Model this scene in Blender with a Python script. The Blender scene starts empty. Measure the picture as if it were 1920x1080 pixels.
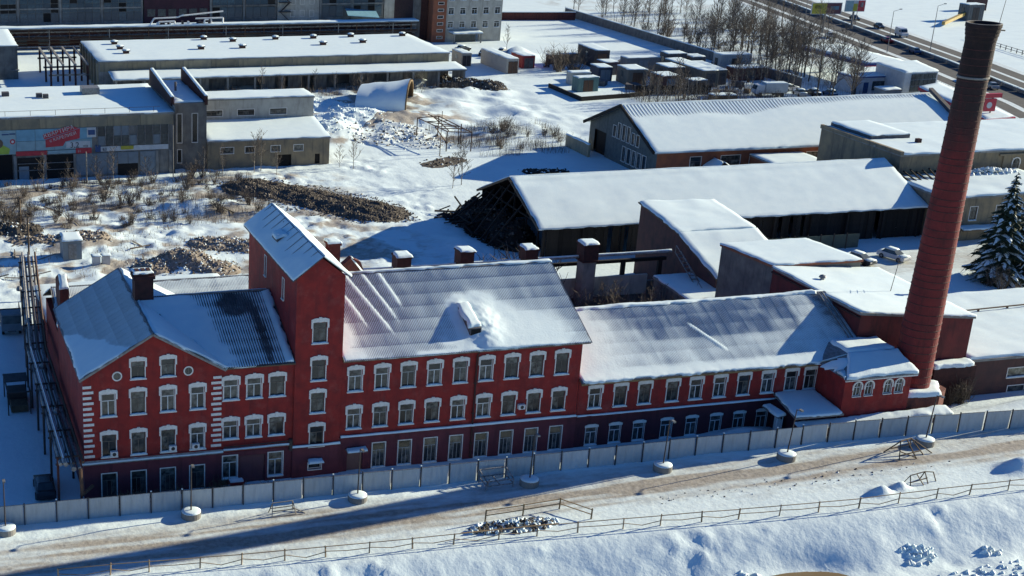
import bpy, math, random
import numpy as np
from mathutils import Matrix, Vector
SC = bpy.context.scene
COL = SC.collection
R = math.radians
rnd = random.Random(11)
# ---------------------------------------------------------------- camera
cam_data = bpy.data.cameras.new('camera')
cam = bpy.data.objects.new('camera', cam_data)
COL.objects.link(cam)
yaw, pitch, roll = R(14.3153), R(20.4113), R(0.9331)
_h = Vector((math.sin(yaw), math.cos(yaw), 0)); _r = Vector((math.cos(yaw), -math.sin(yaw), 0)); _u = Vector((0, 0, 1))
_f = _h*math.cos(pitch) - _u*math.sin(pitch); _up = _h*math.sin(pitch) + _u*math.cos(pitch)
_rt = _r*math.cos(roll) + _up*math.sin(roll); _up2 = _up*math.cos(roll) - _r*math.sin(roll)
m = Matrix.Identity(4)
m.col[0][:3] = _rt; m.col[1][:3] = _up2; m.col[2][:3] = -_f; m.col[3][:3] = (-14.2746, -111.9872, 57.3326)
cam.matrix_world = m
cam_data.sensor_width = 36; cam_data.lens = 2667.776*36/1920
cam_data.shift_x = 493.178/1920; cam_data.shift_y = 88.018/1920
cam_data.clip_start = 1; cam_data.clip_end = 6000
SC.camera = cam
# ---------------------------------------------------------------- light
SUN_AZ = math.atan2(0.125, 1.0)       # from +X towards +Y
SUN_EL = R(18.4)
world = bpy.data.worlds.new('World'); SC.world = world; world.use_nodes = True
nt = world.node_tree
sky = nt.nodes.new('ShaderNodeTexSky'); sky.sky_type = 'NISHITA'; sky.sun_disc = False
sky.sun_elevation = SUN_EL; sky.sun_rotation = math.pi/2 - SUN_AZ
sky.altitude = 100; sky.air_density = 1.0; sky.dust_density = 0.0; sky.ozone_density = 10.0
bg = nt.nodes['Background']; bg.inputs['Strength'].default_value = 0.07
nt.links.new(sky.outputs[0], bg.inputs[0])
sun_data = bpy.data.lights.new('sun', 'SUN'); sun_data.energy = 5.0; sun_data.angle = R(0.5); sun_data.color = (1.0, 0.91, 0.68)
sun = bpy.data.objects.new('sun', sun_data); COL.objects.link(sun)
sdir = Vector((math.cos(SUN_AZ)*math.cos(SUN_EL), math.sin(SUN_AZ)*math.cos(SUN_EL), math.sin(SUN_EL)))
sun.rotation_euler = sdir.to_track_quat('Z', 'Y').to_euler(); sun.location = (150, 20, 80)
SC.view_settings.view_transform = 'Standard'; SC.view_settings.look = 'None'
SC.view_settings.exposure = 0.9; SC.view_settings.gamma = 1.0
SC.render.resolution_x = 1024; SC.render.resolution_y = 576
# ---------------------------------------------------------------- helpers
WL = {}                                # world translation of every parent object
def link(o, parent=None):
    COL.objects.link(o)
    if parent is not None:
        o.parent = parent
        o.matrix_parent_inverse = WL[parent.name].inverted()
    WL[o.name] = o.matrix_basis.copy() # world matrix (the parent inverse cancels the parent)
    return o
def tag(o, label, cat, group=None):
    o['label'] = label; o['category'] = cat
    if group: o['group'] = group
    return o
def thing(name, label, cat, loc=(0, 0, 0), group=None):
    o = bpy.data.objects.new(name, None); o.location = loc
    o.empty_display_size = 0.3
    link(o)
    return tag(o, label, cat, group)
def mesh_from(name, v, f, mats=None, smooth=False, mi=None):
    me = bpy.data.meshes.new(name)
    me.from_pydata([tuple(p) for p in v], [], f)
    if mats is not None:
        for mm in (mats if isinstance(mats, (list, tuple)) else [mats]): me.materials.append(mm)
    if mi: me.polygons.foreach_set('material_index', mi)
    if smooth: me.polygons.foreach_set('use_smooth', [True]*len(me.polygons))
    me.update()
    return me
def place(name, me, parent=None, loc=(0, 0, 0), rz=0.0, scale=1.0, mat=None, M=None):
    o = bpy.data.objects.new(name, me)
    if M is not None: o.matrix_basis = M
    else:
        o.location = loc; o.rotation_euler = (0, 0, rz)
        o.scale = (scale,)*3 if isinstance(scale, (int, float)) else scale
        o.matrix_basis = Matrix.LocRotScale(o.location, o.rotation_euler, o.scale)
    link(o, parent)
    if mat is not None:
        o.material_slots[0].link = 'OBJECT'; o.material_slots[0].material = mat
    return o
class MB:
    def __init__(s): s.v = []; s.f = []; s.mi = []; s.cur = 0
    def add(s, vs, fs):
        n = len(s.v); s.v += [tuple(p) for p in vs]; s.f += [tuple(i+n for i in f) for f in fs]; s.mi += [s.cur]*len(fs)
        return s
    def quad(s, a, b, c, d): return s.add([a, b, c, d], [(0, 1, 2, 3)])
    def poly(s, pts): return s.add(pts, [tuple(range(len(pts)))])
    def hexa(s, p):                     # p: bottom 4 then top 4, counter-clockwise seen from above
        return s.add(p, [(3, 2, 1, 0), (4, 5, 6, 7), (0, 1, 5, 4), (1, 2, 6, 5), (2, 3, 7, 6), (3, 0, 4, 7)])
    def box(s, x0, x1, y0, y1, z0, z1):
        return s.hexa([(x0, y0, z0), (x1, y0, z0), (x1, y1, z0), (x0, y1, z0), (x0, y0, z1), (x1, y0, z1), (x1, y1, z1), (x0, y1, z1)])
    def prism(s, pts, vec):             # polygon swept along vec
        n = len(pts); q = [Vector(p)+Vector(vec) for p in pts]
        return s.add(list(pts)+q, [tuple(range(n-1, -1, -1)), tuple(range(n, 2*n))]+[(i, (i+1) % n, n+(i+1) % n, n+i) for i in range(n)])
    def tube(s, p, q, r0, r1=None, n=6, caps=True):
        r1 = r0 if r1 is None else r1
        p = Vector(p); q = Vector(q); d = (q-p).normalized()
        a = d.orthogonal().normalized(); b = d.cross(a)
        vs = []
        for c, r in ((p, r0), (q, r1)):
            for i in range(n):
                t = 2*math.pi*i/n; vs.append(c+(a*math.cos(t)+b*math.sin(t))*r)
        fs = [(i, (i+1) % n, n+(i+1) % n, n+i) for i in range(n)]
        if caps: fs += [tuple(range(n-1, -1, -1)), tuple(range(n, 2*n))]
        return s.add(vs, fs)
    def bar(s, p, q, w, h=None):        # rectangular beam
        h = w if h is None else h
        p = Vector(p); q = Vector(q); d = (q-p).normalized()
        a = d.cross(Vector((0, 0, 1)))
        a = Vector((1, 0, 0)) if a.length < 1e-4 else a.normalized()
        b = a.cross(d).normalized()
        P = []
        for c in (p, q):
            P += [c-a*w/2-b*h/2, c+a*w/2-b*h/2, c+a*w/2+b*h/2, c-a*w/2+b*h/2]
        return s.add(P, [(0, 1, 2, 3), (7, 6, 5, 4), (0, 4, 5, 1), (1, 5, 6, 2), (2, 6, 7, 3), (3, 7, 4, 0)])
    def lathe(s, c, prof, n=16, caps=True):   # prof: (r, z) from bottom up
        vs = []; fs = []
        for r, z in prof:
            for i in range(n):
                t = 2*math.pi*i/n; vs.append((c[0]+r*math.cos(t), c[1]+r*math.sin(t), c[2]+z))
        for k in range(len(prof)-1):
            for i in range(n):
                j = (i+1) % n; fs.append((k*n+i, k*n+j, (k+1)*n+j, (k+1)*n+i))
        if caps: fs += [tuple(range(n-1, -1, -1)), tuple((len(prof)-1)*n+i for i in range(n))]
        return s.add(vs, fs)
    def rock(s, c, r, rr, flat=0.7):
        p = []
        for (a, b, d) in ((1, 0, 0), (-1, 0, 0), (0, 1, 0), (0, -1, 0), (0, 0, 1), (0, 0, -1)):
            k = r*rr.uniform(.6, 1.3); p.append((c[0]+a*k+rr.uniform(-.3, .3)*r, c[1]+b*k+rr.uniform(-.3, .3)*r, c[2]+d*k*flat))
        return s.add(p, [(0, 2, 4), (2, 1, 4), (1, 3, 4), (3, 0, 4), (2, 0, 5), (1, 2, 5), (3, 1, 5), (0, 3, 5)])
    def mesh(s, name, mats=None, smooth=False):
        return mesh_from(name, s.v, s.f, mats, smooth, s.mi if isinstance(mats, (list, tuple)) else None)
    def build(s, name, mats, parent=None, smooth=False, kind=None):
        o = bpy.data.objects.new(name, s.mesh(name, mats, smooth))
        link(o, parent)
        if kind: o['kind'] = kind
        return o
# value noise, vectorised
def _hash(ix, iy, seed):
    n = (ix.astype(np.int64)*374761393 + iy.astype(np.int64)*668265263 + seed*1442695041) & 0xffffffff
    n = ((n ^ (n >> 13))*1274126177) & 0xffffffff
    return ((n ^ (n >> 16)) & 0xffff)/65535.0
def vn(x, y, s=1.0, seed=1):
    x = np.asarray(x, float)/s; y = np.asarray(y, float)/s
    ix = np.floor(x); iy = np.floor(y); fx = x-ix; fy = y-iy
    fx = fx*fx*(3-2*fx); fy = fy*fy*(3-2*fy)
    a = _hash(ix, iy, seed); b = _hash(ix+1, iy, seed); c = _hash(ix, iy+1, seed); d = _hash(ix+1, iy+1, seed)
    return (a+(b-a)*fx)*(1-fy)+(c+(d-c)*fx)*fy
def fbm(x, y, s=1.0, seed=1, o=4):
    t = 0; a = 1.0; n = 0
    for k in range(o):
        t = t+a*vn(x, y, s/(2**k), seed+k*17); n += a; a *= .5
    return t/n
def sstep(a, b, x):
    t = np.clip((np.asarray(x, float)-a)/(b-a), 0, 1); return t*t*(3-2*t)
# ---------------------------------------------------------------- materials
def principled(name):
    mt = bpy.data.materials.new(name); mt.use_nodes = True
    return mt, mt.node_tree, mt.node_tree.nodes['Principled BSDF']
def N(t, typ, **kw):
    n = t.nodes.new(typ)
    for k, v in kw.items():
        if k in n.inputs: n.inputs[k].default_value = v
        else: setattr(n, k, v)
    return n
def noise(t, co, scale, detail=4, rough=.55, stretch=None):
    if stretch:
        mp = N(t, 'ShaderNodeMapping'); mp.inputs['Scale'].default_value = stretch; t.links.new(co, mp.inputs[0]); co = mp.outputs[0]
    n = t.nodes.new('ShaderNodeTexNoise'); n.inputs['Scale'].default_value = scale; n.inputs['Detail'].default_value = detail; n.inputs['Roughness'].default_value = rough
    t.links.new(co, n.inputs['Vector']); return n.outputs['Fac']
def ramp(t, fac, a, b, ca=(0, 0, 0, 1), cb=(1, 1, 1, 1)):
    n = t.nodes.new('ShaderNodeValToRGB'); n.color_ramp.elements[0].position = a; n.color_ramp.elements[1].position = b
    n.color_ramp.elements[0].color = ca; n.color_ramp.elements[1].color = cb
    t.links.new(fac, n.inputs[0]); return n.outputs[0]
def mix(t, fac, a, b):
    n = t.nodes.new('ShaderNodeMix'); n.data_type = 'RGBA'
    for s_, v in ((n.inputs['Factor'], fac), (n.inputs['A'], a), (n.inputs['B'], b)):
        if isinstance(v, (int, float)): s_.default_value = v
        elif isinstance(v, tuple): s_.default_value = (*v[:3], 1)
        else: t.links.new(v, s_)
    return n.outputs['Result']
def mat(name, col, col2=None, rough=.8, scale=1.5, lo=.35, hi=.7, bump=0., bscale=8., metal=0., stain=None, stain_amt=.6, spec=.3, world=False, rand=0., fade=None):
    """two-tone noise colour, optional vertical stains and a bump"""
    mt, t, b = principled(name)
    co = t.nodes.new('ShaderNodeTexCoord').outputs['Object']
    if world: co = t.nodes.new('ShaderNodeNewGeometry').outputs['Position']
    col2 = col2 or tuple(c*.72 for c in col)
    c = mix(t, ramp(t, noise(t, co, scale), lo, hi), col, col2)
    if stain:
        c = mix(t, ramp(t, noise(t, co, 1.0, 5, .65, stretch=(1.6, 1.6, .22)), .52, .72, cb=(stain_amt,)*3+(1,)), c, stain)
    if fade: c = mix(t, ramp(t, noise(t, co, .55, 7, .72), .52, .76, cb=(.6,)*3+(1,)), c, fade)
    if rand:
        oi = t.nodes.new('ShaderNodeObjectInfo'); mr = N(t, 'ShaderNodeMapRange'); mr.inputs['To Min'].default_value = 1-rand; mr.inputs['To Max'].default_value = 1+rand
        t.links.new(oi.outputs['Random'], mr.inputs['Value'])
        hs = t.nodes.new('ShaderNodeHueSaturation'); t.links.new(mr.outputs[0], hs.inputs['Value']); t.links.new(c, hs.inputs['Color']); c = hs.outputs[0]
    t.links.new(c, b.inputs['Base Color'])
    b.inputs['Roughness'].default_value = rough; b.inputs['Metallic'].default_value = metal; b.inputs['Specular IOR Level'].default_value = spec
    if bump:
        bp = t.nodes.new('ShaderNodeBump'); bp.inputs['Strength'].default_value = bump; bp.inputs['Distance'].default_value = .05
        t.links.new(noise(t, co, bscale, 5), bp.inputs['Height']); t.links.new(bp.outputs[0], b.inputs['Normal'])
    return mt
SNOW = mat('snow', (.72, .83, .85), (.66, .78, .82), rough=.55, scale=.8, bump=.35, bscale=5, spec=.2)
SNOWD = mat('dusty_snow', (.67, .75, .77), (.47, .51, .51), rough=.6, scale=1.2, bump=.5, bscale=6, spec=.2, lo=.45, hi=.75)
RED = mat('red_painted_brick', (.31, .027, .022), (.185, .021, .02), rough=.75, scale=.9, stain=(.11, .018, .02), stain_amt=.7, bump=.5, bscale=14, fade=(.36, .10, .085))
PLUM = mat('plum_painted_brick', (.15, .036, .048), (.10, .026, .037), rough=.75, scale=.7, stain=(.04, .014, .02), bump=.5, bscale=14)
WHITE = mat('white_plaster', (.80, .76, .70), (.58, .55, .50), rough=.8, scale=5, bump=.4, lo=.4, hi=.8)
FRW = mat('white_window_frame', (.78, .78, .76), (.62, .62, .6), rough=.5, scale=6)
FRG = mat('grey_window_frame', (.40, .40, .38), (.28, .27, .25), rough=.6, scale=6)
FRB = mat('old_timber_frame', (.17, .14, .11), (.10, .08, .07), rough=.7, scale=6)
BRICK = mat('weathered_brick', (.15, .045, .033), (.08, .03, .027), rough=.85, scale=3, bump=.8, bscale=16, stain=(.035, .018, .018))
DBRICK = mat('sooty_brick', (.075, .03, .026), (.04, .02, .019), rough=.85, scale=2, bump=.8, bscale=14)
PBRICK = mat('purple_grey_brick', (.12, .058, .05), (.075, .045, .043), rough=.85, scale=.8, bump=.6, bscale=14, stain=(.04, .03, .03))
OBRICK = mat('orange_brick', (.30, .105, .055), (.20, .08, .05), rough=.8, scale=.8, bump=.4)
SLATE = mat('asbestos_sheet', (.25, .255, .26), (.15, .155, .16), rough=.8, scale=2.5, bump=.3, rand=.12)
DSLATE = mat('dark_roof_sheet', (.105, .10, .105), (.06, .058, .062), rough=.75, scale=2, bump=.3, rand=.25)
TIMBER = mat('weathered_timber', (.16, .115, .075), (.09, .065, .045), rough=.85, scale=3, rand=.3)
CHAR = mat('charred_timber', (.018, .016, .015), (.026, .023, .02), rough=.9, scale=3, rand=.4)
CONC = mat('concrete', (.27, .26, .24), (.17, .165, .155), rough=.85, scale=.8, bump=.4, stain=(.09, .085, .08), rand=.1)
CONCW = mat('pale_concrete_panel', (.44, .42, .37), (.34, .32, .28), rough=.85, scale=.8, stain=(.16, .15, .13), rand=.08)
YCONC = mat('ochre_concrete_panel', (.33, .27, .17), (.2, .175, .13), rough=.85, scale=.35, stain=(.1, .09, .075), rand=.2)
STONE = mat('ochre_plaster_stone', (.29, .225, .14), (.17, .145, .11), rough=.9, scale=.55, bump=.6, stain=(.08, .075, .07), stain_amt=.8)
GSTONE = mat('grey_render', (.20, .19, .17), (.11, .105, .10), rough=.9, scale=.6, bump=.5, stain=(.05, .05, .05))
FENCE = mat('galvanised_panel', (.50, .52, .52), (.42, .44, .44), rough=.5, scale=.5, metal=.0, rand=.12, stain=(.33, .33, .32), stain_amt=.4)
STEEL = mat('dark_steel', (.045, .045, .05), (.08, .06, .05), rough=.6, scale=4, metal=.3)
GSTEEL = mat('grey_steel', (.25, .26, .27), (.15, .14, .13), rough=.5, scale=3, metal=.3)
RUST = mat('rusty_steel', (.12, .065, .04), (.07, .05, .04), rough=.8, scale=4)
PIPE = mat('pipe_lagging', (.36, .36, .35), (.16, .15, .14), rough=.6, scale=2.0, metal=.2)
ASPH = mat('asphalt', (.055, .056, .06), (.085, .085, .085), rough=.85, scale=.35, bump=.2, stain=None)
DIRT = mat('frozen_rubble', (.21, .175, .135), (.32, .28, .24), rough=.95, scale=3, world=True, lo=.4, hi=.6)
RUBBLE = mat('dark_gravel', (.118, .103, .086), (.07, .06, .05), rough=.95, scale=4, world=True)
BARK = mat('bare_bark', (.095, .082, .07), (.055, .047, .04), rough=.9, scale=4)
BIRCH = mat('birch_bark', (.28, .26, .23), (.08, .07, .06), rough=.9, scale=6, lo=.5, hi=.6)
TWIG = mat('bare_twigs', (.14, .118, .098), (.09, .076, .064), rough=.9, scale=1)
DRYW = mat('dry_weeds', (.20, .15, .09), (.12, .09, .06), rough=.9, scale=2)
NEEDLE = mat('spruce_needles', (.018, .032, .018), (.03, .045, .022), rough=.8, scale=3)
RUBBER = mat('rubber', (.02, .02, .02), rough=.85)
BOILB = mat('dull_red_brick', (.16, .032, .03), (.10, .025, .025), rough=.8, scale=.7, stain=(.05, .02, .02), stain_amt=.8, bump=.6, bscale=14)
PALEST = mat('pale_sheet_roof', (.40, .43, .45), (.33, .36, .38), rough=.55, scale=.6, rand=.05)
def paint(name, col, rough=.35, rand=0.): return mat(name, col, tuple(c*.8 for c in col), rough=rough, scale=1.2, spec=.5, rand=rand)
GLASSP = None
def glass_mat(name, dark, light, rough=.12):
    mt, t, b = principled(name)
    oi = t.nodes.new('ShaderNodeObjectInfo')
    co = t.nodes.new('ShaderNodeTexCoord').outputs['Object']
    f = ramp(t, oi.outputs['Random'], .15, .9)
    k = t.nodes.new('ShaderNodeMath'); k.operation = 'MULTIPLY'
    t.links.new(f, k.inputs[0]); t.links.new(ramp(t, noise(t, co, 1.6, 3), .35, .65), k.inputs[1])
    t.links.new(mix(t, k.outputs[0], dark, light), b.inputs['Base Color'])
    b.inputs['Roughness'].default_value = rough; b.inputs['Specular IOR Level'].default_value = .55
    return mt
GLASS = glass_mat('window_glass', (.016, .02, .022), (.21, .21, .185))
GLASSD = glass_mat('dirty_glass', (.02, .035, .045), (.075, .10, .105), rough=.25)
def xbox(x0, x1, y0, y1, z0, z1): return MB().box(x0, x1, y0, y1, z0, z1)
# ---------------------------------------------------------------- ground
def road_z(x): return np.interp(x, [-30, 10, 22, 38, 55, 74, 92, 130], [0, 0, .2, .5, .9, 1.55, 1.9, 1.9])
def wall_z(x): return np.interp(x, [0, 10, 25, 50, 75, 90], [0, 0, .3, .4, .6, 1.2])
def rail_y(x): return np.interp(x, [-40, -2, 21.5, 35.4, 50, 64, 81, 110], [-12.6, -13.4, -14.9, -15.6, -16.9, -18.3, -18.9, -20])
def ground_z(x, y, fine=True):
    x = np.asarray(x, float); y = np.asarray(y, float)
    near = 1-sstep(-3.4, -1.6, y)
    far = 1-sstep(14, 34, y)
    z = (wall_z(x)*(1-near)+road_z(x)*near)*far
    d = rail_y(x)-y                                          # beyond the rail: the bank falls away
    bank = sstep(.4, 6.5, d)
    z = z-bank*(2.3+.5*fbm(x, y, 9, 5))
    if not fine: return z
    lump = fbm(x, y, 3.2, 31)-.5; big = fbm(x, y, 11, 41)-.5
    ridge = np.abs(fbm(x+y*.5, y, 2.6, 77, 3)-.5)
    crust = np.abs(fbm(x*.8+y*.6, y*1.3-x*.3, 1.5, 78, 4)-.5)
    z = z+sstep(.2, 2.5, d)*(.16*lump+.3*big-.2*ridge-.5*crust*sstep(.42, .6, fbm(x, y, 7, 79)))+sstep(.4, 1.5, d)*(.12+.42*sstep(.45, .65, fbm(x, y, 5, 83)))*(fbm(x, y, .95, 80, 3)-.5)
    q = ((x-55.3)/5.3)**2+((y+24.0)/2.4)**2
    z = z*(1-np.exp(-q*q))+(-1.75)*np.exp(-q*q)
    rut = sstep(-14.5, -12.5, y)*(1-sstep(-6.4, -5.4, y))*(1-sstep(0.0, .4, d))
    z = z+rut*(.10*(fbm(x*.12, y, 1.1, 9)-.5)+.05*(fbm(x, y, 1.2, 10)-.5))
    drift = sstep(-7.2, -5.6, y)*(1-sstep(-4.4, -3.6, y))*sstep(-40, -8, x)
    z = z+drift*.30*(fbm(x, y, 3, 19)-.35)
    z = z+sstep(-3.2, -2.4, y)*(1-sstep(-.9, -.2, y))*(.35*fbm(x, y, 4, 12)-.08)
    # yards behind: lumpy churned snow
    yard = sstep(48, 60, y)*(1-sstep(118, 128, y))*(1-sstep(62, 76, x))
    z = z+yard*(.4*lump+.45*big+(.25+.5*sstep(.45, .6, fbm(x, y, 8, 4)))*(fbm(x, y, 1.4, 3, 3)-.5))
    mid = sstep(124, 134, y)*(1-sstep(200, 215, y))*sstep(56, 66, x)*(1-sstep(112, 124, x))
    z = z+mid*(1.7*big+1.3*lump+.35*(fbm(x, y, 1.3, 8)-.5))
    def mound(cx, cy, rx, ry, h):
        q = ((x-cx)/rx)**2+((y-cy)/ry)**2
        return h*np.exp(-q*1.6)*(.8+.4*fbm(x, y, 2.5, 51))
    for a in ((22, 65, 4.5, 4, 1.5), (30, 92, 7, 4, 1.8), (10, 78, 5, 4, .9), (84, 148, 9, 5, 1.5), (74, 150, 9, 7, 1.7), (66, 139, 6, 6, 1.3), (97, 160, 5, 3, 1.2),
              (90, 176, 8, 5, 1.2), (107, 174, 8, 5, 1.1), (100, 186, 6, 4, 1.0), (62, 65, 4, 6, .8), (63.5, -1.6, 4.5, 1.4, 1.0), (98, -2.2, 7, 1.4, 1.1), (83.5, -15.2, 2.4, 1.3, 1.1),
              (68, -16.2, .9, .7, .8), (70.2, -15.8, .8, .6, .7), (137, 216, 4.5, 4.5, 2.6), (95, 42, 5, 3, .7), (104, 32, 8, 4, .9)):
        z = z+mound(*a)
    flat = (1-sstep(100, 112, x))*1.0+sstep(100, 112, x)*.35
    z = z+.10*(fbm(x, y, 5, 61)-.5)*flat*(y > 20)
    return z
def ground_dirt(x, y):
    d = rail_y(x)-y
    track = np.exp(-((y+9.9-.35*np.sin(x*.05)*2)/3.4)**2)*(d < .5)
    t = track*(.2+.5*sstep(.35, .75, fbm(x*.08, y*1.6, 1.0, 14)))
    t = t+.5*np.exp(-((x-80)/13)**2)*np.exp(-((y+11.6)/.55)**2)*fbm(x*.3, y, 1, 15)*1.6+.12*track*sstep(-6, -2, -d)
    yard = sstep(56, 62, y)*(1-sstep(108, 116, y))*(1-sstep(46, 64, x))
    t = t+yard*.8*sstep(.42, .62, fbm(x, y, 3.2, 24))*(.3+.9*fbm(x, y, .8, 29))
    mid = sstep(124, 134, y)*(1-sstep(190, 205, y))*sstep(56, 66, x)*(1-sstep(92, 100, x))
    t = t+mid*.75*sstep(.5, .66, fbm(x, y, 4, 84))
    t = t+.8*sstep(40, 45, y)*(1-sstep(47, 56, y))*sstep(98, 106, x)*(1-sstep(134, 142, x))*fbm(x, y, 5, 71)*.8
    t = t+.3*sstep(150, 175, y)*sstep(184, 190, x)*(1-sstep(235, 250, x))*sstep(.45, .65, fbm(x, y, 4, 93))
    t = t+.9*sstep(9.5, 14, d)*(1-sstep(22, 30, d))*sstep(.6, .72, fbm(x, y, 2.0, 95))*.35
    return np.clip(t, 0, 1)
def axis(segs):
    out = [segs[0][0]]
    for a, b, s in segs:
        n = max(1, int(round((b-a)/s))); out += list(np.linspace(a, b, n+1)[1:])
    return np.array(out)
gx = axis([(-900, -60, 140), (-60, -16, 4), (-16, 92, .45), (92, 135, .9), (135, 210, 2.2), (210, 420, 6), (420, 1500, 180)])
gy = axis([(-160, -32, 8), (-32, -1, .36), (-1, 50, 2.2), (50, 118, .62), (118, 200, 1.0), (200, 330, 4), (330, 1800, 210)])
GX, GY = np.meshgrid(gx, gy)
GZ = ground_z(GX, GY)
nx, ny = len(gx), len(gy)
_gxl, _gyl = gx.tolist(), gy.tolist()
import bisect
def ground_at(x, y):
    i = min(max(bisect.bisect_right(_gxl, x)-1, 0), nx-2); j = min(max(bisect.bisect_right(_gyl, y)-1, 0), ny-2)
    fx = (x-_gxl[i])/(_gxl[i+1]-_gxl[i]); fy = (y-_gyl[j])/(_gyl[j+1]-_gyl[j])
    return float((GZ[j, i]*(1-fx)+GZ[j, i+1]*fx)*(1-fy)+(GZ[j+1, i]*(1-fx)+GZ[j+1, i+1]*fx)*fy)
vv = np.stack([GX, GY, GZ], -1).reshape(-1, 3)
idx = np.arange(nx*ny).reshape(ny, nx)
ff = np.stack([idx[:-1, :-1], idx[:-1, 1:], idx[1:, 1:], idx[1:, :-1]], -1).reshape(-1, 4)
me = bpy.data.meshes.new('ground')
me.vertices.add(len(vv)); me.vertices.foreach_set('co', vv.ravel())
me.loops.add(ff.size); me.loops.foreach_set('vertex_index', ff.ravel())
me.polygons.add(len(ff)); me.polygons.foreach_set('loop_start', np.arange(len(ff))*4)
me.polygons.foreach_set('use_smooth', np.ones(len(ff), bool))
me.update(calc_edges=True)
at_ = me.attributes.new('dirt', 'FLOAT', 'POINT'); at_.data.foreach_set('value', ground_dirt(GX, GY).ravel())
GMAT, t, b = principled('snowy_ground')
co = t.nodes.new('ShaderNodeTexCoord').outputs['Object']
an = t.nodes.new('ShaderNodeAttribute'); an.attribute_name = 'dirt'
n1 = noise(t, co, 1.4, 6, .65, stretch=(.35, 1, 1)); n2 = noise(t, co, .25, 4)
snowc = mix(t, ramp(t, n2, .35, .7), (.72, .83, .85), (.65, .76, .80))
dirtc = mix(t, ramp(t, noise(t, co, 2.2, 6, .7), .35, .65), (.44, .41, .36), (.27, .245, .21))
ad = t.nodes.new('ShaderNodeMath'); ad.operation = 'MULTIPLY_ADD'; ad.inputs[1].default_value = 1.5
sb = t.nodes.new('ShaderNodeMath'); sb.operation = 'SUBTRACT'; sb.inputs[1].default_value = .62
t.links.new(n1, sb.inputs[0]); t.links.new(an.outputs['Fac'], ad.inputs[0]); t.links.new(sb.outputs[0], ad.inputs[2])
g = t.nodes.new('ShaderNodeMath'); g.operation = 'MULTIPLY'; g.use_clamp = True
an2 = ramp(t, an.outputs['Fac'], .0, .12)
t.links.new(ramp(t, ad.outputs[0], .0, .75), g.inputs[0]); t.links.new(an2, g.inputs[1])
t.links.new(mix(t, g.outputs[0], snowc, dirtc), b.inputs['Base Color'])
b.inputs['Roughness'].default_value = .6; b.inputs['Specular IOR Level'].default_value = .2
bp = t.nodes.new('ShaderNodeBump'); bp.inputs['Strength'].default_value = .55; bp.inputs['Distance'].default_value = .12
t.links.new(noise(t, co, 1.6, 6, .6), bp.inputs['Height']); t.links.new(bp.outputs[0], b.inputs['Normal'])
me.materials.append(GMAT)
gro = bpy.data.objects.new('ground', me); link(gro); gro['kind'] = 'structure'
# pond of meltwater at the foot of the bank
mb = MB()
pts = []
for i in range(28):
    a = 2*math.pi*i/28; k = 1+.14*math.sin(3*a+1)+.1*math.sin(5*a)
    pts.append((55.3+4.6*k*math.cos(a), -24.0+1.9*k*math.sin(a), -1.62))
mb.poly(pts)
WATER, t, b = principled('brown_meltwater'); b.inputs['Base Color'].default_value = (.20, .135, .05, 1); b.inputs['Roughness'].default_value = .3
o = mb.build('pond', WATER); o['kind'] = 'structure'
# ---------------------------------------------------------------- roofs and snow
def V3(p): return Vector(p)
def snow_slab(parent, P00, P10, P11, P01, t=.22, step=.7, amp=.35, seed=1, m=None, ragged=.26, hf=None, name='snow', lift=.015, edge=.13, thing_kw=None, top=None):
    A = [np.array(p, float) for p in (P00, P10, P11, P01)]
    LU = np.linalg.norm(A[1]-A[0]); LV = np.linalg.norm(A[3]-A[0])
    def par(L):
        n = max(2, int(round(L/step))); e = min(edge/L, .2)
        return np.concatenate([[0, e*.35], np.linspace(e, 1-e, n+1), [1-e*.35, 1]])
    u = par(LU); v = par(LV); U, V = np.meshgrid(u, v)
    rg = ragged*(vn(U*LU, V*LV, 1.1, seed+5)+.6*vn(U*LU, V*LV, .35, seed+6)-.6)
    bu = np.where(U < .5, 1, -1)*np.clip(1-np.minimum(U, 1-U)*LU/.5, 0, 1)*np.clip(rg, -.06, .5)/LU
    bv = np.where(V < .5, 1, -1)*np.clip(1-np.minimum(V, 1-V)*LV/.5, 0, 1)*np.clip(rg, -.06, .5)/LV
    UU = U+bu; VV = V+bv
    P = (A[0]*(1-UU)[..., None]*(1-VV)[..., None]+A[1]*UU[..., None]*(1-VV)[..., None]+A[2]*UU[..., None]*VV[..., None]+A[3]*(1-UU)[..., None]*VV[..., None])
    nrm = np.cross(A[1]-A[0], A[3]-A[0]); nrm /= np.linalg.norm(nrm)
    if nrm[2] < 0: nrm = -nrm
    if hf is None: h = t*(1-amp+2*amp*fbm(U*LU, V*LV, 2.6, seed))*(.72+.55*fbm(U*LU+3, V*LV*1.6, 7, seed+3, 3))+.05*t*(fbm(U*LU, V*LV, .9, seed+4, 2)-.5)*4
    else: h = hf(U*LU, V*LV, P[..., 0], P[..., 1])
    em = np.minimum(np.minimum(U, 1-U)*LU, np.minimum(V, 1-V)*LV)
    k = np.clip(em/edge, 0, 1); k = np.sqrt(1-(1-k)**2)
    h = np.where(h > 0, h*k, h)+lift-(k < .01)*.04
    P = P+h[..., None]*nrm
    nv, nu = U.shape; ii = np.arange(nu*nv).reshape(nv, nu)
    F = np.stack([ii[:-1, :-1], ii[:-1, 1:], ii[1:, 1:], ii[1:, :-1]], -1).reshape(-1, 4)
    if np.dot(np.cross(A[1]-A[0], A[3]-A[0]), nrm) < 0: F = F[:, ::-1]
    mesh = mesh_from(name, P.reshape(-1, 3).tolist(), F.tolist(), m or SNOW, True)
    o = bpy.data.objects.new(name, mesh); link(o, parent); return o
_sheet = {}
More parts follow.
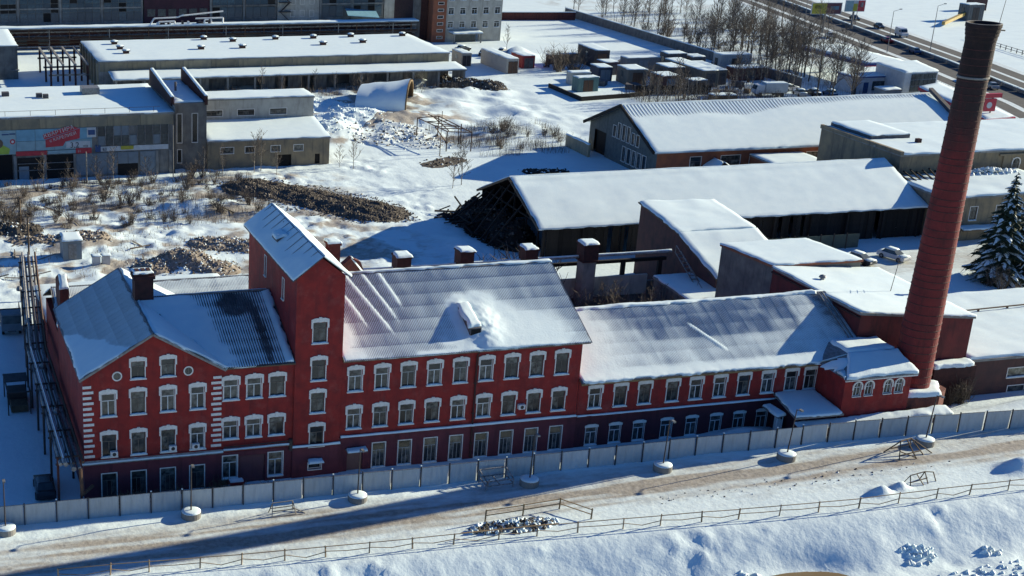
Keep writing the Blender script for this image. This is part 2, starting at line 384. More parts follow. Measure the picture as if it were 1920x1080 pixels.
def sheet_mesh(w, l, waves, amp, m):
    key = (round(w, 3), round(l, 3), waves, amp, m.name)
    if key not in _sheet:
        vs = []; fs = []; n = waves*4
        for j in range(2):
            for i in range(n+1): vs.append((w*i/n, l*j, amp*math.cos(2*math.pi*i/4)))
        fs = [(i, i+1, n+2+i, n+1+i) for i in range(n)]
        _sheet[key] = mesh_from('roof_sheet', vs, fs, m, True)
    return _sheet[key]
def roof_sheets(roof, O, U, V, L, S, m=SLATE, w=1.12, row=1.55, waves=7, amp=.03, lift=.075, skip=None, seed=0):
    rr = random.Random(seed); U = Vector(U).normalized(); V = Vector(V).normalized(); Nn = U.cross(V).normalized(); O = Vector(O)
    nw = max(1, round(L/w)); nr = max(1, round(S/row)); w = L/nw; row = S/nr
    me_ = sheet_mesh(w*1.015, row*1.1, waves, amp, m)
    for j in range(nr):
        for i in range(nw):
            c = O+U*(w*(i+.5))+V*(row*(j+.5))
            if skip and skip(c): continue
            tilt = .004+rr.uniform(0, .0012)
            a = (V-Nn*tilt).normalized(); yawj = rr.uniform(-.006, .006); uu = (U+a*yawj).normalized(); nn = uu.cross(a).normalized()
            M = Matrix.Identity(4)
            M.col[0][:3] = uu; M.col[1][:3] = a; M.col[2][:3] = nn
            M.col[3][:3] = O+U*(w*i)+V*(row*j-.05)+Nn*(lift+row*tilt*.9+rr.uniform(0, .0015))
            place('roof_sheet', me_, roof, M=M)
def slab_between(mb, a, b, c, d, t=.12):
    """roof board: top face a b c d (counter-clockwise from above), thickness t downwards"""
    dn = Vector((0, 0, -t))
    return mb.hexa([Vector(a)+dn, Vector(b)+dn, Vector(c)+dn, Vector(d)+dn, a, b, c, d])
# ---------------------------------------------------------------- walls with openings
def front_wall(mb, x0, x1, y, z0, top, holes, depth=.28, brk=()):
    """wall facing -Y; top: z or function of x (piecewise linear with knees in brk); holes: (cx, z0, w, h)"""
    tf = top if callable(top) else (lambda x: top)
    xs = {x0, x1} | {b for b in brk if x0 < b < x1}
    hs = [(cx-w/2, cx+w/2, za, za+h) for cx, za, w, h in holes]
    for a in hs: xs |= {a[0], a[1]}
    xs = sorted(xs)
    for a, b in zip(xs[:-1], xs[1:]):
        col_ = sorted([h for h in hs if h[0] <= a+1e-6 and h[1] >= b-1e-6], key=lambda h: h[2])
        z = z0
        for h in col_:
            mb.quad((a, y, z), (b, y, z), (b, y, h[2]), (a, y, h[2])); z = h[3]
        mb.quad((a, y, z), (b, y, z), (b, y, tf(b)), (a, y, tf(a)))
    for (a, b, c, d) in hs:
        k = y+depth
        mb.quad((a, y, c), (a, k, c), (a, k, d), (a, y, d)); mb.quad((b, k, c), (b, y, c), (b, y, d), (b, k, d))
        mb.quad((a, y, d), (b, y, d), (b, k, d), (a, k, d)); mb.quad((a, k, c), (b, k, c), (b, y, c), (a, y, c))
    return mb
# ---------------------------------------------------------------- windows
_win = {}
def win_parts(w, h, style):
    key = (w, h, style)
    if key in _win: return _win[key]
    d = {}
    fr = MB(); y0, y1 = .10, .17; b = .075
    def bars(rects, my0=y0, my1=y1):
        for (a, c, e, g_) in rects: fr.box(a, c, my0, my1, e, g_)
    hw = w/2
    bars([(-hw, -hw+b, 0, h), (hw-b, hw, 0, h), (-hw+b, hw-b, 0, b), (-hw+b, hw-b, h-b, h)])
    tz = h*.68
    panes = []
    if style in ('eared', 'lintel', 'plain2', 'tower'):
        bars([(-hw+b, hw-b, tz-.035, tz+.035), (-.035, .035, b, tz-.035)])
        panes = [(-hw+b, -.035, b, tz-.035), (.035, hw-b, b, tz-.035), (-hw+b, hw-b, tz+.035, h-b)]
    elif style == 'barred':
        k = (w-2*b)/3; xa = -hw+b+k; xb = hw-b-k
        bars([(-hw+b, hw-b, tz-.03, tz+.03), (xa-.025, xa+.025, b, tz-.03), (xb-.025, xb+.025, b, tz-.03)])
        panes = [(-hw+b, xa-.025, b, tz-.03), (xa+.025, xb-.025, b, tz-.03), (xb+.025, hw-b, b, tz-.03), (-hw+b, hw-b, tz+.03, h-b)]
    elif style == 'arch':
        bars([(-.025, .025, b, h-b), (-hw+b, -.025, h*.6, h*.6+.05), (.025, hw-b, h*.6, h*.6+.05)])
        panes = [(-hw+b, -.025, b, h*.6), (.025, hw-b, b, h*.6), (-hw+b, -.025, h*.6+.05, h-b), (.025, hw-b, h*.6+.05, h-b)]
    elif style == 'slot':
        panes = [(-hw+b, hw-b, b, h-b)]
    d['frame'] = fr.mesh('window', FRW)
    d['panes'] = [(MB().box(a, c, .125, .14, e, g_).mesh('pane', GLASS)) for (a, c, e, g_) in panes]
    su = MB(); p = -.075
    if style in ('eared', 'tower'):
        o_ = hw+.2; e = .5
        prof = [(-o_, h-e), (-hw-.03, h-e), (-hw-.03, h+.02), (-hw*.5, h+.05), (hw*.5, h+.05), (hw+.03, h+.02), (hw+.03, h-e), (o_, h-e), (o_, h+.24), (o_*.62, h+.34), (.16, h+.38), (.13, h+.45), (-.13, h+.45), (-.16, h+.38), (-o_*.62, h+.34), (-o_, h+.24)]
        n = len(prof)
        # strip of quads between outer and inner line
        inner = [(-hw-.03, h-e), (-hw-.03, h+.02), (-hw*.5, h+.05), (hw*.5, h+.05), (hw+.03, h+.02), (hw+.03, h-e)]
        outer = [(-o_, h-e), (-o_, h+.3), (-o_*.55, h+.43), (o_*.55, h+.43), (o_, h+.3), (o_, h-e)]
        for (a, c), (a2, c2) in zip(zip(inner, inner[1:]), zip(outer, outer[1:])):
            q = [(a[0], p, a[1]), (c[0], p, c[1]), (c2[0], p, c2[1]), (a2[0], p, a2[1])]
            su.prism(q, (0, .1, 0))
        su.box(-.13, .13, p-.04, 0, h+.05, h+.52)
        for sx in (-1, 1): su.box(min(sx*(hw-.0), sx*(hw+.09)), max(sx*(hw-.0), sx*(hw+.09)), -.035, .02, 0, h-e)
        su.box(-hw-.16, hw+.16, -.16, .03, -.1, 0)
    elif style == 'lintel':
        o_ = hw+.12
        pts = [(-o_, h-.06), (o_, h-.06), (o_, h+.14), (o_*.5, h+.26), (-o_*.5, h+.26), (-o_, h+.14)]
        su.prism([(a, p, c) for a, c in pts], (0, .1, 0)); su.box(-hw-.08, hw+.08, -.12, .03, -.09, 0)
        for sx in (-1, 1): su.box(min(sx*hw, sx*(hw+.05)), max(sx*hw, sx*(hw+.05)), -.02, .02, 0, h-.06)
    elif style in ('plain2', 'barred', 'slot'):
        k = .085
        su.box(-hw-k, -hw, -.04, .03, -.02, h+k); su.box(hw, hw+k, -.04, .03, -.02, h+k); su.box(-hw, hw, -.04, .03, h, h+k); su.box(-hw-k, hw+k, -.13, .03, -.1, -.02)
    elif style == 'arch':
        k = .15; n = 9; zc = h-hw
        for i in range(n-1):
            a0 = math.pi*i/(n-1); a1 = math.pi*(i+1)/(n-1)
            su.prism([(hw*math.cos(a0), p, zc+hw*math.sin(a0)), ((hw+k)*math.cos(a0), p, zc+(hw+k)*math.sin(a0)), ((hw+k)*math.cos(a1), p, zc+(hw+k)*math.sin(a1)), (hw*math.cos(a1), p, zc+hw*math.sin(a1))], (0, .1, 0))
            # spandrel closing the square head
            su.poly([(hw*math.cos(a1), .02, zc+hw*math.sin(a1)), (hw*math.cos(a0), .02, zc+hw*math.sin(a0)), (hw*math.cos(a0), .02, h+.001), (hw*math.cos(a1), .02, h+.001)])
        for sx in (-1, 1): su.box(min(sx*hw, sx*(hw+k)), max(sx*hw, sx*(hw+k)), p, .02, zc-.35, zc)
        for sx in (-1, 1): su.box(min(sx*hw, sx*(hw+.06)), max(sx*hw, sx*(hw+.06)), -.03, .02, 0, zc-.35)
        su.box(-hw-.08, hw+.08, -.12, .03, -.08, 0)
    d['surround'] = su.mesh('surround', WHITE)
    sn = MB(); a = hw+.1; q = 6
    prof = [(-.14, 0), (-.13, .06), (-.05, .11), (.08, .08)]
    rs = random.Random(int(w*100+h*10)); hs = [rs.uniform(.6, 1.2) for _ in range(q+1)]
    for i in range(q+1):
        xx = -a+2*a*i/q
        for (yy, zz) in prof: sn.v.append((xx, yy, zz*hs[i]*(0.3 if i in (0, q) else 1)))
    for i in range(q):
        for j in range(3): sn.f.append((i*4+j, i*4+j+1, i*4+4+j+1, i*4+4+j)); sn.mi.append(0)
    d['snow'] = sn.mesh('sill_snow', SNOW, True)
    _win[key] = d
    return d
def window(parent, x, y, z, w, h, style, frame=None, rz=0., snow=True):
    d = win_parts(w, h, style)
    if frame is None: frame = rnd.choice((FRW, FRW, FRG, FRB))
    M = Matrix.Translation((x, y, z)) @ Matrix.Rotation(rz, 4, 'Z')
    f = place('window', d['frame'], parent, M=M, mat=frame)
    for pm in d['panes']: place('pane', pm, f, M=M)
    place('surround', d['surround'], f, M=M)
    if snow: place('sill_snow', d['snow'], f, M=M)
    return f
# ================================================================ RED FACTORY COMPLEX (facade plane y = 0)
# ---------------------------------------------------------------- gabled block + link
GB = thing('red_brick_building', 'red gabled three-storey factory block with white quoins at the left end', 'building', (6, 0, 0))
gt = lambda x: 11.35+(x+.25)*(15.0-11.35)/6.05 if x < 5.8 else 11.35+(11.9-x)*(15.0-11.35)/6.1
wg = [(x, 3.95, 1.2, 2.05) for x in (1.92, 4.51, 7.14, 9.77)]+[(x, 7.78, 1.2, 2.05) for x in (1.92, 4.51, 7.14, 9.77)]+[(4.54, 11.08, 1.15, 1.55), (7.16, 11.08, 1.15, 1.55)]
wl = [(x, 4.6, 1.3, 1.7) for x in (12.76, 14.87, 16.97)]+[(x, 8.36, 1.3, 1.86) for x in (12.76, 14.87, 16.97)]
gfl = [(x, .12, 1.28, 2.22) for x in (1.86, 4.47, 7.08, 9.72)]
lfl = [(12.72, .75, 1.34, 2.2), (16.94, .6, 1.34, 2.3)]
mb = MB()
front_wall(mb, -.25, 11.9, 0, 3.3, gt, wg, brk=(5.8,))
mb.quad((-.25, 17.8, 3.3), (-.25, 0, 3.3), (-.25, 0, 11.35), (-.25, 17.8, 11.35))
mb.poly([(11.9, 17.8, 0), (-.25, 17.8, 0), (-.25, 17.8, 11.35), (5.8, 17.8, 15.0), (11.9, 17.8, 11.35)])
mb.quad((11.9, 0, 11.2), (11.9, 17.8, 11.2), (11.9, 17.8, 11.35), (11.9, 0, 11.35))
mb.build('wall', RED, GB)
mb = MB(); front_wall(mb, -.33, 11.98, -.08, -.6, 3.3, [(x, z, w, h) for x, z, w, h in gfl], .36)
mb.quad((-.33, 17.8, -.6), (-.33, -.08, -.6), (-.33, -.08, 3.3), (-.33, 17.8, 3.3))
mb.quad((11.98, -.08, -.6), (11.98, .12, -.6), (11.98, .12, 3.3), (11.98, -.08, 3.3))
mb.quad((-.33, -.08, 3.3), (11.98, -.08, 3.3), (11.98, .02, 3.3), (-.33, .02, 3.3))
mb.build('plinth_wall', PLUM, GB)
mb = MB(); mb.box(-.45, 12.05, -.2, -.005, 3.32, 3.46); lg = mb.build('ledge', GSTEEL, GB)
snow_slab(lg, (-.5, -.26, 3.465), (12.1, -.26, 3.465), (12.1, -.004, 3.465), (-.5, -.004, 3.465), t=.11, step=.35, edge=.08, ragged=.06, seed=3)
mb = MB(); mb.tube((-.35, -.3, 3.75), (12.0, -.3, 3.72), .055, n=6); mb.build('service_pipe', PIPE, GB)
for x in (1.0, 4, 7, 10, 11.8):
    MB().bar((x, -.32, 3.72), (x, 0.01, 3.55), .05).build('bracket', STEEL, GB)
for (x, z, w, h) in wg[:8]: window(GB, x, 0, z, w, h, 'eared')
for (x, z, w, h) in wg[8:]: window(GB, x, 0, z, w, h, 'eared', FRB)
for i, (x, z, w, h) in enumerate(gfl): window(GB, x, -.08, z, w, h, 'plain2' if i == 3 else 'barred', FRB, snow=False)
for x in (2.72, 8.95):                                            # round gable vents
    mb = MB(); n = 20
    for k in range(n):
        a0 = 2*math.pi*k/n; a1 = 2*math.pi*(k+1)/n
        q = [(x+r*math.cos(a), -.05, 11.42+r*math.sin(a)) for r, a in ((.33, a0), (.44, a0), (.44, a1), (.33, a1))]
        mb.prism(q, (0, .08, 0))
    rv = mb.build('round_window', WHITE, GB)
    mb = MB(); mb.poly([(x+.34*math.cos(2*math.pi*k/n), -.012, 11.42+.34*math.sin(2*math.pi*k/n)) for k in range(n)]); mb.build('pane', GLASS, rv)
    MB().box(x-.03, x+.03, -.03, -.014, 11.1, 11.74).build('glazing_bar', FRB, rv)
qm = [MB().box(0, .92, -.06, .0, 0, .24).mesh('quoin', WHITE), MB().box(0, .74, -.06, .0, 0, .24).mesh('quoin', WHITE)]
for k in range(14):
    w_ = (.92, .74)[k % 2]
    place('quoin', qm[k % 2], GB, (-.27, 0, 3.98+k*.5))
    place('quoin', qm[k % 2], GB, (11.9-w_, 0, 3.98+k*.5))
# link section
mb = MB(); front_wall(mb, 11.9, 18.5, .04, 3.3, 11.45, wl)
mb.quad((18.5, .04, 3), (18.5, 3, 3), (18.5, 3, 11.4), (18.5, .04, 11.4))
mb.build('wall', RED, GB)
mb = MB(); front_wall(mb, 11.98, 18.5, -.02, -.5, 3.3, lfl+[(14.78, .1, 2.4, 2.75)], .3)
mb.quad((11.98, -.02, 3.3), (18.5, -.02, 3.3), (18.5, .05, 3.3), (11.98, .05, 3.3)); mb.build('plinth_wall', PLUM, GB)
lg = MB().box(12.06, 18.42, -.2, .035, 3.5, 3.62).build('ledge', GSTEEL, GB)
snow_slab(lg, (12.06, -.24, 3.62), (18.42, -.24, 3.62), (18.42, .03, 3.62), (12.06, .03, 3.62), t=.1, step=.35, edge=.08, ragged=.06, seed=4)
MB().tube((12.1, -.25, 3.92), (18.4, -.25, 4.0), .06, n=6).build('service_pipe', STEEL, GB)
MB().bar((18.3, -.1, 3.0), (18.3, -.1, 4.1), .28).build('junction_box', STEEL, GB)
for (x, z, w, h) in wl: window(GB, x, .04, z, w, h, 'eared', FRW if x < 16 else FRB)
for (x, z, w, h) in lfl: window(GB, x, -.02, z, w, h, 'plain2', FRW)
DOORP = paint('plum_door_paint', (.12, .04, .055), .5)
gate = MB().box(13.58, 15.98, .12, .2, .1, 2.85).build('door', DOORP, GB)
for a in (13.7, 14.84): MB().box(a, a+1.04, .095, .12, .25, 2.72).build('door_leaf_panel', DOORP, gate)
# roofs: gabled block
EL, AP, ER = (-.55, 11.42), (5.8, 15.16), (12.3, 11.42)
mb = MB(); slab_between(mb, (EL[0], -.45, EL[1]), (AP[0], -.45, AP[1]), (AP[0], 18.2, AP[1]), (EL[0], 18.2, EL[1]))
slab_between(mb, (AP[0], -.45, AP[1]), (ER[0], -.45, ER[1]), (ER[0], 18.2, ER[1]), (AP[0], 18.2, AP[1]))
rf = mb.build('roof', TIMBER, GB)
sl = math.hypot(AP[0]-EL[0], AP[1]-EL[1])
zlink = lambda y: 11.5+(y+.4)*.405
zright = lambda x: 15.16-(x-5.8)*(15.16-11.42)/6.5
roof_sheets(rf, (EL[0], 18.2, EL[1]), (0, -1, 0), (AP[0]-EL[0], 0, AP[1]-EL[1]), 18.65, sl, m=SLATE, seed=1)
roof_sheets(rf, (ER[0], -.45, ER[1]), (0, 1, 0), (AP[0]-ER[0], 0, AP[1]-ER[1]), 9.4, math.hypot(6.5, 3.74), m=SLATE, seed=2, skip=lambda c: zlink(c.y) > c.z+.35)
def hf(u, v, X, Y):   # u runs along the eave away from the viewer, v up the slope
    s = v/7.4; yy = u/18.65
    k = .16-.19*sstep(.12, .5, s*.75+yy*.75-.25+.25*fbm(u, v, 3, 33))+.05*(fbm(u, v*.3, .7, 5)-.5)
    return np.maximum(k, .02)+.055
snow_slab(rf, (EL[0], -.48, EL[1]), (EL[0], 18.2, EL[1]), (AP[0], 18.2, AP[1]), (AP[0], -.48, AP[1]), hf=hf, step=.3, seed=8)
hf = lambda u, v, X, Y: .2+.08*fbm(u, v, 2, 3)
snow_slab(rf, (ER[0], -.48, ER[1]), (ER[0], 18.2, ER[1]), (AP[0]-.0, 18.2, AP[1]), (AP[0]-.0, -.48, AP[1]), hf=hf, step=.45, seed=9)
mb = MB()
for s_ in (-1, 1):
    mb.bar((5.8, -.47, 15.13), (5.8+s_*6.4, -.47, 11.36), .06, .2)
mb.build('verge_board', GSTEEL, rf)
# link roof: ridge along x at y 8.8
mb = MB(); slab_between(mb, (12.25, -.4, 11.5), (18.48, -.4, 11.5), (18.48, 8.8, 15.22), (5.8, 8.8, 15.22)); slab_between(mb, (5.8, 8.8, 15.22), (18.48, 8.8, 15.22), (18.48, 18, 11.5), (5.8, 18, 11.5))
rf2 = mb.build('roof', TIMBER, GB)
roof_sheets(rf2, (7.0, -.42, 11.5), (1, 0, 0), (0, 9.2, 3.72), 11.45, 9.93, m=DSLATE, seed=3, waves=5, amp=.042, skip=lambda c: zright(c.x) > c.z+.1)
def hf(u, v, X, Y):
    edge_ = X-(10.6+.36*(9.2-np.clip(Y, -.4, 9))*.55)+2.2*(fbm(u, v, 2.2, 91)-.5)
    k = .15-.107*sstep(-.6, 1.2, edge_)
    dark = np.exp(-(((X-14.6)/1.7)**2+((Y-7.2)/1.5)**2))+np.exp(-(((X-16.4)/.5)**2+((Y-3)/4.0)**2))*.8
    k = k-.05*sstep(.2, .6, dark+.5*(fbm(u, v, 1, 6)-.5))+.2*np.exp(-((X-18.1)/.3)**2)
    return k+.030+.018*(fbm(u*1.6, v*.5, .8, 15)-.5)+.02*np.cos(v*2*math.pi/1.55)*.3
snow_slab(rf2, (12.2, -.42, 11.5), (18.45, -.42, 11.5), (18.45, 8.8, 15.22), (5.8, 8.8, 15.22), hf=hf, step=.22, seed=12, edge=.1)
snow_slab(rf2, (5.8, 18, 11.5), (18.45, 18, 11.5), (18.45, 8.8, 15.22), (5.8, 8.8, 15.22), t=.2, step=.9, seed=13)
MB().tube((9.4, 8.8, 15.3), (18.4, 8.8, 15.3), .12, n=6).build('ridge_cap', GSTEEL, rf2)
# brick stack on the gabled block's ridge
st = thing('brick_chimney_stack', 'square sooty brick chimney stack on the ridge of the gabled block', 'chimney', (6.6, 9, 14.4))
mb = MB(); mb.box(5.75, 7.45, 8.3, 9.8, 13.6, 17.2); mb.box(5.6, 7.6, 8.15, 9.95, 17.2, 17.5); mb.box(5.7, 7.5, 8.25, 9.85, 17.5, 17.75); mb.build('shaft', DBRICK, st)
for i, x in enumerate((6.05, 6.6, 7.1)):
    MB().box(x-.18, x+.18, 8.7, 9.4, 17.75, 17.95).build('flue', DBRICK, st)
snow_slab(st, (5.6, 8.2, 17.75), (7.6, 8.2, 17.75), (7.6, 9.9, 17.75), (5.6, 9.9, 17.75), t=.12, step=.3, seed=5)
# rear wing behind the link
RW = thing('rear_wing', 'low grey-roofed wing running behind the gabled block and stair tower', 'building', (10, 20, 0))
MB().hexa([(.2, 18.4, 0), (22.6, 18.4, 0), (22.6, 33, 0), (.2, 33, 0), (.2, 18.4, 7.6), (22.6, 18.4, 7.6), (22.6, 33, 7.6), (.2, 33, 7.6)]).build('wall', RED, RW)
mb = MB(); slab_between(mb, (0, 18, 7.6), (22.8, 18, 7.6), (22.8, 26, 11), (0, 26, 11)); slab_between(mb, (0, 26, 11), (22.8, 26, 11), (22.8, 34, 7.6), (0, 34, 7.6)); rr_ = mb.build('roof', TIMBER, RW)
roof_sheets(rr_, (0, 18, 7.6), (1, 0, 0), (0, 8, 3.4), 22.8, 8.7, m=SLATE, seed=6, skip=lambda c: c.y < 20.5)
snow_slab(rr_, (0, 18, 7.6), (22.8, 18, 7.6), (22.8, 26, 11), (0, 26, 11), hf=lambda u, v, X, Y: .085+.03*(fbm(u, v, 1.2, 3)-.5), step=.35, seed=4)
snow_slab(rr_, (0, 34, 7.6), (22.8, 34, 7.6), (22.8, 26, 11), (0, 26, 11), t=.2, step=1, seed=4)
re_w = MB().box(.3, 22, 33, 46, -.3, 4.8).build('rear_shade_block', RED, RW); snow_slab(re_w, (.1, 33, 4.8), (22.2, 33, 4.8), (22.2, 46.2, 4.6), (.1, 46.2, 4.6), t=.2, step=1, seed=6)  # unseen block added behind the wing to cast shade over the left yard
pp = thing('brick_parapet', 'narrow brick parapet stub with a snow cap beside the pipe rack', 'wall', (.8, 22, 0))
mb = MB(); mb.prism([(.4, 21, 0), (.4, 24.6, 0), (.4, 24.6, 12.6), (.4, 22.4, 13.6), (.4, 21, 12.4)], (.9, 0, 0)); mb.build('masonry', BRICK, pp)
snow_slab(pp, (.35, 21, 12.45), (1.35, 21, 12.45), (1.35, 22.4, 13.62), (.35, 22.4, 13.62), t=.25, step=.3, seed=5, name='snow_cap')
# ---------------------------------------------------------------- stair tower
TW = thing('stair_tower', 'tall red stair tower with a steep snowy gabled roof', 'tower', (20.7, 0, 0))
tw = [(20.7, z, 1.24, 1.9) for z in (3.2, 6.46, 9.6, 13.14)]
tt = lambda x: 19.2+(x-18.5)*.8 if x < 20.68 else 19.2+(22.86-x)*.8
mb = MB(); front_wall(mb, 18.5, 22.86, -.1, 3.45, tt, tw, brk=(20.68,))
def side_wall(mb, x, y0, y1, z0, z1, holes, depth, sgn):      # wall in the plane x, facing sgn * X, holes (cy, z, w, h)
    ys = sorted({y0, y1} | {c-w/2 for c, z, w, h in holes} | {c+w/2 for c, z, w, h in holes})
    for a, b in zip(ys[:-1], ys[1:]):
        hh = sorted([(z, z+h) for c, z, w, h in holes if c-w/2 <= a+1e-6 and c+w/2 >= b-1e-6]); z = z0
        for h0, h1 in hh: mb.quad((x, b, z), (x, a, z), (x, a, h0), (x, b, h0)); z = h1
        mb.quad((x, b, z), (x, a, z), (x, a, z1), (x, b, z1))
    for c, z, w, h in holes:
        a, b = c-w/2, c+w/2; k = x-sgn*depth
        mb.quad((x, a, z), (k, a, z), (k, a, z+h), (x, a, z+h)); mb.quad((k, b, z), (x, b, z), (x, b, z+h), (k, b, z+h)); mb.quad((x, a, z+h), (k, a, z+h), (k, b, z+h), (x, b, z+h)); mb.quad((x, b, z), (k, b, z), (k, a, z), (x, a, z))
    return mb
sl_ = [(10.6, 16.1, .6, 1.9), (4.3, 15.9, .6, 1.9)]
side_wall(mb, 18.5, -.1, 17, 3.45, 19.2, sl_, .25, -1)
side_wall(mb, 22.86, -.1, 17, 3.45, 19.2, [], .25, 1)
mb.poly([(22.86, 17, 0), (18.5, 17, 0), (18.5, 17, 19.2), (20.68, 17, 20.94), (22.86, 17, 19.2)])
mb.build('wall', RED, TW)
mb = MB(); front_wall(mb, 18.46, 22.9, -.16, -.4, 3.45, [(20.6, .95, 1.2, .62)], .3)
mb.quad((18.46, .3, -.4), (18.46, -.16, -.4), (18.46, -.16, 3.45), (18.46, .3, 3.45)); mb.quad((22.9, -.16, -.4), (22.9, .3, -.4), (22.9, .3, 3.45), (22.9, -.16, 3.45))
mb.quad((18.46, -.16, 3.45), (22.9, -.16, 3.45), (22.9, -.09, 3.45), (18.46, -.09, 3.45)); mb.build('plinth_wall', PLUM, TW)
lg = MB().box(18.42, 22.94, -.3, -.105, 3.2, 3.3).build('ledge', PLUM, TW)
snow_slab(lg, (18.42, -.36, 3.3), (22.94, -.36, 3.3), (22.94, -.17, 3.3), (18.42, -.17, 3.3), t=.16, step=.3, edge=.08, ragged=.05, seed=7)
for (x, z, w, h) in tw: window(TW, x, -.1, z, w, h, 'tower', FRB)
window(TW, 20.6, -.16, .95, 1.2, .62, 'slot', FRW, snow=False)
cn = MB().hexa([(19.9, -.75, 1.7), (21.3, -.75, 1.7), (21.3, -.16, 1.85), (19.9, -.16, 1.85), (19.9, -.75, 1.76), (21.3, -.75, 1.76), (21.3, -.16, 1.91), (19.9, -.16, 1.91)]).build('canopy', GSTEEL, TW)
snow_slab(cn, (19.9, -.75, 1.77), (21.3, -.75, 1.77), (21.3, -.18, 1.92), (19.9, -.18, 1.92), t=.16, step=.25, seed=2)
for (c, z, w, h) in sl_: window(TW, 18.5, c, z, w, h, 'slot', FRW, rz=-math.pi/2, snow=False)
mb = MB(); slab_between(mb, (18.0, -.5, 19.12), (20.68, -.5, 21.2), (20.68, 17.3, 21.2), (18.0, 17.3, 19.12), .1); slab_between(mb, (20.68, -.5, 21.2), (23.3, -.5, 19.16), (23.3, 17.3, 19.16), (20.68, 17.3, 21.2), .1)
rt_ = mb.build('roof', DSLATE, TW)
def hf(u, v, X, Y): return np.maximum(.11-.13*sstep(.3, .75, v/3.4+.25*(fbm(u, v, 2.5, 7)-.5)-.2*np.sin(u*.8)), -.02)+.02*fbm(u, v, .6, 2)
snow_slab(rt_, (18.0, -.5, 19.13), (18.0, 17.3, 19.13), (20.68, 17.3, 21.2), (20.68, -.5, 21.2), hf=hf, step=.3, seed=14, ragged=.05)
snow_slab(rt_, (23.3, -.5, 19.17), (23.3, 17.3, 19.17), (20.68, 17.3, 21.2), (20.68, -.5, 21.2), t=.16, step=.45, seed=15, ragged=.05)
for j in range(1, 12): MB().bar((18.02, j*1.55-.5, 19.17), (20.66, j*1.55-.5, 21.23), .04, .06).build('roof_seam', GSTEEL, rt_)
hb = MB().hexa([(18.9, 8.2, 19.6), (19.7, 8.2, 20.2), (19.7, 10, 20.2), (18.9, 10, 19.6), (18.9, 8.2, 20.35), (19.9, 8.2, 20.6), (19.9, 10, 20.6), (18.9, 10, 20.35)]).build('roof_hatch', DSLATE, TW)
snow_slab(hb, (18.8, 8.1, 20.36), (18.8, 10.1, 20.36), (19.9, 10.1, 20.62), (19.9, 8.1, 20.62), t=.25, step=.3, seed=2)
st = thing('brick_chimney_stack', 'small orange-red brick chimney stack with a snow cap behind the stair tower roof', 'chimney', (24.7, 9.5, 15))
mb = MB(); mb.box(24.15, 25.25, 9.0, 10.2, 14.5, 19.1); mb.box(24.05, 25.35, 8.9, 10.3, 19.1, 19.35); mb.build('shaft', BRICK, st)
snow_slab(st, (24.05, 8.9, 19.36), (25.35, 8.9, 19.36), (25.35, 10.3, 19.36), (24.05, 10.3, 19.36), t=.2, step=.3, seed=2, name='snow_cap')
pp = thing('brick_parapet', 'rounded brick firewall end with a snow cap behind the corrugated main roof', 'wall', (30, 19, 0))
mb = MB(); mb.prism([(28.6, 18.6, 0), (31.3, 18.6, 0), (31.3, 18.6, 12.4), (30.6, 18.6, 14.2), (29.6, 18.6, 14.7), (28.6, 18.6, 13.9)], (0, .8, 0)); mb.build('masonry', BRICK, pp)
snow_slab(pp, (29.5, 18.5, 14.73), (31.35, 18.5, 12.45), (31.35, 19.5, 12.45), (29.5, 19.5, 14.73), t=.22, step=.3, seed=4, name='snow_cap')
# ---------------------------------------------------------------- main wing
MW = thing('red_brick_wing', 'long red three-storey wing with a corrugated grey roof right of the stair tower', 'building', (34.5, 0, 0))
cx9 = [24.2+2.515*i for i in range(9)]
wm = [(x, 8.2, 1.24, 2.06) for x in cx9]+[(x, 4.55, 1.24, 1.92) for x in cx9]
mg = [(x, .47, 1.22, 2.44) for x in cx9[1:]]
mb = MB(); front_wall(mb, 22.86, 46.25, 0, 3.7, 11.35, wm)
mb.poly([(46.25, 0, 3.7), (46.25, 18.4, 3.7), (46.25, 18.4, 11.35), (46.25, 9.2, 16.0), (46.25, 0, 11.35)])
mb.quad((46.25, 18.4, 0), (22.86, 18.4, 0), (22.86, 18.4, 11.35), (46.25, 18.4, 11.35))
mb.build('wall', RED, MW)
mb = MB(); front_wall(mb, 22.9, 46.3, -.07, -.3, 3.7, mg+[(24.44, .3, 1.5, 2.1)], .35)
mb.quad((22.9, -.07, 3.7), (46.3, -.07, 3.7), (46.3, .01, 3.7), (22.9, .01, 3.7)); mb.quad((46.3, -.07, -.3), (46.3, 2, -.3), (46.3, 2, 3.7), (46.3, -.07, 3.7)); mb.build('plinth_wall', PLUM, MW)
lg = MB().box(22.95, 46.3, -.25, -.003, 3.705, 3.82).build('ledge', PLUM, MW)
snow_slab(lg, (22.95, -.3, 3.82), (46.3, -.3, 3.82), (46.3, -.004, 3.82), (22.95, -.004, 3.82), t=.13, step=.35, edge=.08, ragged=.06, seed=17)
for i, (x, z, w, h) in enumerate(wm): window(MW, x, 0, z, w, h, 'eared', FRW if i in (0, 1, 3, 5, 9, 13, 14) else rnd.choice((FRB, FRG)))
for (x, z, w, h) in mg: window(MW, x, -.07, z, w, h, 'barred', FRG)
DOORB = paint('faded_door_paint', (.19, .10, .085), .6)
dr = MB().box(23.69, 25.19, .1, .18, .3, 2.4).build('door', DOORB, MW); MB().box(24.95, 25.03, .05, .1, 1.2, 1.4).build('handle', STEEL, dr)
cn = MB().box(23.5, 25.4, -.9, -.07, 2.48, 2.58).build('canopy', GSTEEL, MW); snow_slab(cn, (23.5, -.9, 2.58), (25.4, -.9, 2.58), (25.4, -.08, 2.62), (23.5, -.08, 2.62), t=.14, step=.3, seed=3)
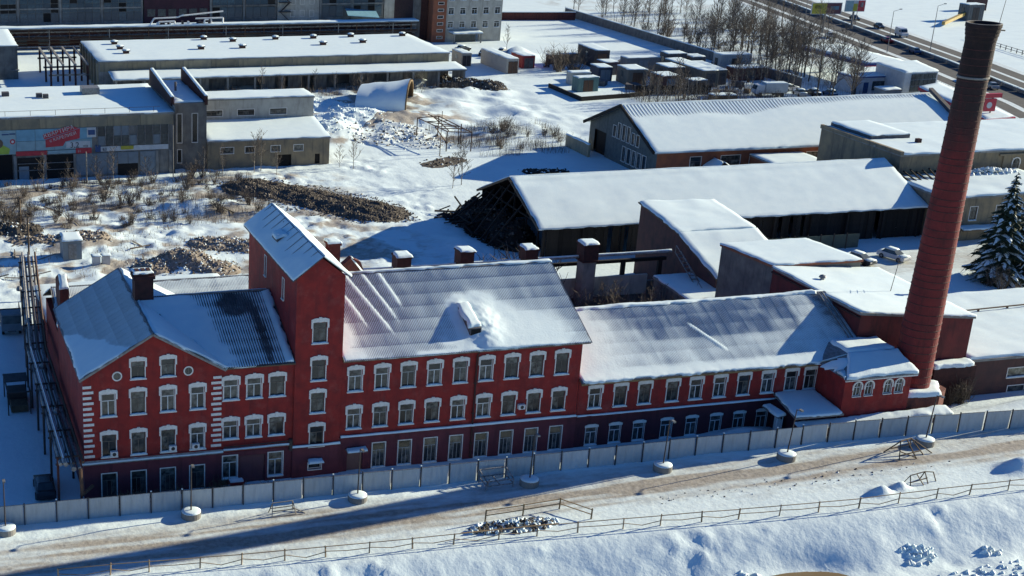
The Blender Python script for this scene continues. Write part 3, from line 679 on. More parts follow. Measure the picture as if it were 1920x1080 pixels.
mb = MB(); slab_between(mb, (22.88, -.5, 11.32), (46.8, -.5, 11.32), (46.8, 9.2, 16.12), (22.88, 9.2, 16.12)); slab_between(mb, (22.88, 9.2, 16.12), (46.8, 9.2, 16.12), (46.8, 18.9, 11.32), (22.88, 18.9, 11.32))
rm = mb.build('roof', TIMBER, MW)
roof_sheets(rm, (22.9, -.55, 11.3), (1, 0, 0), (0, 9.7, 4.8), 23.95, 10.85, m=SLATE, seed=21)
def hf(u, v, X, Y):
    k = .072+.012*(fbm(u, v*.25, .9, 45)-.5)+.007*(fbm(u, v, 4, 46)-.5)
    pv = np.abs((v/(10.85/7)+.5) % 1-.5)*(10.85/7); k = k-.006*np.exp(-(pv/.07)**2)
    k = k-.012*np.exp(-((u-4.2)/2.8)**2)*sstep(2, 6, v)
    for j, (u0, s_) in enumerate(((1.3, .30), (2.9, .33), (4.6, .28), (6.2, .22))):     # slid snow streaks
        uu = u-(u0+(10.6-v)*s_); ln = sstep(10.6-(7.5, 8.5, 7, 5)[j], 10.6-(4.5, 6, 4, 3)[j], v)
        k = k+.065*np.exp(-(uu/(.08+.10*ln))**2)*ln
    k = k+.05*np.exp(-(v/.5)**2)*sstep(.35, .8, fbm(u, v, 2, 47))+.05*sstep(.45, .8, fbm(u, v, 5, 48))*np.exp(-((v-2.5)/3)**2)
    k = k+.55*np.exp(-(((u-14.2-.15*(v-3))/1.5)**2+((v-2.9)/2.6)**2))*fbm(u, v, 1.3, 49)*1.3+.16*sstep(-.5, .8, u-13.6)*np.exp(-(((u-16.0)/4.2)**2+((v-1.4)/2.6)**2))
    k = k+.3*np.exp(-(((u-12.6)/.8)**2+((v-5.2)/1.6)**2))*fbm(u, v, 1, 50)
    return k
snow_slab(rm, (22.9, -.55, 11.3), (46.85, -.55, 11.3), (46.85, 9.2, 16.12), (22.9, 9.2, 16.12), hf=hf, step=.15, seed=22, edge=.1, ragged=.1)
snow_slab(rm, (22.9, 18.9, 11.32), (46.8, 18.9, 11.32), (46.8, 9.2, 16.12), (22.9, 9.2, 16.12), t=.2, step=1, seed=23)
mb = MB(); mb.prism([(22.88, 9.0, 16.2), (22.88, 9.2, 16.33), (22.88, 9.4, 16.2)], (23.95, 0, 0)); rc = mb.build('ridge_cap', GSTEEL, rm)
snow_slab(rc, (22.88, 8.98, 16.22), (46.8, 8.98, 16.22), (46.8, 9.5, 16.3), (22.88, 9.5, 16.3), t=.12, step=.4, seed=2, edge=.1)
# dormer hatch
dm = MB(); dm.hexa([(35.35, 1.0, 11.7), (36.45, 1.0, 11.7), (36.45, 4.4, 13.4), (35.35, 4.4, 13.4), (35.35, 1.0, 13.0), (36.45, 1.0, 13.0), (36.45, 4.4, 14.0), (35.35, 4.4, 14.0)])
dmo = dm.build('dormer', DSLATE, MW)
MB().box(35.45, 36.35, .97, 1.0, 11.9, 12.9).build('opening', CHAR, dmo)
snow_slab(dmo, (35.2, 1.1, 13.02), (36.6, 1.1, 13.02), (36.6, 4.8, 14.1), (35.2, 4.8, 14.1), t=.3, step=.3, seed=31, edge=.25)
mb = MB(); mb.tube((35.75, -.5, 11.2), (35.75, -.15, 10.7), .09, n=6); mb.tube((35.75, -.15, 10.7), (35.75, -.15, .6), .09, n=8); mb.build('drainpipe', DBRICK, MW)
for z in (2, 5, 8): MB().box(35.6, 35.9, -.2, 0, z, z+.06).build('pipe_clip', STEEL, MW)
# ---------------------------------------------------------------- east wing
EW = thing('red_brick_wing', 'lower two-storey red wing with a thickly snowed roof next to the chimney', 'building', (60, 0, 0))
ex2 = [48.1, 50.72, 53.27, 56.21, 58.72, 61.28, 63.86, 66.5, 69.07, 71.2]
ex1 = [48.05, 50.55, 53.06, 56.0, 58.69, 61.32, 63.86, 66.35]
we = [(x, 4.4, 1.2, 2.0) for x in ex2]; we1 = [(x, .62, 1.16, 1.88) for x in ex1]
mb = MB(); front_wall(mb, 46.3, 77.4, .03, 3.6, 7.3, we); mb.build('wall', RED, EW)
DPL = mat('dark_plum_brick', (.10, .027, .036), (.068, .02, .028), rough=.8, scale=.7, stain=(.03, .013, .016), bump=.5, bscale=14)
mb = MB(); front_wall(mb, 46.3, 77.4, -.03, -.2, 3.6, we1, .3); mb.quad((46.3, -.03, 3.6), (77.4, -.03, 3.6), (77.4, .04, 3.6), (46.3, .04, 3.6)); mb.build('plinth_wall', DPL, EW)
lg = MB().box(46.32, 68, -.2, .025, 3.62, 3.72).build('ledge', PLUM, EW); snow_slab(lg, (46.32, -.24, 3.72), (68, -.24, 3.72), (68, .025, 3.72), (46.32, .025, 3.72), t=.11, step=.35, edge=.08, ragged=.06, seed=18)
for i, (x, z, w, h) in enumerate(we): window(EW, x, .03, z, w, h, 'eared', FRW if i in (0, 4, 5, 7) else rnd.choice((FRB, FRG)))
for (x, z, w, h) in we1: window(EW, x, -.03, z, w, h, 'lintel', FRW)
mb = MB(); mb.box(46.3, 77.3, 16.2, 16.4, 0, 7.3); mb.build('rear_wall', RED, EW)
mb = MB(); slab_between(mb, (46.3, -.5, 7.2), (77.38, -.5, 7.2), (77.38, 8, 11.35), (46.3, 8, 11.35)); slab_between(mb, (46.3, 8, 11.35), (77.38, 8, 11.35), (77.38, 16.6, 7.2), (46.3, 16.6, 7.2)); re_ = mb.build('roof', TIMBER, EW)
MB().box(46.32, 71.4, -.52, -.44, 7.0, 7.16).build('fascia_board', mat('ochre_fascia', (.30, .20, .09), (.16, .11, .06), scale=2), re_)
roof_sheets(re_, (46.3, -.5, 7.2), (1, 0, 0), (0, 8.5, 4.15), 31.05, 9.46, m=SLATE, seed=31)
def hf(u, v, X, Y):
    # thick to the left and along the eave, thin near the ridge on the right half
    thin = sstep(9, 15, u+.9*v)*sstep(2.2, 5.5, v)*(1-sstep(25.5, 27, u))
    k = .098-.032*np.maximum(thin, .6*sstep(3, 7, u))+.022*(fbm(u, v, 2, 62)-.5)+.014*(fbm(u*1.5, v*.4, .8, 63)-.5)
    pv = np.abs((v/(9.46/6)+.5) % 1-.5)*(9.46/6); k = k-thin*.007*np.exp(-(pv/.07)**2)
    k = k+.13*np.exp(-(v/.8)**2)*(.35+.8*fbm(u, v, 1.8, 64))
    k = k+.10*np.exp(-((u-14.2-(6.3-v)*.62)/.13)**2)*sstep(2.5, 3.2, v)*(1-sstep(6.2, 6.8, v))
    k = k-.10*np.exp(-(((u-30.0)/1.0)**2))*sstep(3, 8, v)*fbm(u, v, .5, 65)
    return k
snow_slab(re_, (46.3, -.55, 7.18), (77.36, -.55, 7.18), (77.36, 8, 11.35), (46.3, 8, 11.35), hf=hf, step=.18, seed=33, edge=.14, ragged=.22)
snow_slab(re_, (46.3, 16.6, 7.2), (77.36, 16.6, 7.2), (77.36, 8, 11.35), (46.3, 8, 11.35), t=.25, step=1, seed=34)
snow_slab(re_, (46.6, 7.7, 11.4), (76.2, 7.7, 11.4), (76.2, 8.5, 11.4), (46.6, 8.5, 11.4), hf=lambda u, v, X, Y: .12+.5*np.maximum(fbm(u, v, 4, 66)-.4, 0)*sstep(0, 4, u), step=.3, seed=35, edge=.25, name='ridge_snow')
for dx in (76.3, 76.75): MB().bar((dx, -.3, 7.55), (dx, 7.6, 11.5), .07, .12).build('flashing_rail', GSTEEL, re_)
# ---------------------------------------------------------------- arched annex
AN = thing('arched_annex', 'small red annex with four arched windows in front of the tall chimney', 'annex', (76, -4.3, 0))
wa = [(73.3, 5.2, .82, 1.42), (74.58, 5.2, .82, 1.42), (76.68, 5.2, .82, 1.42), (77.92, 5.2, .82, 1.42)]
mb = MB(); front_wall(mb, 71.85, 79.2, -4.3, .6, 7.2, wa); side_wall(mb, 71.85, -4.3, .03, .6, 7.2, [], .2, -1); side_wall(mb, 79.2, -4.3, .5, .6, 7.2, [], .2, 1); mb.build('wall', RED, AN)
for (x, z, w, h) in wa: window(AN, x, -4.3, z, w, h, 'arch', FRW, snow=False)
A_, B_, C_, D_, E_ = (71.5, -4.75, 7.18), (79.55, -4.75, 7.25), (79.55, -1.2, 8.35), (74.0, -1.2, 8.35), (71.5, -.3, 7.3)
mb = MB(); slab_between(mb, A_, B_, C_, D_, .14); mb.add([A_, D_, E_], [(0, 1, 2)]); slab_between(mb, D_, C_, (79.55, 2.0, 8.45), (74.0, 2.0, 8.45), .14); mb.poly([E_, D_, (74.0, 2.0, 8.45)]); ra = mb.build('roof', GSTEEL, AN)
snow_slab(ra, A_, B_, C_, D_, t=.22, step=.35, seed=41, edge=.25)
snow_slab(ra, D_, C_, (79.55, 2.0, 8.45), (74.0, 2.0, 8.45), t=.28, step=.5, seed=42, edge=.3)
snow_slab(ra, A_, (71.6, -4.6, 7.2), D_, E_, t=.2, step=.4, seed=43, edge=.15)
MB().box(71.55, 79.5, -4.72, -4.64, 6.95, 7.1).build('fascia_board', WHITE, ra)
# porch and low roofs in front of the east wing
PO = thing('porch', 'flat-roofed entrance porch under smooth blue-shaded snow beside the annex', 'porch', (69, -2.5, 0))
mb = MB(); mb.box(67.4, 71.7, -4.2, -.05, .2, 3.75); mb.build('wall', DPL, PO)
rp = MB().hexa([(66.5, -5.0, 3.62), (71.75, -5.0, 3.62), (71.75, 0, 4.1), (67.3, 0, 4.1), (66.5, -5.0, 3.8), (71.75, -5.0, 3.8), (71.75, 0, 4.28), (67.3, 0, 4.28)]).build('roof', GSTEEL, PO)
snow_slab(rp, (66.5, -5.0, 3.8), (71.75, -5.0, 3.8), (71.75, -.02, 4.28), (67.3, -.02, 4.28), t=.16, step=.4, seed=44)
cp = MB().hexa([(65.6, -3.6, 3.25), (66.7, -3.2, 3.25), (66.7, -.6, 3.35), (65.6, -.9, 3.35), (65.6, -3.6, 3.37), (66.7, -3.2, 3.37), (66.7, -.6, 3.47), (65.6, -.9, 3.47)]).build('canopy', GSTEEL, PO)
snow_slab(cp, (65.6, -3.6, 3.37), (66.7, -3.2, 3.37), (66.7, -.6, 3.47), (65.6, -.9, 3.47), t=.2, step=.3, seed=45)
for x, y in ((65.7, -3.4), (66.5, -3.1)): MB().tube((x, y, .2), (x, y, 3.3), .05, n=6).build('post', FRW, PO)
MB().box(66.75, 66.85, -2.6, -1.5, .4, 2.6).build('door', FRW, PO)
LR = thing('lean_to', 'long low lean-to roof loaded with snow right behind the panel fence', 'shed', (74, -4.9, 0))
mb = MB(); mb.hexa([(67.0, -5.3, 2.55), (83.4, -5.75, 2.75), (83.4, -4.35, 3.15), (67.0, -4.35, 2.95), (67.0, -5.3, 2.65), (83.4, -5.75, 2.85), (83.4, -4.35, 3.25), (67.0, -4.35, 3.05)]); rl_ = mb.build('roof', TIMBER, LR)
MB().box(67.2, 83.2, -4.7, -4.4, .3, 2.6).build('wall', DPL, LR)
snow_slab(rl_, (66.9, -5.35, 2.66), (83.6, -5.8, 2.86), (83.6, -4.32, 3.26), (66.9, -4.32, 3.06), hf=lambda u, v, X, Y: .16+.45*sstep(7, 14, u)*fbm(u, v, 1.5, 3), step=.28, seed=46, ragged=.2, edge=.2)
# ---------------------------------------------------------------- chimney
CX, CY = 81.6, -1.35
CH = thing('factory_chimney', 'tall round red brick chimney with steel hoops and a sooty black top', 'chimney', (CX, CY, 0))
LEAN = (.0125, -.006)                                             # slight lean of the old shaft
prof = [(1.83, 3.9), (1.80, 6), (1.70, 13), (1.57, 20), (1.43, 27), (1.31, 35.0)]
REDC_ = mat('chimney_red_brick', (.20, .026, .024), (.11, .021, .02), rough=.8, scale=.8, bump=.8, bscale=9, stain=(.05, .016, .016), lo=.3, hi=.75)
def sootify(mt, z0, z1, col):
    t = mt.node_tree; b = t.nodes['Principled BSDF']; src = b.inputs['Base Color'].links[0].from_socket
    co = t.nodes.new('ShaderNodeTexCoord').outputs['Object']; sx = t.nodes.new('ShaderNodeSeparateXYZ'); t.links.new(co, sx.inputs[0])
    mr = t.nodes.new('ShaderNodeMapRange'); mr.inputs['From Min'].default_value = z0; mr.inputs['From Max'].default_value = z1; t.links.new(sx.outputs['Z'], mr.inputs['Value'])
    ad = t.nodes.new('ShaderNodeMath'); ad.operation = 'MULTIPLY_ADD'; ad.inputs[1].default_value = .8; t.links.new(noise(t, co, .9, 5, .65, stretch=(1.5, 1.5, .35)), ad.inputs[0]); t.links.new(mr.outputs[0], ad.inputs[2])
    t.links.new(mix(t, ramp(t, ad.outputs[0], .45, 1.15), src, col), b.inputs['Base Color'])
    return mt
REDC = sootify(REDC_, 25, 38, (.035, .02, .019))
mb = MB(); n = 40
def ring(mb, r, z):
    for i in range(n):
        a = 2*math.pi*i/n; mb.v.append((CX+LEAN[0]*(z-4)+r*math.cos(a), CY+LEAN[1]*(z-4)+r*math.sin(a), z))
def loft(name, pr, m, caps=True, par=CH):
    mb = MB()
    for r, z in pr: ring(mb, r, z)
    for k in range(len(pr)-1):
        for i in range(n):
            j = (i+1) % n; mb.f.append((k*n+i, k*n+j, (k+1)*n+j, (k+1)*n+i)); mb.mi.append(0)
    if caps: mb.f += [tuple(range(n-1, -1, -1)), tuple((len(pr)-1)*n+i for i in range(n))]; mb.mi += [0, 0]
    return mb.build(name, m, par)
loft('shaft', prof, REDC)
SOOT = mat('sooty_chimney_brick', (.032, .018, .017), (.015, .011, .011), rough=.85, scale=1.2, bump=.8, bscale=9)
loft('sooty_shaft', [(1.35, 35.0), (1.34, 35.2), (1.3, 38.4), (1.28, 38.4)], SOOT)
cr = loft('crown', [(1.3, 38.3), (1.35, 38.5), (1.35, 38.75), (1.42, 38.85), (1.42, 39.1), (1.47, 39.2), (1.47, 39.5), (1.54, 39.6), (1.54, 39.9), (1.3, 39.9), (1.12, 39.6), (1.05, 37.6)], SOOT, False)
loft('rim_snow', [(1.53, 39.91), (1.51, 39.94), (1.36, 39.94), (1.32, 39.92)], CONC, False, cr)
loft('corbel_band', [(1.33, 34.95), (1.4, 35.0), (1.4, 35.12), (1.34, 35.16)], CONC, False)
zz = 5.2
rad = lambda z: float(np.interp(z, [p[1] for p in prof]+[38.4], [p[0] for p in prof]+[1.3]))
HOOP = mat('hoop_steel', (.05, .018, .017), (.09, .03, .028), rough=.7, scale=3)
while zz < 38.2:
    r = rad(zz); loft('hoop', [(r+.005, zz-.045), (r+.03, zz-.03), (r+.03, zz+.03), (r+.005, zz+.045)], HOOP, False); zz += rnd.uniform(.55, .95)
for s_ in (-1, 1):
    MB().tube((CX+.5+1.2, CY+.3*s_, 39.3), (CX+.5+2.25, CY+.3*s_, 39.2), .07, n=6).build('bracket', STEEL, CH)
MB().tube((CX+.52+1.45, CY-.3, 39.6), (CX+.52+1.75, CY-.5, 44), .03, .015, n=5).build('lightning_rod', STEEL, CH)
mb = MB()
for i in range(0, 50):
    z = 4.6+i*.65; r = rad(z)+.25; a = R(62); x = CX+LEAN[0]*(z-4)+r*math.cos(a); y = CY+LEAN[1]*(z-4)+r*math.sin(a)
    mb.bar((x-.2, y+.1, z), (x+.2, y-.1, z), .03)
mb.build('ladder_rungs', STEEL, CH, kind='stuff')
PLN = thing('chimney_plinth', 'angular brick plinth with a snow cap carrying the tall chimney', 'plinth', (82.6, -1, 0))
pl = [(79.22, -4.1), (83.0, -4.1), (84.9, -2.6), (84.9, 1.9), (79.22, 1.9)]
mb = MB(); mb.prism([(a, b, .5) for a, b in pl], (0, 0, 3.85)); mb.build('masonry', BRICK, PLN)
snow_slab(PLN, (79.25, -4.15, 4.35), (83.1, -4.2, 4.35), (85.0, -1.6, 4.35), (79.25, 1.8, 4.35), t=.4, step=.35, seed=51, edge=.35, ragged=.25)
# ================================================================ BUILDINGS BESIDE AND BEHIND THE COMPLEX
def box_building(name, label, cat, x0, x1, y0, y1, zt, wall_m, roof_t=.25, z0=-.3, snow=.17, step=1.0, over=.15, seed=1, tops=None, front_holes=(), group=None, fascia=None):
    """flat-roofed building; tops: heights of the four corners (fl, fr, br, bl)"""
    o = thing(name, label, cat, ((x0+x1)/2, (y0+y1)/2, 0), group)
    tp = tops or (zt,)*4
    mb = MB()
    tf = lambda x: tp[0]+(tp[1]-tp[0])*(x-x0)/(x1-x0)
    front_wall(mb, x0, x1, y0, z0, tf, list(front_holes))
    mb.quad((x0, y1, z0), (x0, y0, z0), (x0, y0, tp[0]), (x0, y1, tp[3])); mb.quad((x1, y0, z0), (x1, y1, z0), (x1, y1, tp[2]), (x1, y0, tp[1])); mb.quad((x1, y1, z0), (x0, y1, z0), (x0, y1, tp[3]), (x1, y1, tp[2]))
    mb.build('wall', wall_m, o)
    a = [(x0-over, y0-over, tp[0]), (x1+over, y0-over, tp[1]), (x1+over, y1+over, tp[2]), (x0-over, y1+over, tp[3])]
    mb = MB(); mb.hexa(a+[(p[0], p[1], p[2]+roof_t) for p in a]); r = mb.build('roof', fascia or CONC, o)
    if snow: snow_slab(r, *[(p[0], p[1], p[2]+roof_t) for p in a], t=snow, step=step, seed=seed)
    return o, r
# boiler house: low part in front, higher strip behind
BO, r = box_building('boiler_house', 'flat-roofed dark red boiler house standing behind the tall chimney', 'building', 77.4, 90.8, 2.1, 17.2, 10.7, BOILB, tops=(10.95, 9.6, 9.9, 11.0), seed=61, step=.6, snow=.14)
MB().box(77.2, 77.4, 2.0, 17.2, 10.55, 10.74).build('cornice', DBRICK, BO)
B2_, r = box_building('boiler_house_extension', 'grey brick extension with a flat snowy roof behind the boiler house', 'building', 77.4, 88.4, 17.25, 27.4, 10.8, GSTONE, tops=(11.1, 11.1, 10.5, 10.5), seed=62, step=.7, fascia=OBRICK, snow=.14)
an = thing('roof_aerial', 'thin aerial mast with short crossbars standing on the boiler house roof', 'aerial', (86.0, 9.0, 10.6))
mb = MB(); mb.tube((86.0, 9.0, 10.2), (86.5, 9.0, 14.4), .04, .025, n=5)
an_m = mb.build('mast', STEEL, an)
for k, z in enumerate((12.2, 12.6, 13.0)): MB().tube((85.85+.05*k, 9.0-.5, z), (86.65+.05*k, 9.5, z), .02, n=4).build('crossbar', STEEL, an)
# low flat building on the right, with the brick wall under it
LB, r = box_building('low_flat_building', 'long low brick building with a wide flat snow roof at the right edge', 'building', 91.0, 126, 1.6, 20, 5.0, PBRICK, seed=63, step=.8, snow=.28, front_holes=[(97.2, 2.9, 2.6, 1.0), (97.4, .9, 2.2, 1.0), (103, 2.9, 2.6, 1.0)])
for (x, z) in ((97.2, 2.9), (103, 2.9)): window(LB, x, 1.6, z, 2.6, 1.0, 'slot', FRB)
window(LB, 97.4, 1.6, .9, 2.2, 1.0, 'slot', FRW)
mb = MB(); mb.box(86.0, 91.0, .6, 1.9, -.3, 5.0); LW = mb.build('wing_wall', DBRICK, LB)
snow_slab(LW, (85.9, .5, 5.0), (91.0, .5, 5.0), (91.0, 2.05, 5.0), (85.9, 2.05, 5.0), t=.35, step=.4, seed=64)
for (a, b) in (((97, 13.6), (112, 14.4)), ):
    o = thing('roof_pipe', 'thin rusty pipe lying across the snow of the low flat building', 'pipe', (104, 14, 5.5)); MB().tube((a[0], a[1], 5.75), (b[0], b[1], 5.75), .09, n=6).build('pipe', RUST, o)
    for k in range(4): MB().box(98+k*4, 98.15+k*4, 13.6+.2*k, 13.8+.2*k, 5.2, 5.75).build('support', RUST, o)
# ---------------------------------------------------------------- gabled sheds
def gable_shed(name, label, cat, x0, x1, y0, y1, ze, zr, wall_m, roof_m, hf, seed, oh=.6, walls='flrb', step=.8, yr=None, group=None):
    o = thing(name, label, cat, ((x0+x1)/2, (y0+y1)/2, 0), group); ym = yr or (y0+y1)/2
    mb = MB()
    if 'f' in walls: mb.quad((x0, y0, -.5), (x1, y0, -.5), (x1, y0, ze), (x0, y0, ze))
    if 'b' in walls: mb.quad((x1, y1, -.5), (x0, y1, -.5), (x0, y1, ze), (x1, y1, ze))
    if 'l' in walls: mb.poly([(x0, y1, -.5), (x0, y0, -.5), (x0, y0, ze), (x0, ym, zr), (x0, y1, ze)])
    if 'r' in walls: mb.poly([(x1, y0, -.5), (x1, y1, -.5), (x1, y1, ze), (x1, ym, zr), (x1, y0, ze)])
    if mb.f: mb.build('wall', wall_m, o)
    k = (zr-ze)/(ym-y0); f0 = (x0-oh, y0-oh, ze-k*oh+.1); f1 = (x1+oh, y0-oh, ze-k*oh+.1); r0 = (x0-oh, ym, zr+.1); r1 = (x1+oh, ym, zr+.1); b0 = (x0-oh, y1+oh, ze-k*oh+.1); b1 = (x1+oh, y1+oh, ze-k*oh+.1)
    mb = MB(); slab_between(mb, f0, f1, r1, r0); slab_between(mb, r0, r1, b1, b0); r = mb.build('roof', roof_m, o)
    snow_slab(r, f0, f1, r1, r0, hf=hf, step=step, seed=seed); snow_slab(r, b0, b1, r1, r0, t=.25, step=step*2, seed=seed+1)
    return o, r
# near timber shed
hf = lambda u, v, X, Y: .12+.14*fbm(u, v*1.5, 4, 5, 5)+.05*(fbm(u, v, 1.0, 9, 3)-.5)-.13*sstep(9.3, 10.6, v+1.2*(fbm(u, v, 3, 6)-.5))*(1-sstep(11.0, 11.3, v))+.03*(fbm(u, v*.3, 1.2, 7)-.5)
S1, r1 = gable_shed('timber_shed', 'long dark timber shed with a broad white roof and a collapsed open left end', 'shed', 69.6, 129.5, 57.9, 78.4, 4.5, 8.85, CHAR, CHAR, hf, 71, walls='rb', yr=68.2)
plm = [MB().box(0, .58+.06*k, 0, .06, 0, 4.6-.07*k).mesh('plank', CHAR) for k in range(3)]
for i in range(98):                                              # boarded front, with gaps
    if rnd.random() < .07: continue
    place('plank', plm[i % 3], S1, (69.8+i*.612, 57.85+rnd.uniform(-.05, .05), -.25+rnd.uniform(-.05, .05)))
for i in range(11): MB().box(69.7+i*5.9, 69.95+i*5.9, 57.5, 57.8, -.4, 4.4).build('post', CHAR, S1)
for s_, y_ in ((1, 57.4), (-1, 78.9)): MB().bar((69.0, 68.2, 8.85), (69.0, y_, 4.35), .22, .3).build('barge_board', TIMBER, S1)
for i, y_ in enumerate((60, 64, 68.2, 72.5, 76.5)): MB().bar((70.2, y_, -.3), (70.2, y_, 4.4+(4.3-abs(y_-68.2)*.42)-.3), .22).build('post', CHAR, S1)
for z, a, b in ((4.4, 58, 78.4), (6.4, 62.8, 73.6)): MB().bar((70.2, a, z), (70.2, b, z), .2).build('tie_beam', CHAR, S1)
# end wreckage of the shed: each beam a part
WK = thing('collapsed_timbers', 'tangle of charred fallen roof timbers at the open end of the dark shed', 'wreckage', (66, 72, 0))
for i in range(70):
    x = rnd.uniform(64.0, 70.4); y = rnd.uniform(62.5, 83); z = rnd.uniform(.15, 3.2)*max(.25, 1-abs(y-72)/13)*(x-60.5)/8
    a = rnd.uniform(0, math.pi); L = rnd.uniform(1.6, 5.0); p = rnd.uniform(-.5, .5); d = Vector((math.cos(a)*math.cos(p), math.sin(a)*math.cos(p), math.sin(p)))*L/2
    c = Vector((x, y, z+abs(d.z)))
    MB().bar(c-d, c+d, rnd.uniform(.12, .26)).build('beam', CHAR if rnd.random() < .8 else TIMBER, WK)
for i in range(7):
    y0_ = 64+i*2.6
    MB().bar((64.6+rnd.uniform(-.5, .8), y0_+rnd.uniform(-1, 1), .1), (69.8, y0_, 4.5+4.2*(1-abs(y0_-68.2)/11)-.6), .2).build('rafter', CHAR, WK)
mb = MB()
for i in range(520):
    x = rnd.uniform(64.5, 71); y = rnd.uniform(63, 82); mb.rock((x, y, rnd.uniform(.2, 3.0)*max(0, (x-62)/8)*max(.2, 1-abs(y-71)/12)), rnd.uniform(.15, .6), rnd, .6)
mb.build('rubble', CHAR, WK, kind='stuff')
# far brick shed
hf = lambda u, v, X, Y: .005+.2*(1-sstep(8.6, 11.8, v+5.5*(fbm(u, v, 7, 15)-.5)*(1-sstep(25, 45, u))-2.0*sstep(25, 45, u)))+.035*(fbm(u*1.2, v*.15, .9, 7)-.5)
S2, r2 = gable_shed('brick_shed', 'long brick shed with a pale metal roof and a glazed gable in the middle distance', 'shed', 107.3, 167.5, 94.6, 118.6, 5.2, 10.35, PBRICK, PALEST, hf, 73, walls='rb', oh=.9)
mb = MB(); wh = [(114.5, 1.2, 2.0, 2.6)]+[(121.0+i*5.4, 1.2, 3.6, 2.6) for i in range(8)]
front_wall(mb, 107.3, 167.5, 94.6, -.5, 5.2, wh); mb.build('wall', OBRICK, S2)
for (x, z, w, h) in wh: window(S2, x, 94.6, z, w, h, 'plain2', FRB, snow=False)
sm_ = MB().bar((0, 93.75, 4.93), (0, 106.5, 10.44), .05, .09).mesh('roof_seam', PALEST)
for i in range(94): place('roof_seam', sm_, r2, (106.8+i*.65, 0, 0))
GCL = mat('green_grey_cladding', (.10, .125, .125), (.065, .08, .085), rough=.7, scale=1.5, stain=(.035, .04, .04))
gh = [(98.6+i*1.75, .8, 1.2, 2.5) for i in range(5)]; gh2 = [(101.3+i*1.65, 4.3, 1.0, 2.6 if i in (2, 3, 4) else 1.9) for i in range(6)]
mb = MB()
ys = sorted({94.6, 118.6, 106.6, 112.3, 116.6} | {c-w/2 for c, z, w, h in gh+gh2} | {c+w/2 for c, z, w, h in gh+gh2})
gz = lambda y: 5.2+(min(y-94.6, 118.6-y))*5.15/12
for a, b in zip(ys[:-1], ys[1:]):
    if a >= 112.3-1e-6 and b <= 116.6+1e-6: hh = [(-.5, 4.2)]
    else: hh = sorted([(z, z+h) for c, z, w, h in gh+gh2 if c-w/2 <= a+1e-6 and c+w/2 >= b-1e-6])
    z = -.5
    for h0, h1 in hh:
        if h0 > z: mb.quad((107.3, b, z), (107.3, a, z), (107.3, a, h0), (107.3, b, h0))
        z = h1
    mb.quad((107.3, b, z), (107.3, a, z), (107.3, a, gz(a)), (107.3, b, gz(b)))
mb.build('gable_wall', GCL, S2)
for c, z, w, h in gh+gh2: window(S2, 107.3, c, z, w, h, 'slot', GSTEEL, rz=-math.pi/2, snow=False)
MB().box(107.7, 107.8, 112.3, 116.6, -.5, 4.2).build('gate', CHAR, S2)
for s_, y_ in ((1, 94), (-1, 119.3)): MB().bar((106.3, 106.6, 10.3), (106.3, y_, 4.9), .25, .5).build('barge_board', CHAR, r2)
MB().prism([(167.3, 93.6, 5.0), (167.3, 106.6, 10.9), (167.3, 106.6, 11.5), (167.3, 93.6, 5.7)], (.8, 0, 0)).build('end_parapet', DSLATE, S2)
pc = thing('gabled_porch', 'small gabled porch roof against the orange brick side of the far shed', 'porch', (117.8, 93, 0))
MB().box(116.2, 119.4, 91.4, 94.5, -.3, 2.3).build('wall', OBRICK, pc)
mb = MB(); slab_between(mb, (115.8, 91, 2.2), (117.8, 91, 3.5), (117.8, 94.5, 3.5), (115.8, 94.5, 2.2)); slab_between(mb, (117.8, 91, 3.5), (119.8, 91, 2.2), (119.8, 94.5, 2.2), (117.8, 94.5, 3.5)); rp = mb.build('roof', CHAR, pc)
snow_slab(rp, (115.8, 91, 2.2), (115.8, 94.5, 2.2), (117.8, 94.5, 3.5), (117.8, 91, 3.5), t=.15, step=.6, seed=3); snow_slab(rp, (119.8, 91, 2.2), (119.8, 94.5, 2.2), (117.8, 94.5, 3.5), (117.8, 91, 3.5), t=.15, step=.6, seed=4)
box_building('low_annex', 'low snow-roofed annex between the far brick shed and the stone building', 'annex', 124.5, 134, 87.5, 94.3, 3.6, OBRICK, seed=5)
cw = thing('concrete_slab_wall', 'short snow-topped concrete wall in front of the far shed gate', 'wall', (105.5, 108, 0))
mb = MB(); mb.box(104.2, 104.6, 112.5, 121.5, -.2, 2.2); mb.build('wall', YCONC, cw); snow_slab(cw, (104.1, 112.5, 2.2), (104.7, 112.5, 2.2), (104.7, 121.5, 2.2), (104.1, 121.5, 2.2), t=.2, step=.5, seed=6)
# ---------------------------------------------------------------- stone building with arched windows, and the ochre one in front
SB, r = box_building('stone_building', 'old ochre stone building with tall arched windows behind the chimney', 'building', 131.6, 172, 66.9, 86.5, 9.6, STONE, seed=65, step=1.0, snow=.22, front_holes=[(142.9, 6.1, 1.3, 2.3), (152.4, 6.2, 1.3, 2.3), (160, 6.2, 1.3, 2.3)], tops=(9.6, 9.5, 9.5, 9.7))
for x, z in ((142.9, 6.1), (152.4, 6.2), (160, 6.2)): window(SB, x, 66.9, z, 1.3, 2.3, 'arch', FRB, snow=False)
mb = MB(); mb.box(131.4, 131.9, 66.7, 86.6, 9.8, 10.35); mb.build('parapet', STONE, SB)
for x in (149.8, 154.4, 157.2, 162.5): MB().box(x, x+.7, 66.65, 66.85, 4, 9.2).build('pilaster', STONE, SB)
MB().box(149.0, 172, 66.6, 66.89, 8.95, 9.25).build('cornice', STONE, SB)
mb = MB(); mb.box(133, 140, 76, 86.2, 9.8, 10.7); rr_ = mb.build('roof_light', DSLATE, SB); snow_slab(rr_, (132.9, 75.9, 10.7), (140.1, 75.9, 10.7), (140.1, 86.3, 10.7), (132.9, 86.3, 10.7), t=.15, step=1, seed=7)
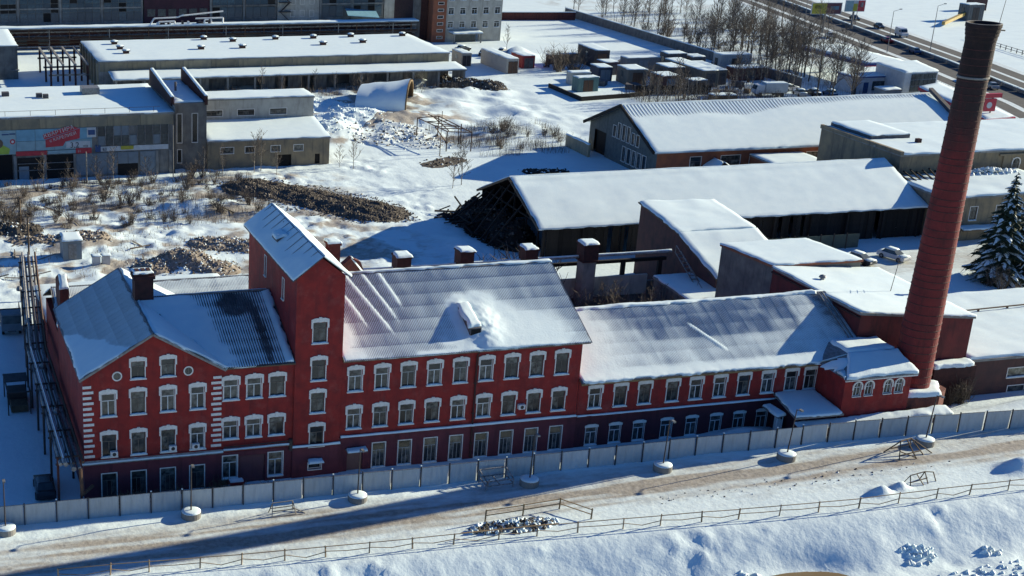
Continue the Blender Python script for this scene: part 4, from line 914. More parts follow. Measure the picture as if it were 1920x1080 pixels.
MB().box(138.8, 139.5, 72.6, 73.3, 9.8, 10.7).build('vent', DBRICK, SB)
sx = thing('snow_heap', 'ragged snow-covered rubble on the ochre building roof edge', 'heap', (148, 61, 6))
YB, r = box_building('ochre_building', 'two-storey weathered ochre building with broken roof edges at the right', 'building', 130.2, 152, 54.4, 66.4, 6.4, STONE, seed=66, step=.9, snow=.26, front_holes=[(135.2, 3.0, 1.2, 2.0), (139.6, 3.0, 1.2, 2.0), (144, 3.0, 1.2, 2.0)], tops=(6.2, 6.5, 6.6, 6.3))
for x in (135.2, 139.6, 144): window(YB, x, 54.4, 3.0, 1.2, 2.0, 'plain2', FRB)
cn = MB().box(132.6, 139, 52.6, 54.35, 1.9, 2.1).build('canopy', TIMBER, YB); snow_slab(cn, (132.6, 52.6, 2.1), (139, 52.6, 2.1), (139, 54.3, 2.2), (132.6, 54.3, 2.2), t=.2, step=.5, seed=8)
for k in range(8): MB().bar((130.8+k*1.0, 62.5+.2*(k % 3), 6.7), (130.9+k*1.1, 66.3, 7.3+.2*(k % 3)), .18).build('bare_rafter', CHAR, YB)
mb = MB()
for i in range(160):
    a = rnd.uniform(0, 6.28); q = rnd.random()**.5; mb.rock((145.5+6*q*math.cos(a), 64.6+1.4*q*math.sin(a), 6.8+1.6*(1-q)*.6), rnd.uniform(.2, .6), rnd, .7)
mb.build('rubble', SNOWD, sx, kind='stuff')
# ---------------------------------------------------------------- brick lean-to shed in the yard and the ruined row of piers
LS = thing('brick_lean_to_shed', 'purplish brick shed with a folded mono-pitch roof sloping steeply to the yard', 'shed', (84.5, 42, 0))
mb = MB()
prof = [(49.9, 9.5), (39.9, 8.3), (30.8, 5.4)]
mb.poly([(79.5, 49.9, -.3), (79.5, 30.8, -.3), (79.5, 30.8, 5.4), (79.5, 39.9, 8.3), (79.5, 49.9, 9.5)]); mb.poly([(90, 30.8, -.3), (90, 49.9, -.3), (90, 49.9, 9.2), (90, 39.9, 8.1), (90, 30.8, 5.4)])
mb.quad((79.5, 30.8, -.3), (90, 30.8, -.3), (90, 30.8, 5.4), (79.5, 30.8, 5.4)); mb.quad((90, 49.9, -.3), (79.5, 49.9, -.3), (79.5, 49.9, 9.5), (90, 49.9, 9.2)); mb.build('wall', PBRICK, LS)
mb = MB(); slab_between(mb, (79.2, 30.4, 5.4), (90.3, 30.4, 5.4), (90.3, 39.9, 8.3), (79.2, 39.9, 8.4), .15); slab_between(mb, (79.2, 39.9, 8.4), (90.3, 39.9, 8.3), (90.3, 50.2, 9.3), (79.2, 50.2, 9.65), .15); r = mb.build('roof', TIMBER, LS)
snow_slab(r, (79.2, 30.4, 5.4), (90.3, 30.4, 5.4), (90.3, 39.9, 8.3), (79.2, 39.9, 8.4), t=.25, step=.7, seed=1); snow_slab(r, (79.2, 39.9, 8.4), (90.3, 39.9, 8.3), (90.3, 50.2, 9.3), (79.2, 50.2, 9.65), t=.25, step=.7, seed=2)
lt = thing('steel_stair', 'light steel stair and handrail climbing the side of the brick lean-to shed', 'stair', (78.6, 34, 0))
for dx in (0, .9): MB().bar((78.0+dx*.9, 30, 2.6), (78.0+dx*.9, 38, 6.6), .1).build('stringer', GSTEEL, lt)
for i in range(14): MB().bar((78.0, 30.3+i*.56, 2.75+i*.28), (78.85, 30.3+i*.56, 2.75+i*.28), .22, .05).build('step', GSTEEL, lt)
for i in range(5): MB().bar((77.95, 30.2+i*1.9, 2.7+i*.95), (77.95, 30.2+i*1.9, 3.7+i*.95), .06).build('baluster', GSTEEL, lt)
MB().bar((77.95, 30.2, 3.7), (77.95, 37.8, 7.5), .06).build('handrail', GSTEEL, lt)
box_building('low_yard_store', 'low store with a smooth blue-shaded snow roof between the wing and the yard', 'shed', 74.6, 85, 28.2, 36.4, 3.6, GSTONE, seed=7, step=.7, tops=(3.6, 3.6, 3.9, 3.9))
# ruined wall with piers and a pipe
RU = thing('ruined_wall', 'broken pale plastered wall with dark lintels linking the brick piers', 'wall', (58, 38, 0))
mb = MB(); mb.box(40, 76, 38.2, 38.6, -.3, 3.0); mb.build('wall', GSTONE, RU)
mb = MB(); mb.box(62.2, 74.5, 37.85, 38.15, 1.5, 4.0); mb.build('plaster_band', CONCW, RU)
mb = MB(); mb.box(39, 77, 38.1, 38.5, 5.6, 6.0); mb.build('lintel_beam', CHAR, RU)
for x in range(41, 77, 5): MB().box(x, x+.5, 38.1, 38.5, 3.0, 5.6).build('post', CHAR, RU)
for k, (x, w, zt) in enumerate(((41.9, 1.7, 8.7), (49.7, 1.7, 8.9), (57.9, 1.6, 8.7), (65.6, 1.95, 8.8))):
    lab = ('leftmost of four snow-capped brick piers behind the main roof', 'second of four snow-capped brick piers behind the main roof', 'third snow-capped brick pier with a shrub growing beside it', 'rightmost and tallest-looking brick pier with its pale shaft in view')[k]
    pi = thing('brick_pier', lab, 'pier', (x, 37, 0), 'snow-capped brick piers')
    mb = MB(); mb.box(x-w/2+.15, x+w/2-.15, 36.1, 37.8, -.3, zt-2.2); mb.build('shaft', PBRICK if k < 3 else CONC, pi)
    mb = MB(); mb.box(x-w/2-.1, x+w/2+.1, 35.9, 38.0, zt-2.2, zt-2.0); mb.box(x-w/2, x+w/2, 36.0, 37.9, zt-2.0, zt-.2); mb.box(x-w/2-.1, x+w/2+.1, 35.9, 38.0, zt-.2, zt); mb.build('head', DBRICK, pi)
    snow_slab(pi, (x-w/2-.15, 35.85, zt), (x+w/2+.15, 35.85, zt), (x+w/2+.15, 38.05, zt), (x-w/2-.15, 38.05, zt), t=.22, step=.35, seed=k+3, edge=.25, name='snow_cap')
op = thing('overhead_pipe', 'snow-dusted pipe running between the brick piers', 'pipe', (55, 37.3, 7))
for a, b in ((36.5, 41.0), (42.8, 48.8), (50.6, 57.0), (58.8, 64.6), (66.6, 77)):
    MB().tube((a, 37.2, 7.0), (b, 37.2, 7.0), .17, n=8).build('pipe_section', PIPE, op)
    snow_slab(op, (a, 37.08, 7.14), (b, 37.08, 7.14), (b, 37.32, 7.14), (a, 37.32, 7.14), t=.1, step=.5, seed=9, edge=.06, ragged=.05)

mf = thing('mesh_fence', 'dark green mesh fence panels behind the snowed-in cars of the rear yard', 'fence', (108, 54, 0))
gm_ = paint('dark_green_paint', (.05, .08, .07), .6)
for i in range(9): MB().box(98+i*2.1, 99.95+i*2.1, 54.2, 54.26, .1, 2.1).build('panel', gm_, mf); MB().box(97.9+i*2.1, 98.0+i*2.1, 54.15, 54.3, -.2, 2.3).build('post', STEEL, mf)
# ================================================================ BACKGROUND
# ---------------------------------------------------------------- billboard building
BB, r = box_building('workshop_with_billboards', 'long workshop with faded blue and red advertising boards and broken windows', 'building', -14, 30.3, 114.6, 139.5, 9.9, CONC, seed=81, step=1.6, snow=.17)
pm = [MB().box(0, 5.4, -.1, 0, 0, 1.95).mesh('concrete_panel', YCONC), MB().box(0, 5.4, -.13, 0, 0, 1.95).mesh('concrete_panel', YCONC)]
for i in range(8): place('concrete_panel', pm[i % 2], BB, (-13.4+i*5.45, 114.6, 8.25))
for i in range(11): MB().tube((-13+i*4, 115.0, 10.3), (-13+i*4, 115.0, 11.1), .04, n=4).build('roof_rail_post', RUST, BB)
MB().tube((-13, 115.0, 11.1), (28, 115.0, 11.1), .035, n=4).build('roof_rail', RUST, BB)
BLUEB = paint('faded_blue_board', (.17, .36, .47), .6, rand=.1); TEAL = paint('pale_teal_board', (.28, .42, .46), .6); REDB = paint('red_board', (.50, .035, .055), .5); GREENB = paint('lime_board', (.38, .52, .07), .5)
GREYB = paint('grey_blue_sheet', (.19, .23, .26), .6, rand=.08); WHT = paint('white_board', (.55, .57, .58), .5); NAVY = paint('navy_paint', (.02, .07, .2), .5); BLK = paint('black_print', (.015, .02, .03), .6); YEL = paint('yellow_board', (.42, .38, .04), .5)
def board(name, m, x0, x1, z0, z1, y=114.5, par=BB): return MB().box(x0, x1, y-.06, y, z0, z1).build(name, m, par)
def text_mesh(s, size, m, loc, par, rot=0.0, name='lettering', extrude=.01):
    c = bpy.data.curves.new(name, 'FONT'); c.body = s; c.size = size; c.extrude = extrude; c.resolution_u = 3
    tmp = bpy.data.objects.new('tmp_text', c); COL.objects.link(tmp)
    dg = bpy.context.evaluated_depsgraph_get(); me_ = bpy.data.meshes.new_from_object(tmp.evaluated_get(dg))
    bpy.data.objects.remove(tmp); me_.name = name; me_.materials.clear(); me_.materials.append(m)
    M = Matrix.Translation(loc) @ Matrix.Rotation(-rot, 4, 'Y') @ Matrix.Rotation(math.pi/2, 4, 'X')
    return place(name, me_, par, M=M)
ad = thing('advertising_board', 'wide faded blue advertising board with slanted red banners on the workshop front', 'billboard', (9, 114.4, 4))
for i in range(4):
    board('board_panel', BLUEB, 4.55+i*3.05, 7.55+i*3.05, 6.35, 8.2, 114.45, ad); board('board_panel', TEAL, 4.55+i*3.05, 7.55+i*3.05, 4.75, 6.3, 114.45, ad)
mb = MB(); mb.prism([(8.8, 114.37, 7.3), (9.0, 114.37, 6.5), (14.6, 114.37, 8.15), (13.4, 114.37, 8.55), (12.6, 114.37, 8.5)], (0, .015, 0)); mb.build('banner', REDB, ad)
mb = MB(); mb.prism([(9.2, 114.36, 5.2), (12.0, 114.36, 5.35), (12.4, 114.36, 6.05), (14.7, 114.36, 6.5), (14.8, 114.36, 8.15), (9.2, 114.36, 6.45)], (0, .008, 0)); mb.build('banner', REDB, ad)
text_mesh('КВАРТИРА', .95, WHT, (9.0, 114.33, 6.75), ad, .27)
text_mesh('с КАРЕЛИЕЙ', .72, WHT, (9.9, 114.33, 6.0), ad, .27)
board('price_panel', WHT, 12.5, 16.4, 5.0, 6.0, 114.385, ad); text_mesh('3,2', 1.25, BLK, (13.1, 114.31, 5.02), ad); text_mesh('млн', .45, BLK, (15.2, 114.31, 5.1), ad)
board('strip', REDB, 4.4, 9.4, 3.95, 4.7, 114.4, ad); board('strip', TEAL, 9.45, 14.0, 4.1, 4.65, 114.4, ad); board('strip', REDB, 14.05, 16.6, 4.0, 4.9, 114.4, ad); text_mesh('11', .55, WHT, (14.3, 114.33, 4.2), ad)
board('sign_panel', WHT, 15.9, 17.4, 6.6, 8.2, 114.4, ad); board('emblem', NAVY, 16.1, 17.2, 7.0, 7.8, 114.33, ad)
ad2 = thing('advertising_board', 'lime green and pale blue advertising board at the far left of the workshop', 'billboard', (2, 114.4, 4))
board('board_panel', TEAL, -2.5, 4.5, 4.3, 8.2, 114.45, ad2)
mb = MB(); mb.prism([(-2.5, 114.37, 4.35), (3.3, 114.37, 4.35), (3.5, 114.37, 5.2), (2.0, 114.37, 6.1), (1.6, 114.37, 7.2), (-2.5, 114.37, 7.3)], (0, .015, 0)); mb.build('green_field', GREENB, ad2)
for (x, z, rr0, m) in ((1.7, 6.1, .75, TIMBER), (3.95, 6.35, .42, REDB), (3.95, 6.35, .22, WHT)):
    mb = MB(); mb.prism([(x+rr0*math.cos(a), 114.34-(.02 if m is WHT else 0), z+rr0*math.sin(a)) for a in [2*math.pi*k/16 for k in range(16)]], (0, .01, 0)); mb.build('disc', m, ad2)
board('lettering_bar', NAVY, 2.3, 3.4, 7.45, 7.62, 114.36, ad2); board('lettering_bar', NAVY, 3.5, 4.4, 7.5, 7.68, 114.36, ad2)
ad3 = thing('advertising_board', 'narrow pale strip of signs with a yellow patch under the broken windows', 'billboard', (22, 114.4, 4.4))
board('board_panel', WHT, 17.3, 29.3, 4.15, 4.95, 114.5, ad3); board('blue_patch', NAVY, 17.2, 18.1, 4.1, 5.2, 114.42, ad3); board('yellow_patch', YEL, 21.4, 23.5, 4.35, 4.95, 114.42, ad3); text_mesh('63', .7, BLK, (18.4, 114.4, 4.25), ad3)
wp = [MB().box(0, 1.24, 0, .08, 0, 1.55).mesh('window_panel', GLASSD), MB().box(0, 1.24, .05, .12, 0, 1.55).mesh('window_panel', GREYB), MB().box(0, 1.24, .3, .35, 0, 1.55).mesh('window_panel', CHAR)]
for i in range(9):                                               # broken glazing to the right of the boards
    for j in range(2):
        k = rnd.choice((0, 0, 0, 1, 1, 2)); place('window_panel', wp[k], BB, (17.7+i*1.3, 114.4, 5.1+j*1.6))
for i in range(10): MB().box(17.55+i*1.3, 17.65+i*1.3, 114.25, 114.4, 5.0, 8.25).build('mullion', GSTEEL, BB)
for i in range(6): board('cladding_sheet', GREYB, 14.0+i*1.72, 15.66+i*1.72, .4 if i < 4 else 2.0, 3.9, 114.5)
board('dark_opening', CHAR, 20.9, 24.2, -.2, 2.1, 114.56); board('dark_opening', CHAR, 4.6, 8.8, -.2, 3.6, 114.56); board('dark_opening', CHAR, 9.2, 13.7, -.2, 3.9, 114.56); board('dark_opening', CHAR, -4, 3.8, -.2, 4.2, 114.56)
board('door', GREYB, 4.8, 6.4, -.2, 2.2, 114.45); board('cladding_sheet', GREYB, 24.6, 27.2, -.2, 3.9, 114.5)
for x in (4.2, 9.0, 13.8, 27.4, 29.6): board('column', CONC, x-.2, x+.25, -.2, 4.0, 114.35)
for z in (1.5, 2.6): MB().box(4.6, 13.7, 114.3, 114.4, z, z+.1).build('rail', GSTEEL, BB)
for x, y, s_ in ((4.5, 132, .6), (10.0, 130, .5), (11.0, 129, .45)): MB().box(x-s_, x+s_, y-s_, y+s_, 10.1, 11).build('roof_vent', DSLATE, BB)
MB().box(17.5, 20.5, 131, 134, 10.1, 11.4).build('roof_hatch', GSTEEL, BB)
# stair block with two parapet walls
SK = thing('stair_block', 'grey stair block with two sloping snow-capped parapets beside the billboard workshop', 'building', (33.3, 117, 0))
mb = MB(); front_wall(mb, 30.35, 36.2, 116.6, -.3, 11.2, [(31.6, 4.6, .8, 4.8), (34.2, 4.6, .9, 4.8), (31.6, 1.2, .7, 2.2)]); side_wall(mb, 36.2, 116.6, 136, -.3, 11.2, [], .2, 1); side_wall(mb, 30.35, 114.0, 136, -.3, 11.2, [], .2, -1); mb.quad((30.35, 116.6, 11.2), (36.2, 116.6, 11.2), (36.2, 136, 11.2), (30.35, 136, 11.2)); mb.build('wall', GSTONE, SK)
for x, z, w, h in ((31.6, 4.6, .8, 4.8), (34.2, 4.6, .9, 4.8), (31.6, 1.2, .7, 2.2)): window(SK, x, 116.6, z, w, h, 'slot', GSTEEL, snow=False)
snow_slab(SK, (30.8, 117, 11.2), (35.8, 117, 11.2), (35.8, 136, 11.2), (30.8, 136, 11.2), t=.25, step=1.2, seed=82)
for x in (30.4, 36.1):
    mb = MB(); mb.prism([(x-.25, 116.4, 10.8), (x-.25, 136.5, 10.8), (x-.25, 136.5, 13.6), (x-.25, 135.2, 13.7), (x-.25, 116.4, 12.3)], (.5, 0, 0)); p_ = mb.build('parapet', DBRICK, SK)
    snow_slab(p_, (x-.3, 116.4, 12.32), (x+.3, 116.4, 12.32), (x+.3, 135.2, 13.72), (x-.3, 135.2, 13.72), t=.18, step=.8, seed=83, edge=.1, ragged=.05)
MB().tube((32.8, 126, 11.2), (32.8, 126, 13), .2, n=8).build('flue', DSLATE, SK)
# two-step annex
SA, r = box_building('stepped_annex', 'low ochre brick annex with a snowy roof right of the stair block', 'building', 36.25, 57.5, 115.9, 125.6, 4.5, STONE, seed=84, step=1, tops=(4.5, 4.5, 5.9, 5.9), front_holes=[(39.6, 2.6, 2.2, 1.0), (43.5, 2.6, 1.6, 1.0), (48, 2.6, 1.6, 1.0), (52, 2.6, 1.6, 1.0), (49.6, -.2, 2.4, 2.2), (55.4, .2, .9, 1.7)])
for x, w in ((39.6, 2.2), (43.5, 1.6), (48, 1.6), (52, 1.6)): window(SA, x, 115.9, 2.6, w, 1.0, 'slot', GSTEEL, snow=False)
board('dark_opening', CHAR, 48.4, 50.8, -.2, 2.0, 116.3, SA); board('dark_opening', CHAR, 55, 55.9, .2, 1.9, 116.3, SA)
SA2, r = box_building('upper_annex', 'pale panelled upper storey with three strip windows behind the ochre annex', 'building', 36.3, 57.4, 125.7, 132.2, 9.6, CONCW, seed=85, step=1, front_holes=[(39.5, 6.9, 3.0, 1.0), (45.2, 6.9, 3.0, 1.0), (51, 6.9, 3.0, 1.0)])
for x in (39.5, 45.2, 51): window(SA2, x, 125.7, 6.9, 3.0, 1.0, 'barred', FRB, snow=False)
# ---------------------------------------------------------------- long flat workshop with lean-to
WS, r = box_building('flat_workshop', 'long flat workshop with roof vents and an ochre panel band', 'building', 28.6, 107.6, 188.2, 215.5, 5.9, CONC, seed=86, step=2.2, snow=.16)
pw = MB().box(0, 5.9, -.12, 0, 0, 1.95).mesh('concrete_panel', YCONC)
for i in range(13): place('concrete_panel', pw, WS, (28.8+i*6.05, 188.2, 4.0))
for i in range(7): MB().box(28.2, 28.6, 188.4+i*4.3, 189.4+i*4.3, -.3, 5.8).build('fin', YCONC, WS)
vm = MB().box(-.6, .6, -.6, .6, 0, .75).mesh('roof_vent', DBRICK); vc = MB().box(-.8, .8, -.8, .8, .75, .9).mesh('vent_cap', DSLATE); vs_ = MB().lathe((0, 0, .9), [(.8, 0), (.7, .18), (.35, .28)], 8).mesh('snow_cap', SNOW)
for x, y in ((35.3, 209.7), (35.5, 202.9), (35.9, 197), (53.3, 200.2), (56.8, 213.5), (62.8, 209.6), (62.8, 200.3), (73.4, 211.3), (82.7, 211.6), (82.2, 202), (92.2, 212.5), (92.3, 203.7), (105, 212.2)):
    v_ = place('roof_vent', vm, WS, (x, y, 6.1)); place('vent_cap', vc, v_, (x, y, 6.1)); place('snow_cap', vs_, v_, (x, y, 6.1))
LT = thing('open_lean_to', 'open-fronted lean-to with a snowy roof along the flat workshop', 'lean-to', (70, 184, 0))
mb = MB(); slab_between(mb, (30.5, 180.8, 3.5), (109, 180.8, 3.6), (109, 188.1, 4.0), (30.5, 188.1, 4.0), .25); rl2 = mb.build('roof', CONC, LT); snow_slab(rl2, (30.4, 180.7, 3.5), (109.2, 180.7, 3.6), (109.2, 188.1, 4.0), (30.4, 188.1, 4.0), t=.22, step=1.4, seed=87, ragged=.4)
for i in range(14): MB().box(31+i*5.95, 31.4+i*5.95, 181, 181.4, -.3, 3.3).build('column', CONC, LT)
pw2 = MB().box(0, 2.85, 0, .12, 0, 3.3).mesh('wall_panel', GSTONE)
for i in range(27):
    if i in (4, 9, 10, 17, 20, 22, 23): continue
    place('wall_panel', pw2, LT, (31+i*2.9, 185+rnd.choice((0, 0, -2.2)), -.2))
# far-left house and courtyard frames
FL, r = box_building('panel_house', 'grey panel house at the far left edge with a snowy flat roof', 'building', 0, 13.1, 204.4, 228, 7.1, GSTONE, seed=88, step=1.5)
MB().box(11.5, 13.3, 203.6, 204.3, 2.0, 2.2).build('door_hood', GSTEEL, FL)
FR = thing('concrete_frame', 'bare dark concrete beams and posts left of the flat workshop', 'frame', (22, 200, 0))
for i in range(4):
    x = 18.5+i*2.6
    for y in (190, 200, 212): MB().box(x, x+.4, y, y+.4, -.3, 5.2).build('post', DBRICK, FR)
    MB().box(x, x+.4, 189.5, 213, 5.2, 5.6).build('beam', CONC, FR)
for y in (190, 200, 212): MB().box(18.2, 27, y, y+.35, 3.0, 3.35).build('tie', CONC, FR)
# ---------------------------------------------------------------- pipe gallery on trestles
GA = thing('pipe_gallery', 'long trestle gallery of trusses and pipes topped with snow across the back', 'gallery', (65, 241, 0))
for y in (238.6, 241.4):
    for z in (3.2, 5.6): MB().box(-6, 119, y-.12, y+.12, z-.12, z+.12).build('chord', STEEL, GA)
for i in range(26):
    x = -5.5+i*4.9
    for y in (238.6, 241.4):
        MB().bar((x, y, -.3 if i % 2 == 0 else 3.2), (x, y, 5.6), .2).build('post', RUST if i % 3 else CONC, GA)
        if i < 25: MB().bar((x, y, 3.2 if i % 2 else 5.6), (x+4.9, y, 5.6 if i % 2 else 3.2), .12).build('diagonal', STEEL, GA)
for k, (y, z, r_) in enumerate(((239.2, 3.6, .25), (240.1, 3.65, .3), (240.9, 3.55, .22), (240, 4.8, .2))): MB().tube((-6, y, z), (119, y, z), r_, n=8).build('pipe', PIPE if k % 2 else RUST, GA)
rg = MB().box(-6, 119, 238.3, 241.7, 5.75, 5.9).build('deck', CONC, GA); snow_slab(rg, (-6, 238.3, 5.9), (119, 238.3, 5.9), (119, 241.7, 5.9), (-6, 241.7, 5.9), t=.3, step=1.6, seed=89, ragged=.3)
DW = thing('gallery_shade_block', 'long dark block added to stand in for shade behind the trestle gallery', 'shed', (55, 247, 0)); MB().box(-12, 118, 245, 251, -.3, 4.6).build('wall', DBRICK, DW); MB().box(-12.3, 118.3, 244.7, 251.3, 4.6, 4.8).build('roof', DSLATE, DW)  # dark colour of this added block replaces the shade under the gallery
for i in range(24): MB().box(-10+i*5.3, -7.5+i*5.3, 244.9, 244.99, 1.0, 3.2).build('window', GLASSD, DW)
for k, (z, y) in enumerate(((1.4, 238.9), (2.2, 240.6))): MB().tube((-6, y, z), (119, y, z), .22, n=8).build('pipe', RUST if k else PIPE, GA)
EQ = thing('pipe_plant', 'cluster of white pipe bends and valves on the trestle gallery', 'pipework', (58, 240, 6))
for p in ([(49, 240, 6), (50, 240, 7.6), (56, 240, 7.8), (57.5, 240, 8.4)], [(51, 239, 6), (51, 239, 6.9), (55, 239, 7.0), (55, 239, 6)], [(60.5, 240, 7.4), (67.5, 240, 7.5), (67.5, 240, 6.0), (64.5, 240, 6.0), (64.5, 240, 7.2)], [(57, 241, 8), (68, 242, 8.8)], [(62.5, 239, 6), (62.6, 239, 7.2), (63.6, 239, 7.3)]):
    mb = MB()
    for a, b in zip(p, p[1:]): mb.tube(a, b, .2, n=6)
    mb.build('pipe_bend', FRW, EQ)
for i in range(14): x = rnd.uniform(49, 64); MB().box(x, x+.5, 239, 239.6, 5.9, 6.3+rnd.random()).build('valve', rnd.choice((RUST, STEEL, FRW)), EQ)
# ---------------------------------------------------------------- factory halls along the top edge
GLB = glass_mat('hall_glass', (.03, .06, .085), (.07, .13, .16), rough=.3)
def hall(label, x0, x1, wall_m, bays, z1=15, y=282, sill=1.6, glass=GLB, rows=4, plinth=None, depth=30):
    o = thing('factory_hall', label, 'building', ((x0+x1)/2, y, 0))
    mb = MB(); mb.box(x0, x1, y, y+depth, -.5, z1); mb.build('wall', wall_m, o)
    if bays:
        bw = (x1-x0)/bays; cols = max(2, int(bw/2.2)); pwid = (bw-1.0)/cols; ph = (z1-sill-1.5)/rows
        pane = MB().box(0.06, pwid-.06, -.1, 0, .06, ph-.06).mesh('pane', glass); dk = MB().box(0.06, pwid-.06, -.06, .02, .06, ph-.06).mesh('pane', CHAR)
        for b_ in range(bays):
            fr = MB().box(x0+b_*bw+.4, x0+(b_+1)*bw-.4, y-.12, y-.02, sill-.12, sill).build('window', CONC, o)
            for i in range(cols):
                for j in range(rows):
                    place('pane', dk if rnd.random() < .16 else pane, fr, (x0+b_*bw+.5+i*pwid, y-.02, sill+j*ph))
            MB().box(x0+b_*bw-.25, x0+b_*bw+.25, y-.35, y-.01, -.5, z1).build('pilaster', CONC, o)
        MB().box(x0, x1, y-.3, y-.13, 4.6, 5.0).build('spandrel', wall_m, o)
    return o
h1 = hall('dark glazed factory hall at the top left corner', 9, 54.6, CONC, 4, sill=1.2, rows=5)
h2 = hall('dark maroon windowless hall section behind the pipe bends', 54.9, 73.4, mat('maroon_panel', (.07, .028, .038), (.045, .022, .03), scale=.5), 0, depth=28)
for i in range(6): MB().box(55.8+i*2.95, 58+i*2.95, 281.9, 282, 2.2, 4.2).build('window', GLASSD, h2)
h3 = hall('blue glass hall section behind the trestle gallery', 73.7, 92.8, GSTONE, 2, sill=1.4, rows=4)
h4 = hall('beige panel stair section with a zigzag fire escape', 93.0, 105.3, CONCW, 0)
for i in range(3):
    for j in range(3): window(h4, 97.5+i*2.8, 282, 1.5+j*3.4, 1.2, 1.6, 'plain2', FRB, snow=False)
fe = thing('fire_escape', 'dark zigzag fire escape on the beige stair section', 'stair', (95, 281, 0))
for j in range(4):
    MB().bar((93.6 if j % 2 else 96.4, 281.2, .3+j*2.6), (96.4 if j % 2 else 93.6, 281.2, 2.9+j*2.6), .9, .15).build('flight', STEEL, fe); MB().box(93.2, 96.8, 280.8, 281.8, 2.8+j*2.6, 2.95+j*2.6).build('landing', STEEL, fe)
h5 = hall('teal glazed hall section left of the concrete blind tower', 105.6, 124.5, CONC, 2, sill=1.2, rows=4)
h6 = hall('blind beige concrete tower beside the office block', 124.8, 131.5, CONCW, 0)
aw = thing('awning', 'blue sheet canopy tilted on the hall front near the office block', 'canopy', (116, 279, 2)); MB().hexa([(112, 276, 2.2), (121, 275, 1.6), (122, 281, 2.6), (113, 281.8, 3.4), (112, 276, 2.35), (121, 275, 1.75), (122, 281, 2.75), (113, 281.8, 3.55)]).build('sheet', BLUEB, aw); MB().tube((113, 277, 0), (113, 277, 2.2), .1).build('post', STEEL, aw); MB().tube((120, 276, 0), (120, 276, 1.8), .1).build('post', STEEL, aw)
# office block
OF = thing('office_block', 'white panel office block with rows of dark windows and an orange brick end', 'building', (135, 240.5, 0))
ox = [128.6+i*3.25 for i in range(5)]
ow = [(x, z, 1.5, 1.7) for z in (3.6, 7.1, 10.6) for x in ox]
mb = MB(); front_wall(mb, 127.2, 142.9, 240.5, -.5, 15, ow+[(135.5, -.3, 2.6, 2.3)]); side_wall(mb, 142.9, 240.5, 256, -.5, 15, [], .2, 1); side_wall(mb, 127.2, 240.5, 256, -.5, 15, [], .2, -1); mb.quad((127.2, 240.5, 15), (142.9, 240.5, 15), (142.9, 256, 15), (127.2, 256, 15)); mb.build('wall', CONCW, OF)
for (x, z, w, h) in ow: window(OF, x, 240.5, z, w, h, 'plain2', FRW)
mb = MB(); front_wall(mb, 123.4, 127.2, 240.2, -.5, 15, [(125.6, 1.0+k*1.75, 1.5, .55) for k in range(8)]); side_wall(mb, 123.4, 240.2, 256, -.5, 15, [], .2, -1); mb.build('brick_end', OBRICK, OF)
for k in range(8): window(OF, 125.6, 240.2, 1.0+k*1.75, 1.5, .55, 'slot', FRB, snow=False)
cn = MB().box(128.3, 136.6, 237.3, 240.4, 2.3, 2.55).build('entrance_canopy', CONC, OF); snow_slab(cn, (128.2, 237.2, 2.55), (136.7, 237.2, 2.55), (136.7, 240.4, 2.6), (128.2, 240.4, 2.6), t=.3, step=.8, seed=4)
for x in (128.8, 136.2): MB().box(x-.15, x+.15, 237.5, 237.8, -.3, 2.3).build('column', CONC, OF)
board('glazed_entrance', GLASSD, 130, 135.8, -.3, 2.2, 240.45, OF)
DKS = thing('service_tower', 'dark shadowed service tower between the halls and the office block', 'building', (121, 246, 0)); MB().box(119.2, 123.3, 243.5, 258, -.5, 14).build('wall', DBRICK, DKS); MB().box(119.1, 121.2, 243.3, 243.48, 1, 12).build('pipe_duct', GSTONE, DKS)
# ---------------------------------------------------------------- concrete slab walls
def slab_wall(label, pts, h=2.4, pan=6.0, m=PBRICK):
    o = thing('slab_wall', label, 'wall', (*pts[0], 0))
    for a, b in zip(pts, pts[1:]):
        a = Vector((*a, 0)); b = Vector((*b, 0)); L = (b-a).length; n = max(1, round(L/pan)); ang = math.atan2(b.y-a.y, b.x-a.x)
        pm_ = MB().box(.04, L/n-.04, -.15, .15, -.4, h).mesh('wall_slab', m); sm = MB().box(0, L/n, -.2, .2, h, h+.2).mesh('slab_snow', SNOW)
        for i in range(n): c = a+(b-a)*(i/n); q = place('wall_slab', pm_, o, tuple(c), ang); place('slab_snow', sm, q, tuple(c), ang)
    return o
slab_wall('brown boundary wall running away beside the office block', [(146, 279), (181, 274)], h=2.2, m=BRICK)
slab_wall('grey slab wall receding between the snow field and the birches', [(182.6, 284), (182.8, 240), (183, 166)], h=2.2, m=GSTONE)
# ---------------------------------------------------------------- highway
def ribbon(name, pts, w0, w1, z, m, kind='structure', label=None, cat=None):
    mb = MB()
    for i, p in enumerate(pts):
        p = Vector((*p, 0)); d = (Vector((*pts[min(i+1, len(pts)-1)], 0))-Vector((*pts[max(i-1, 0)], 0))).normalized(); nn = Vector((-d.y, d.x, 0))
        mb.v += [tuple(p+nn*w0+Vector((0, 0, z))), tuple(p+nn*w1+Vector((0, 0, z)))]
    for i in range(len(pts)-1): mb.f.append((2*i, 2*i+1, 2*i+3, 2*i+2)); mb.mi.append(0)
    o = mb.build(name, m); 
    if kind: o['kind'] = kind
    return o
HW = [(150, -60), (196, 60), (226, 140), (240.5, 190), (253, 240), (264, 285), (276, 335), (300, 450)]
for i, p in enumerate(HW): pass
ribbon('highway', HW, 13.5, -12.5, .06, ASPH)
ribbon('highway_slush', HW, 9.2, 7.6, .064, SNOWD); ribbon('highway_slush', HW, -6.5, -7.6, .064, SNOWD); ribbon('highway_shoulder', HW, -11.4, -13.5, .068, SNOWD); ribbon('highway_shoulder', HW, 14.5, 12.6, .068, SNOWD)
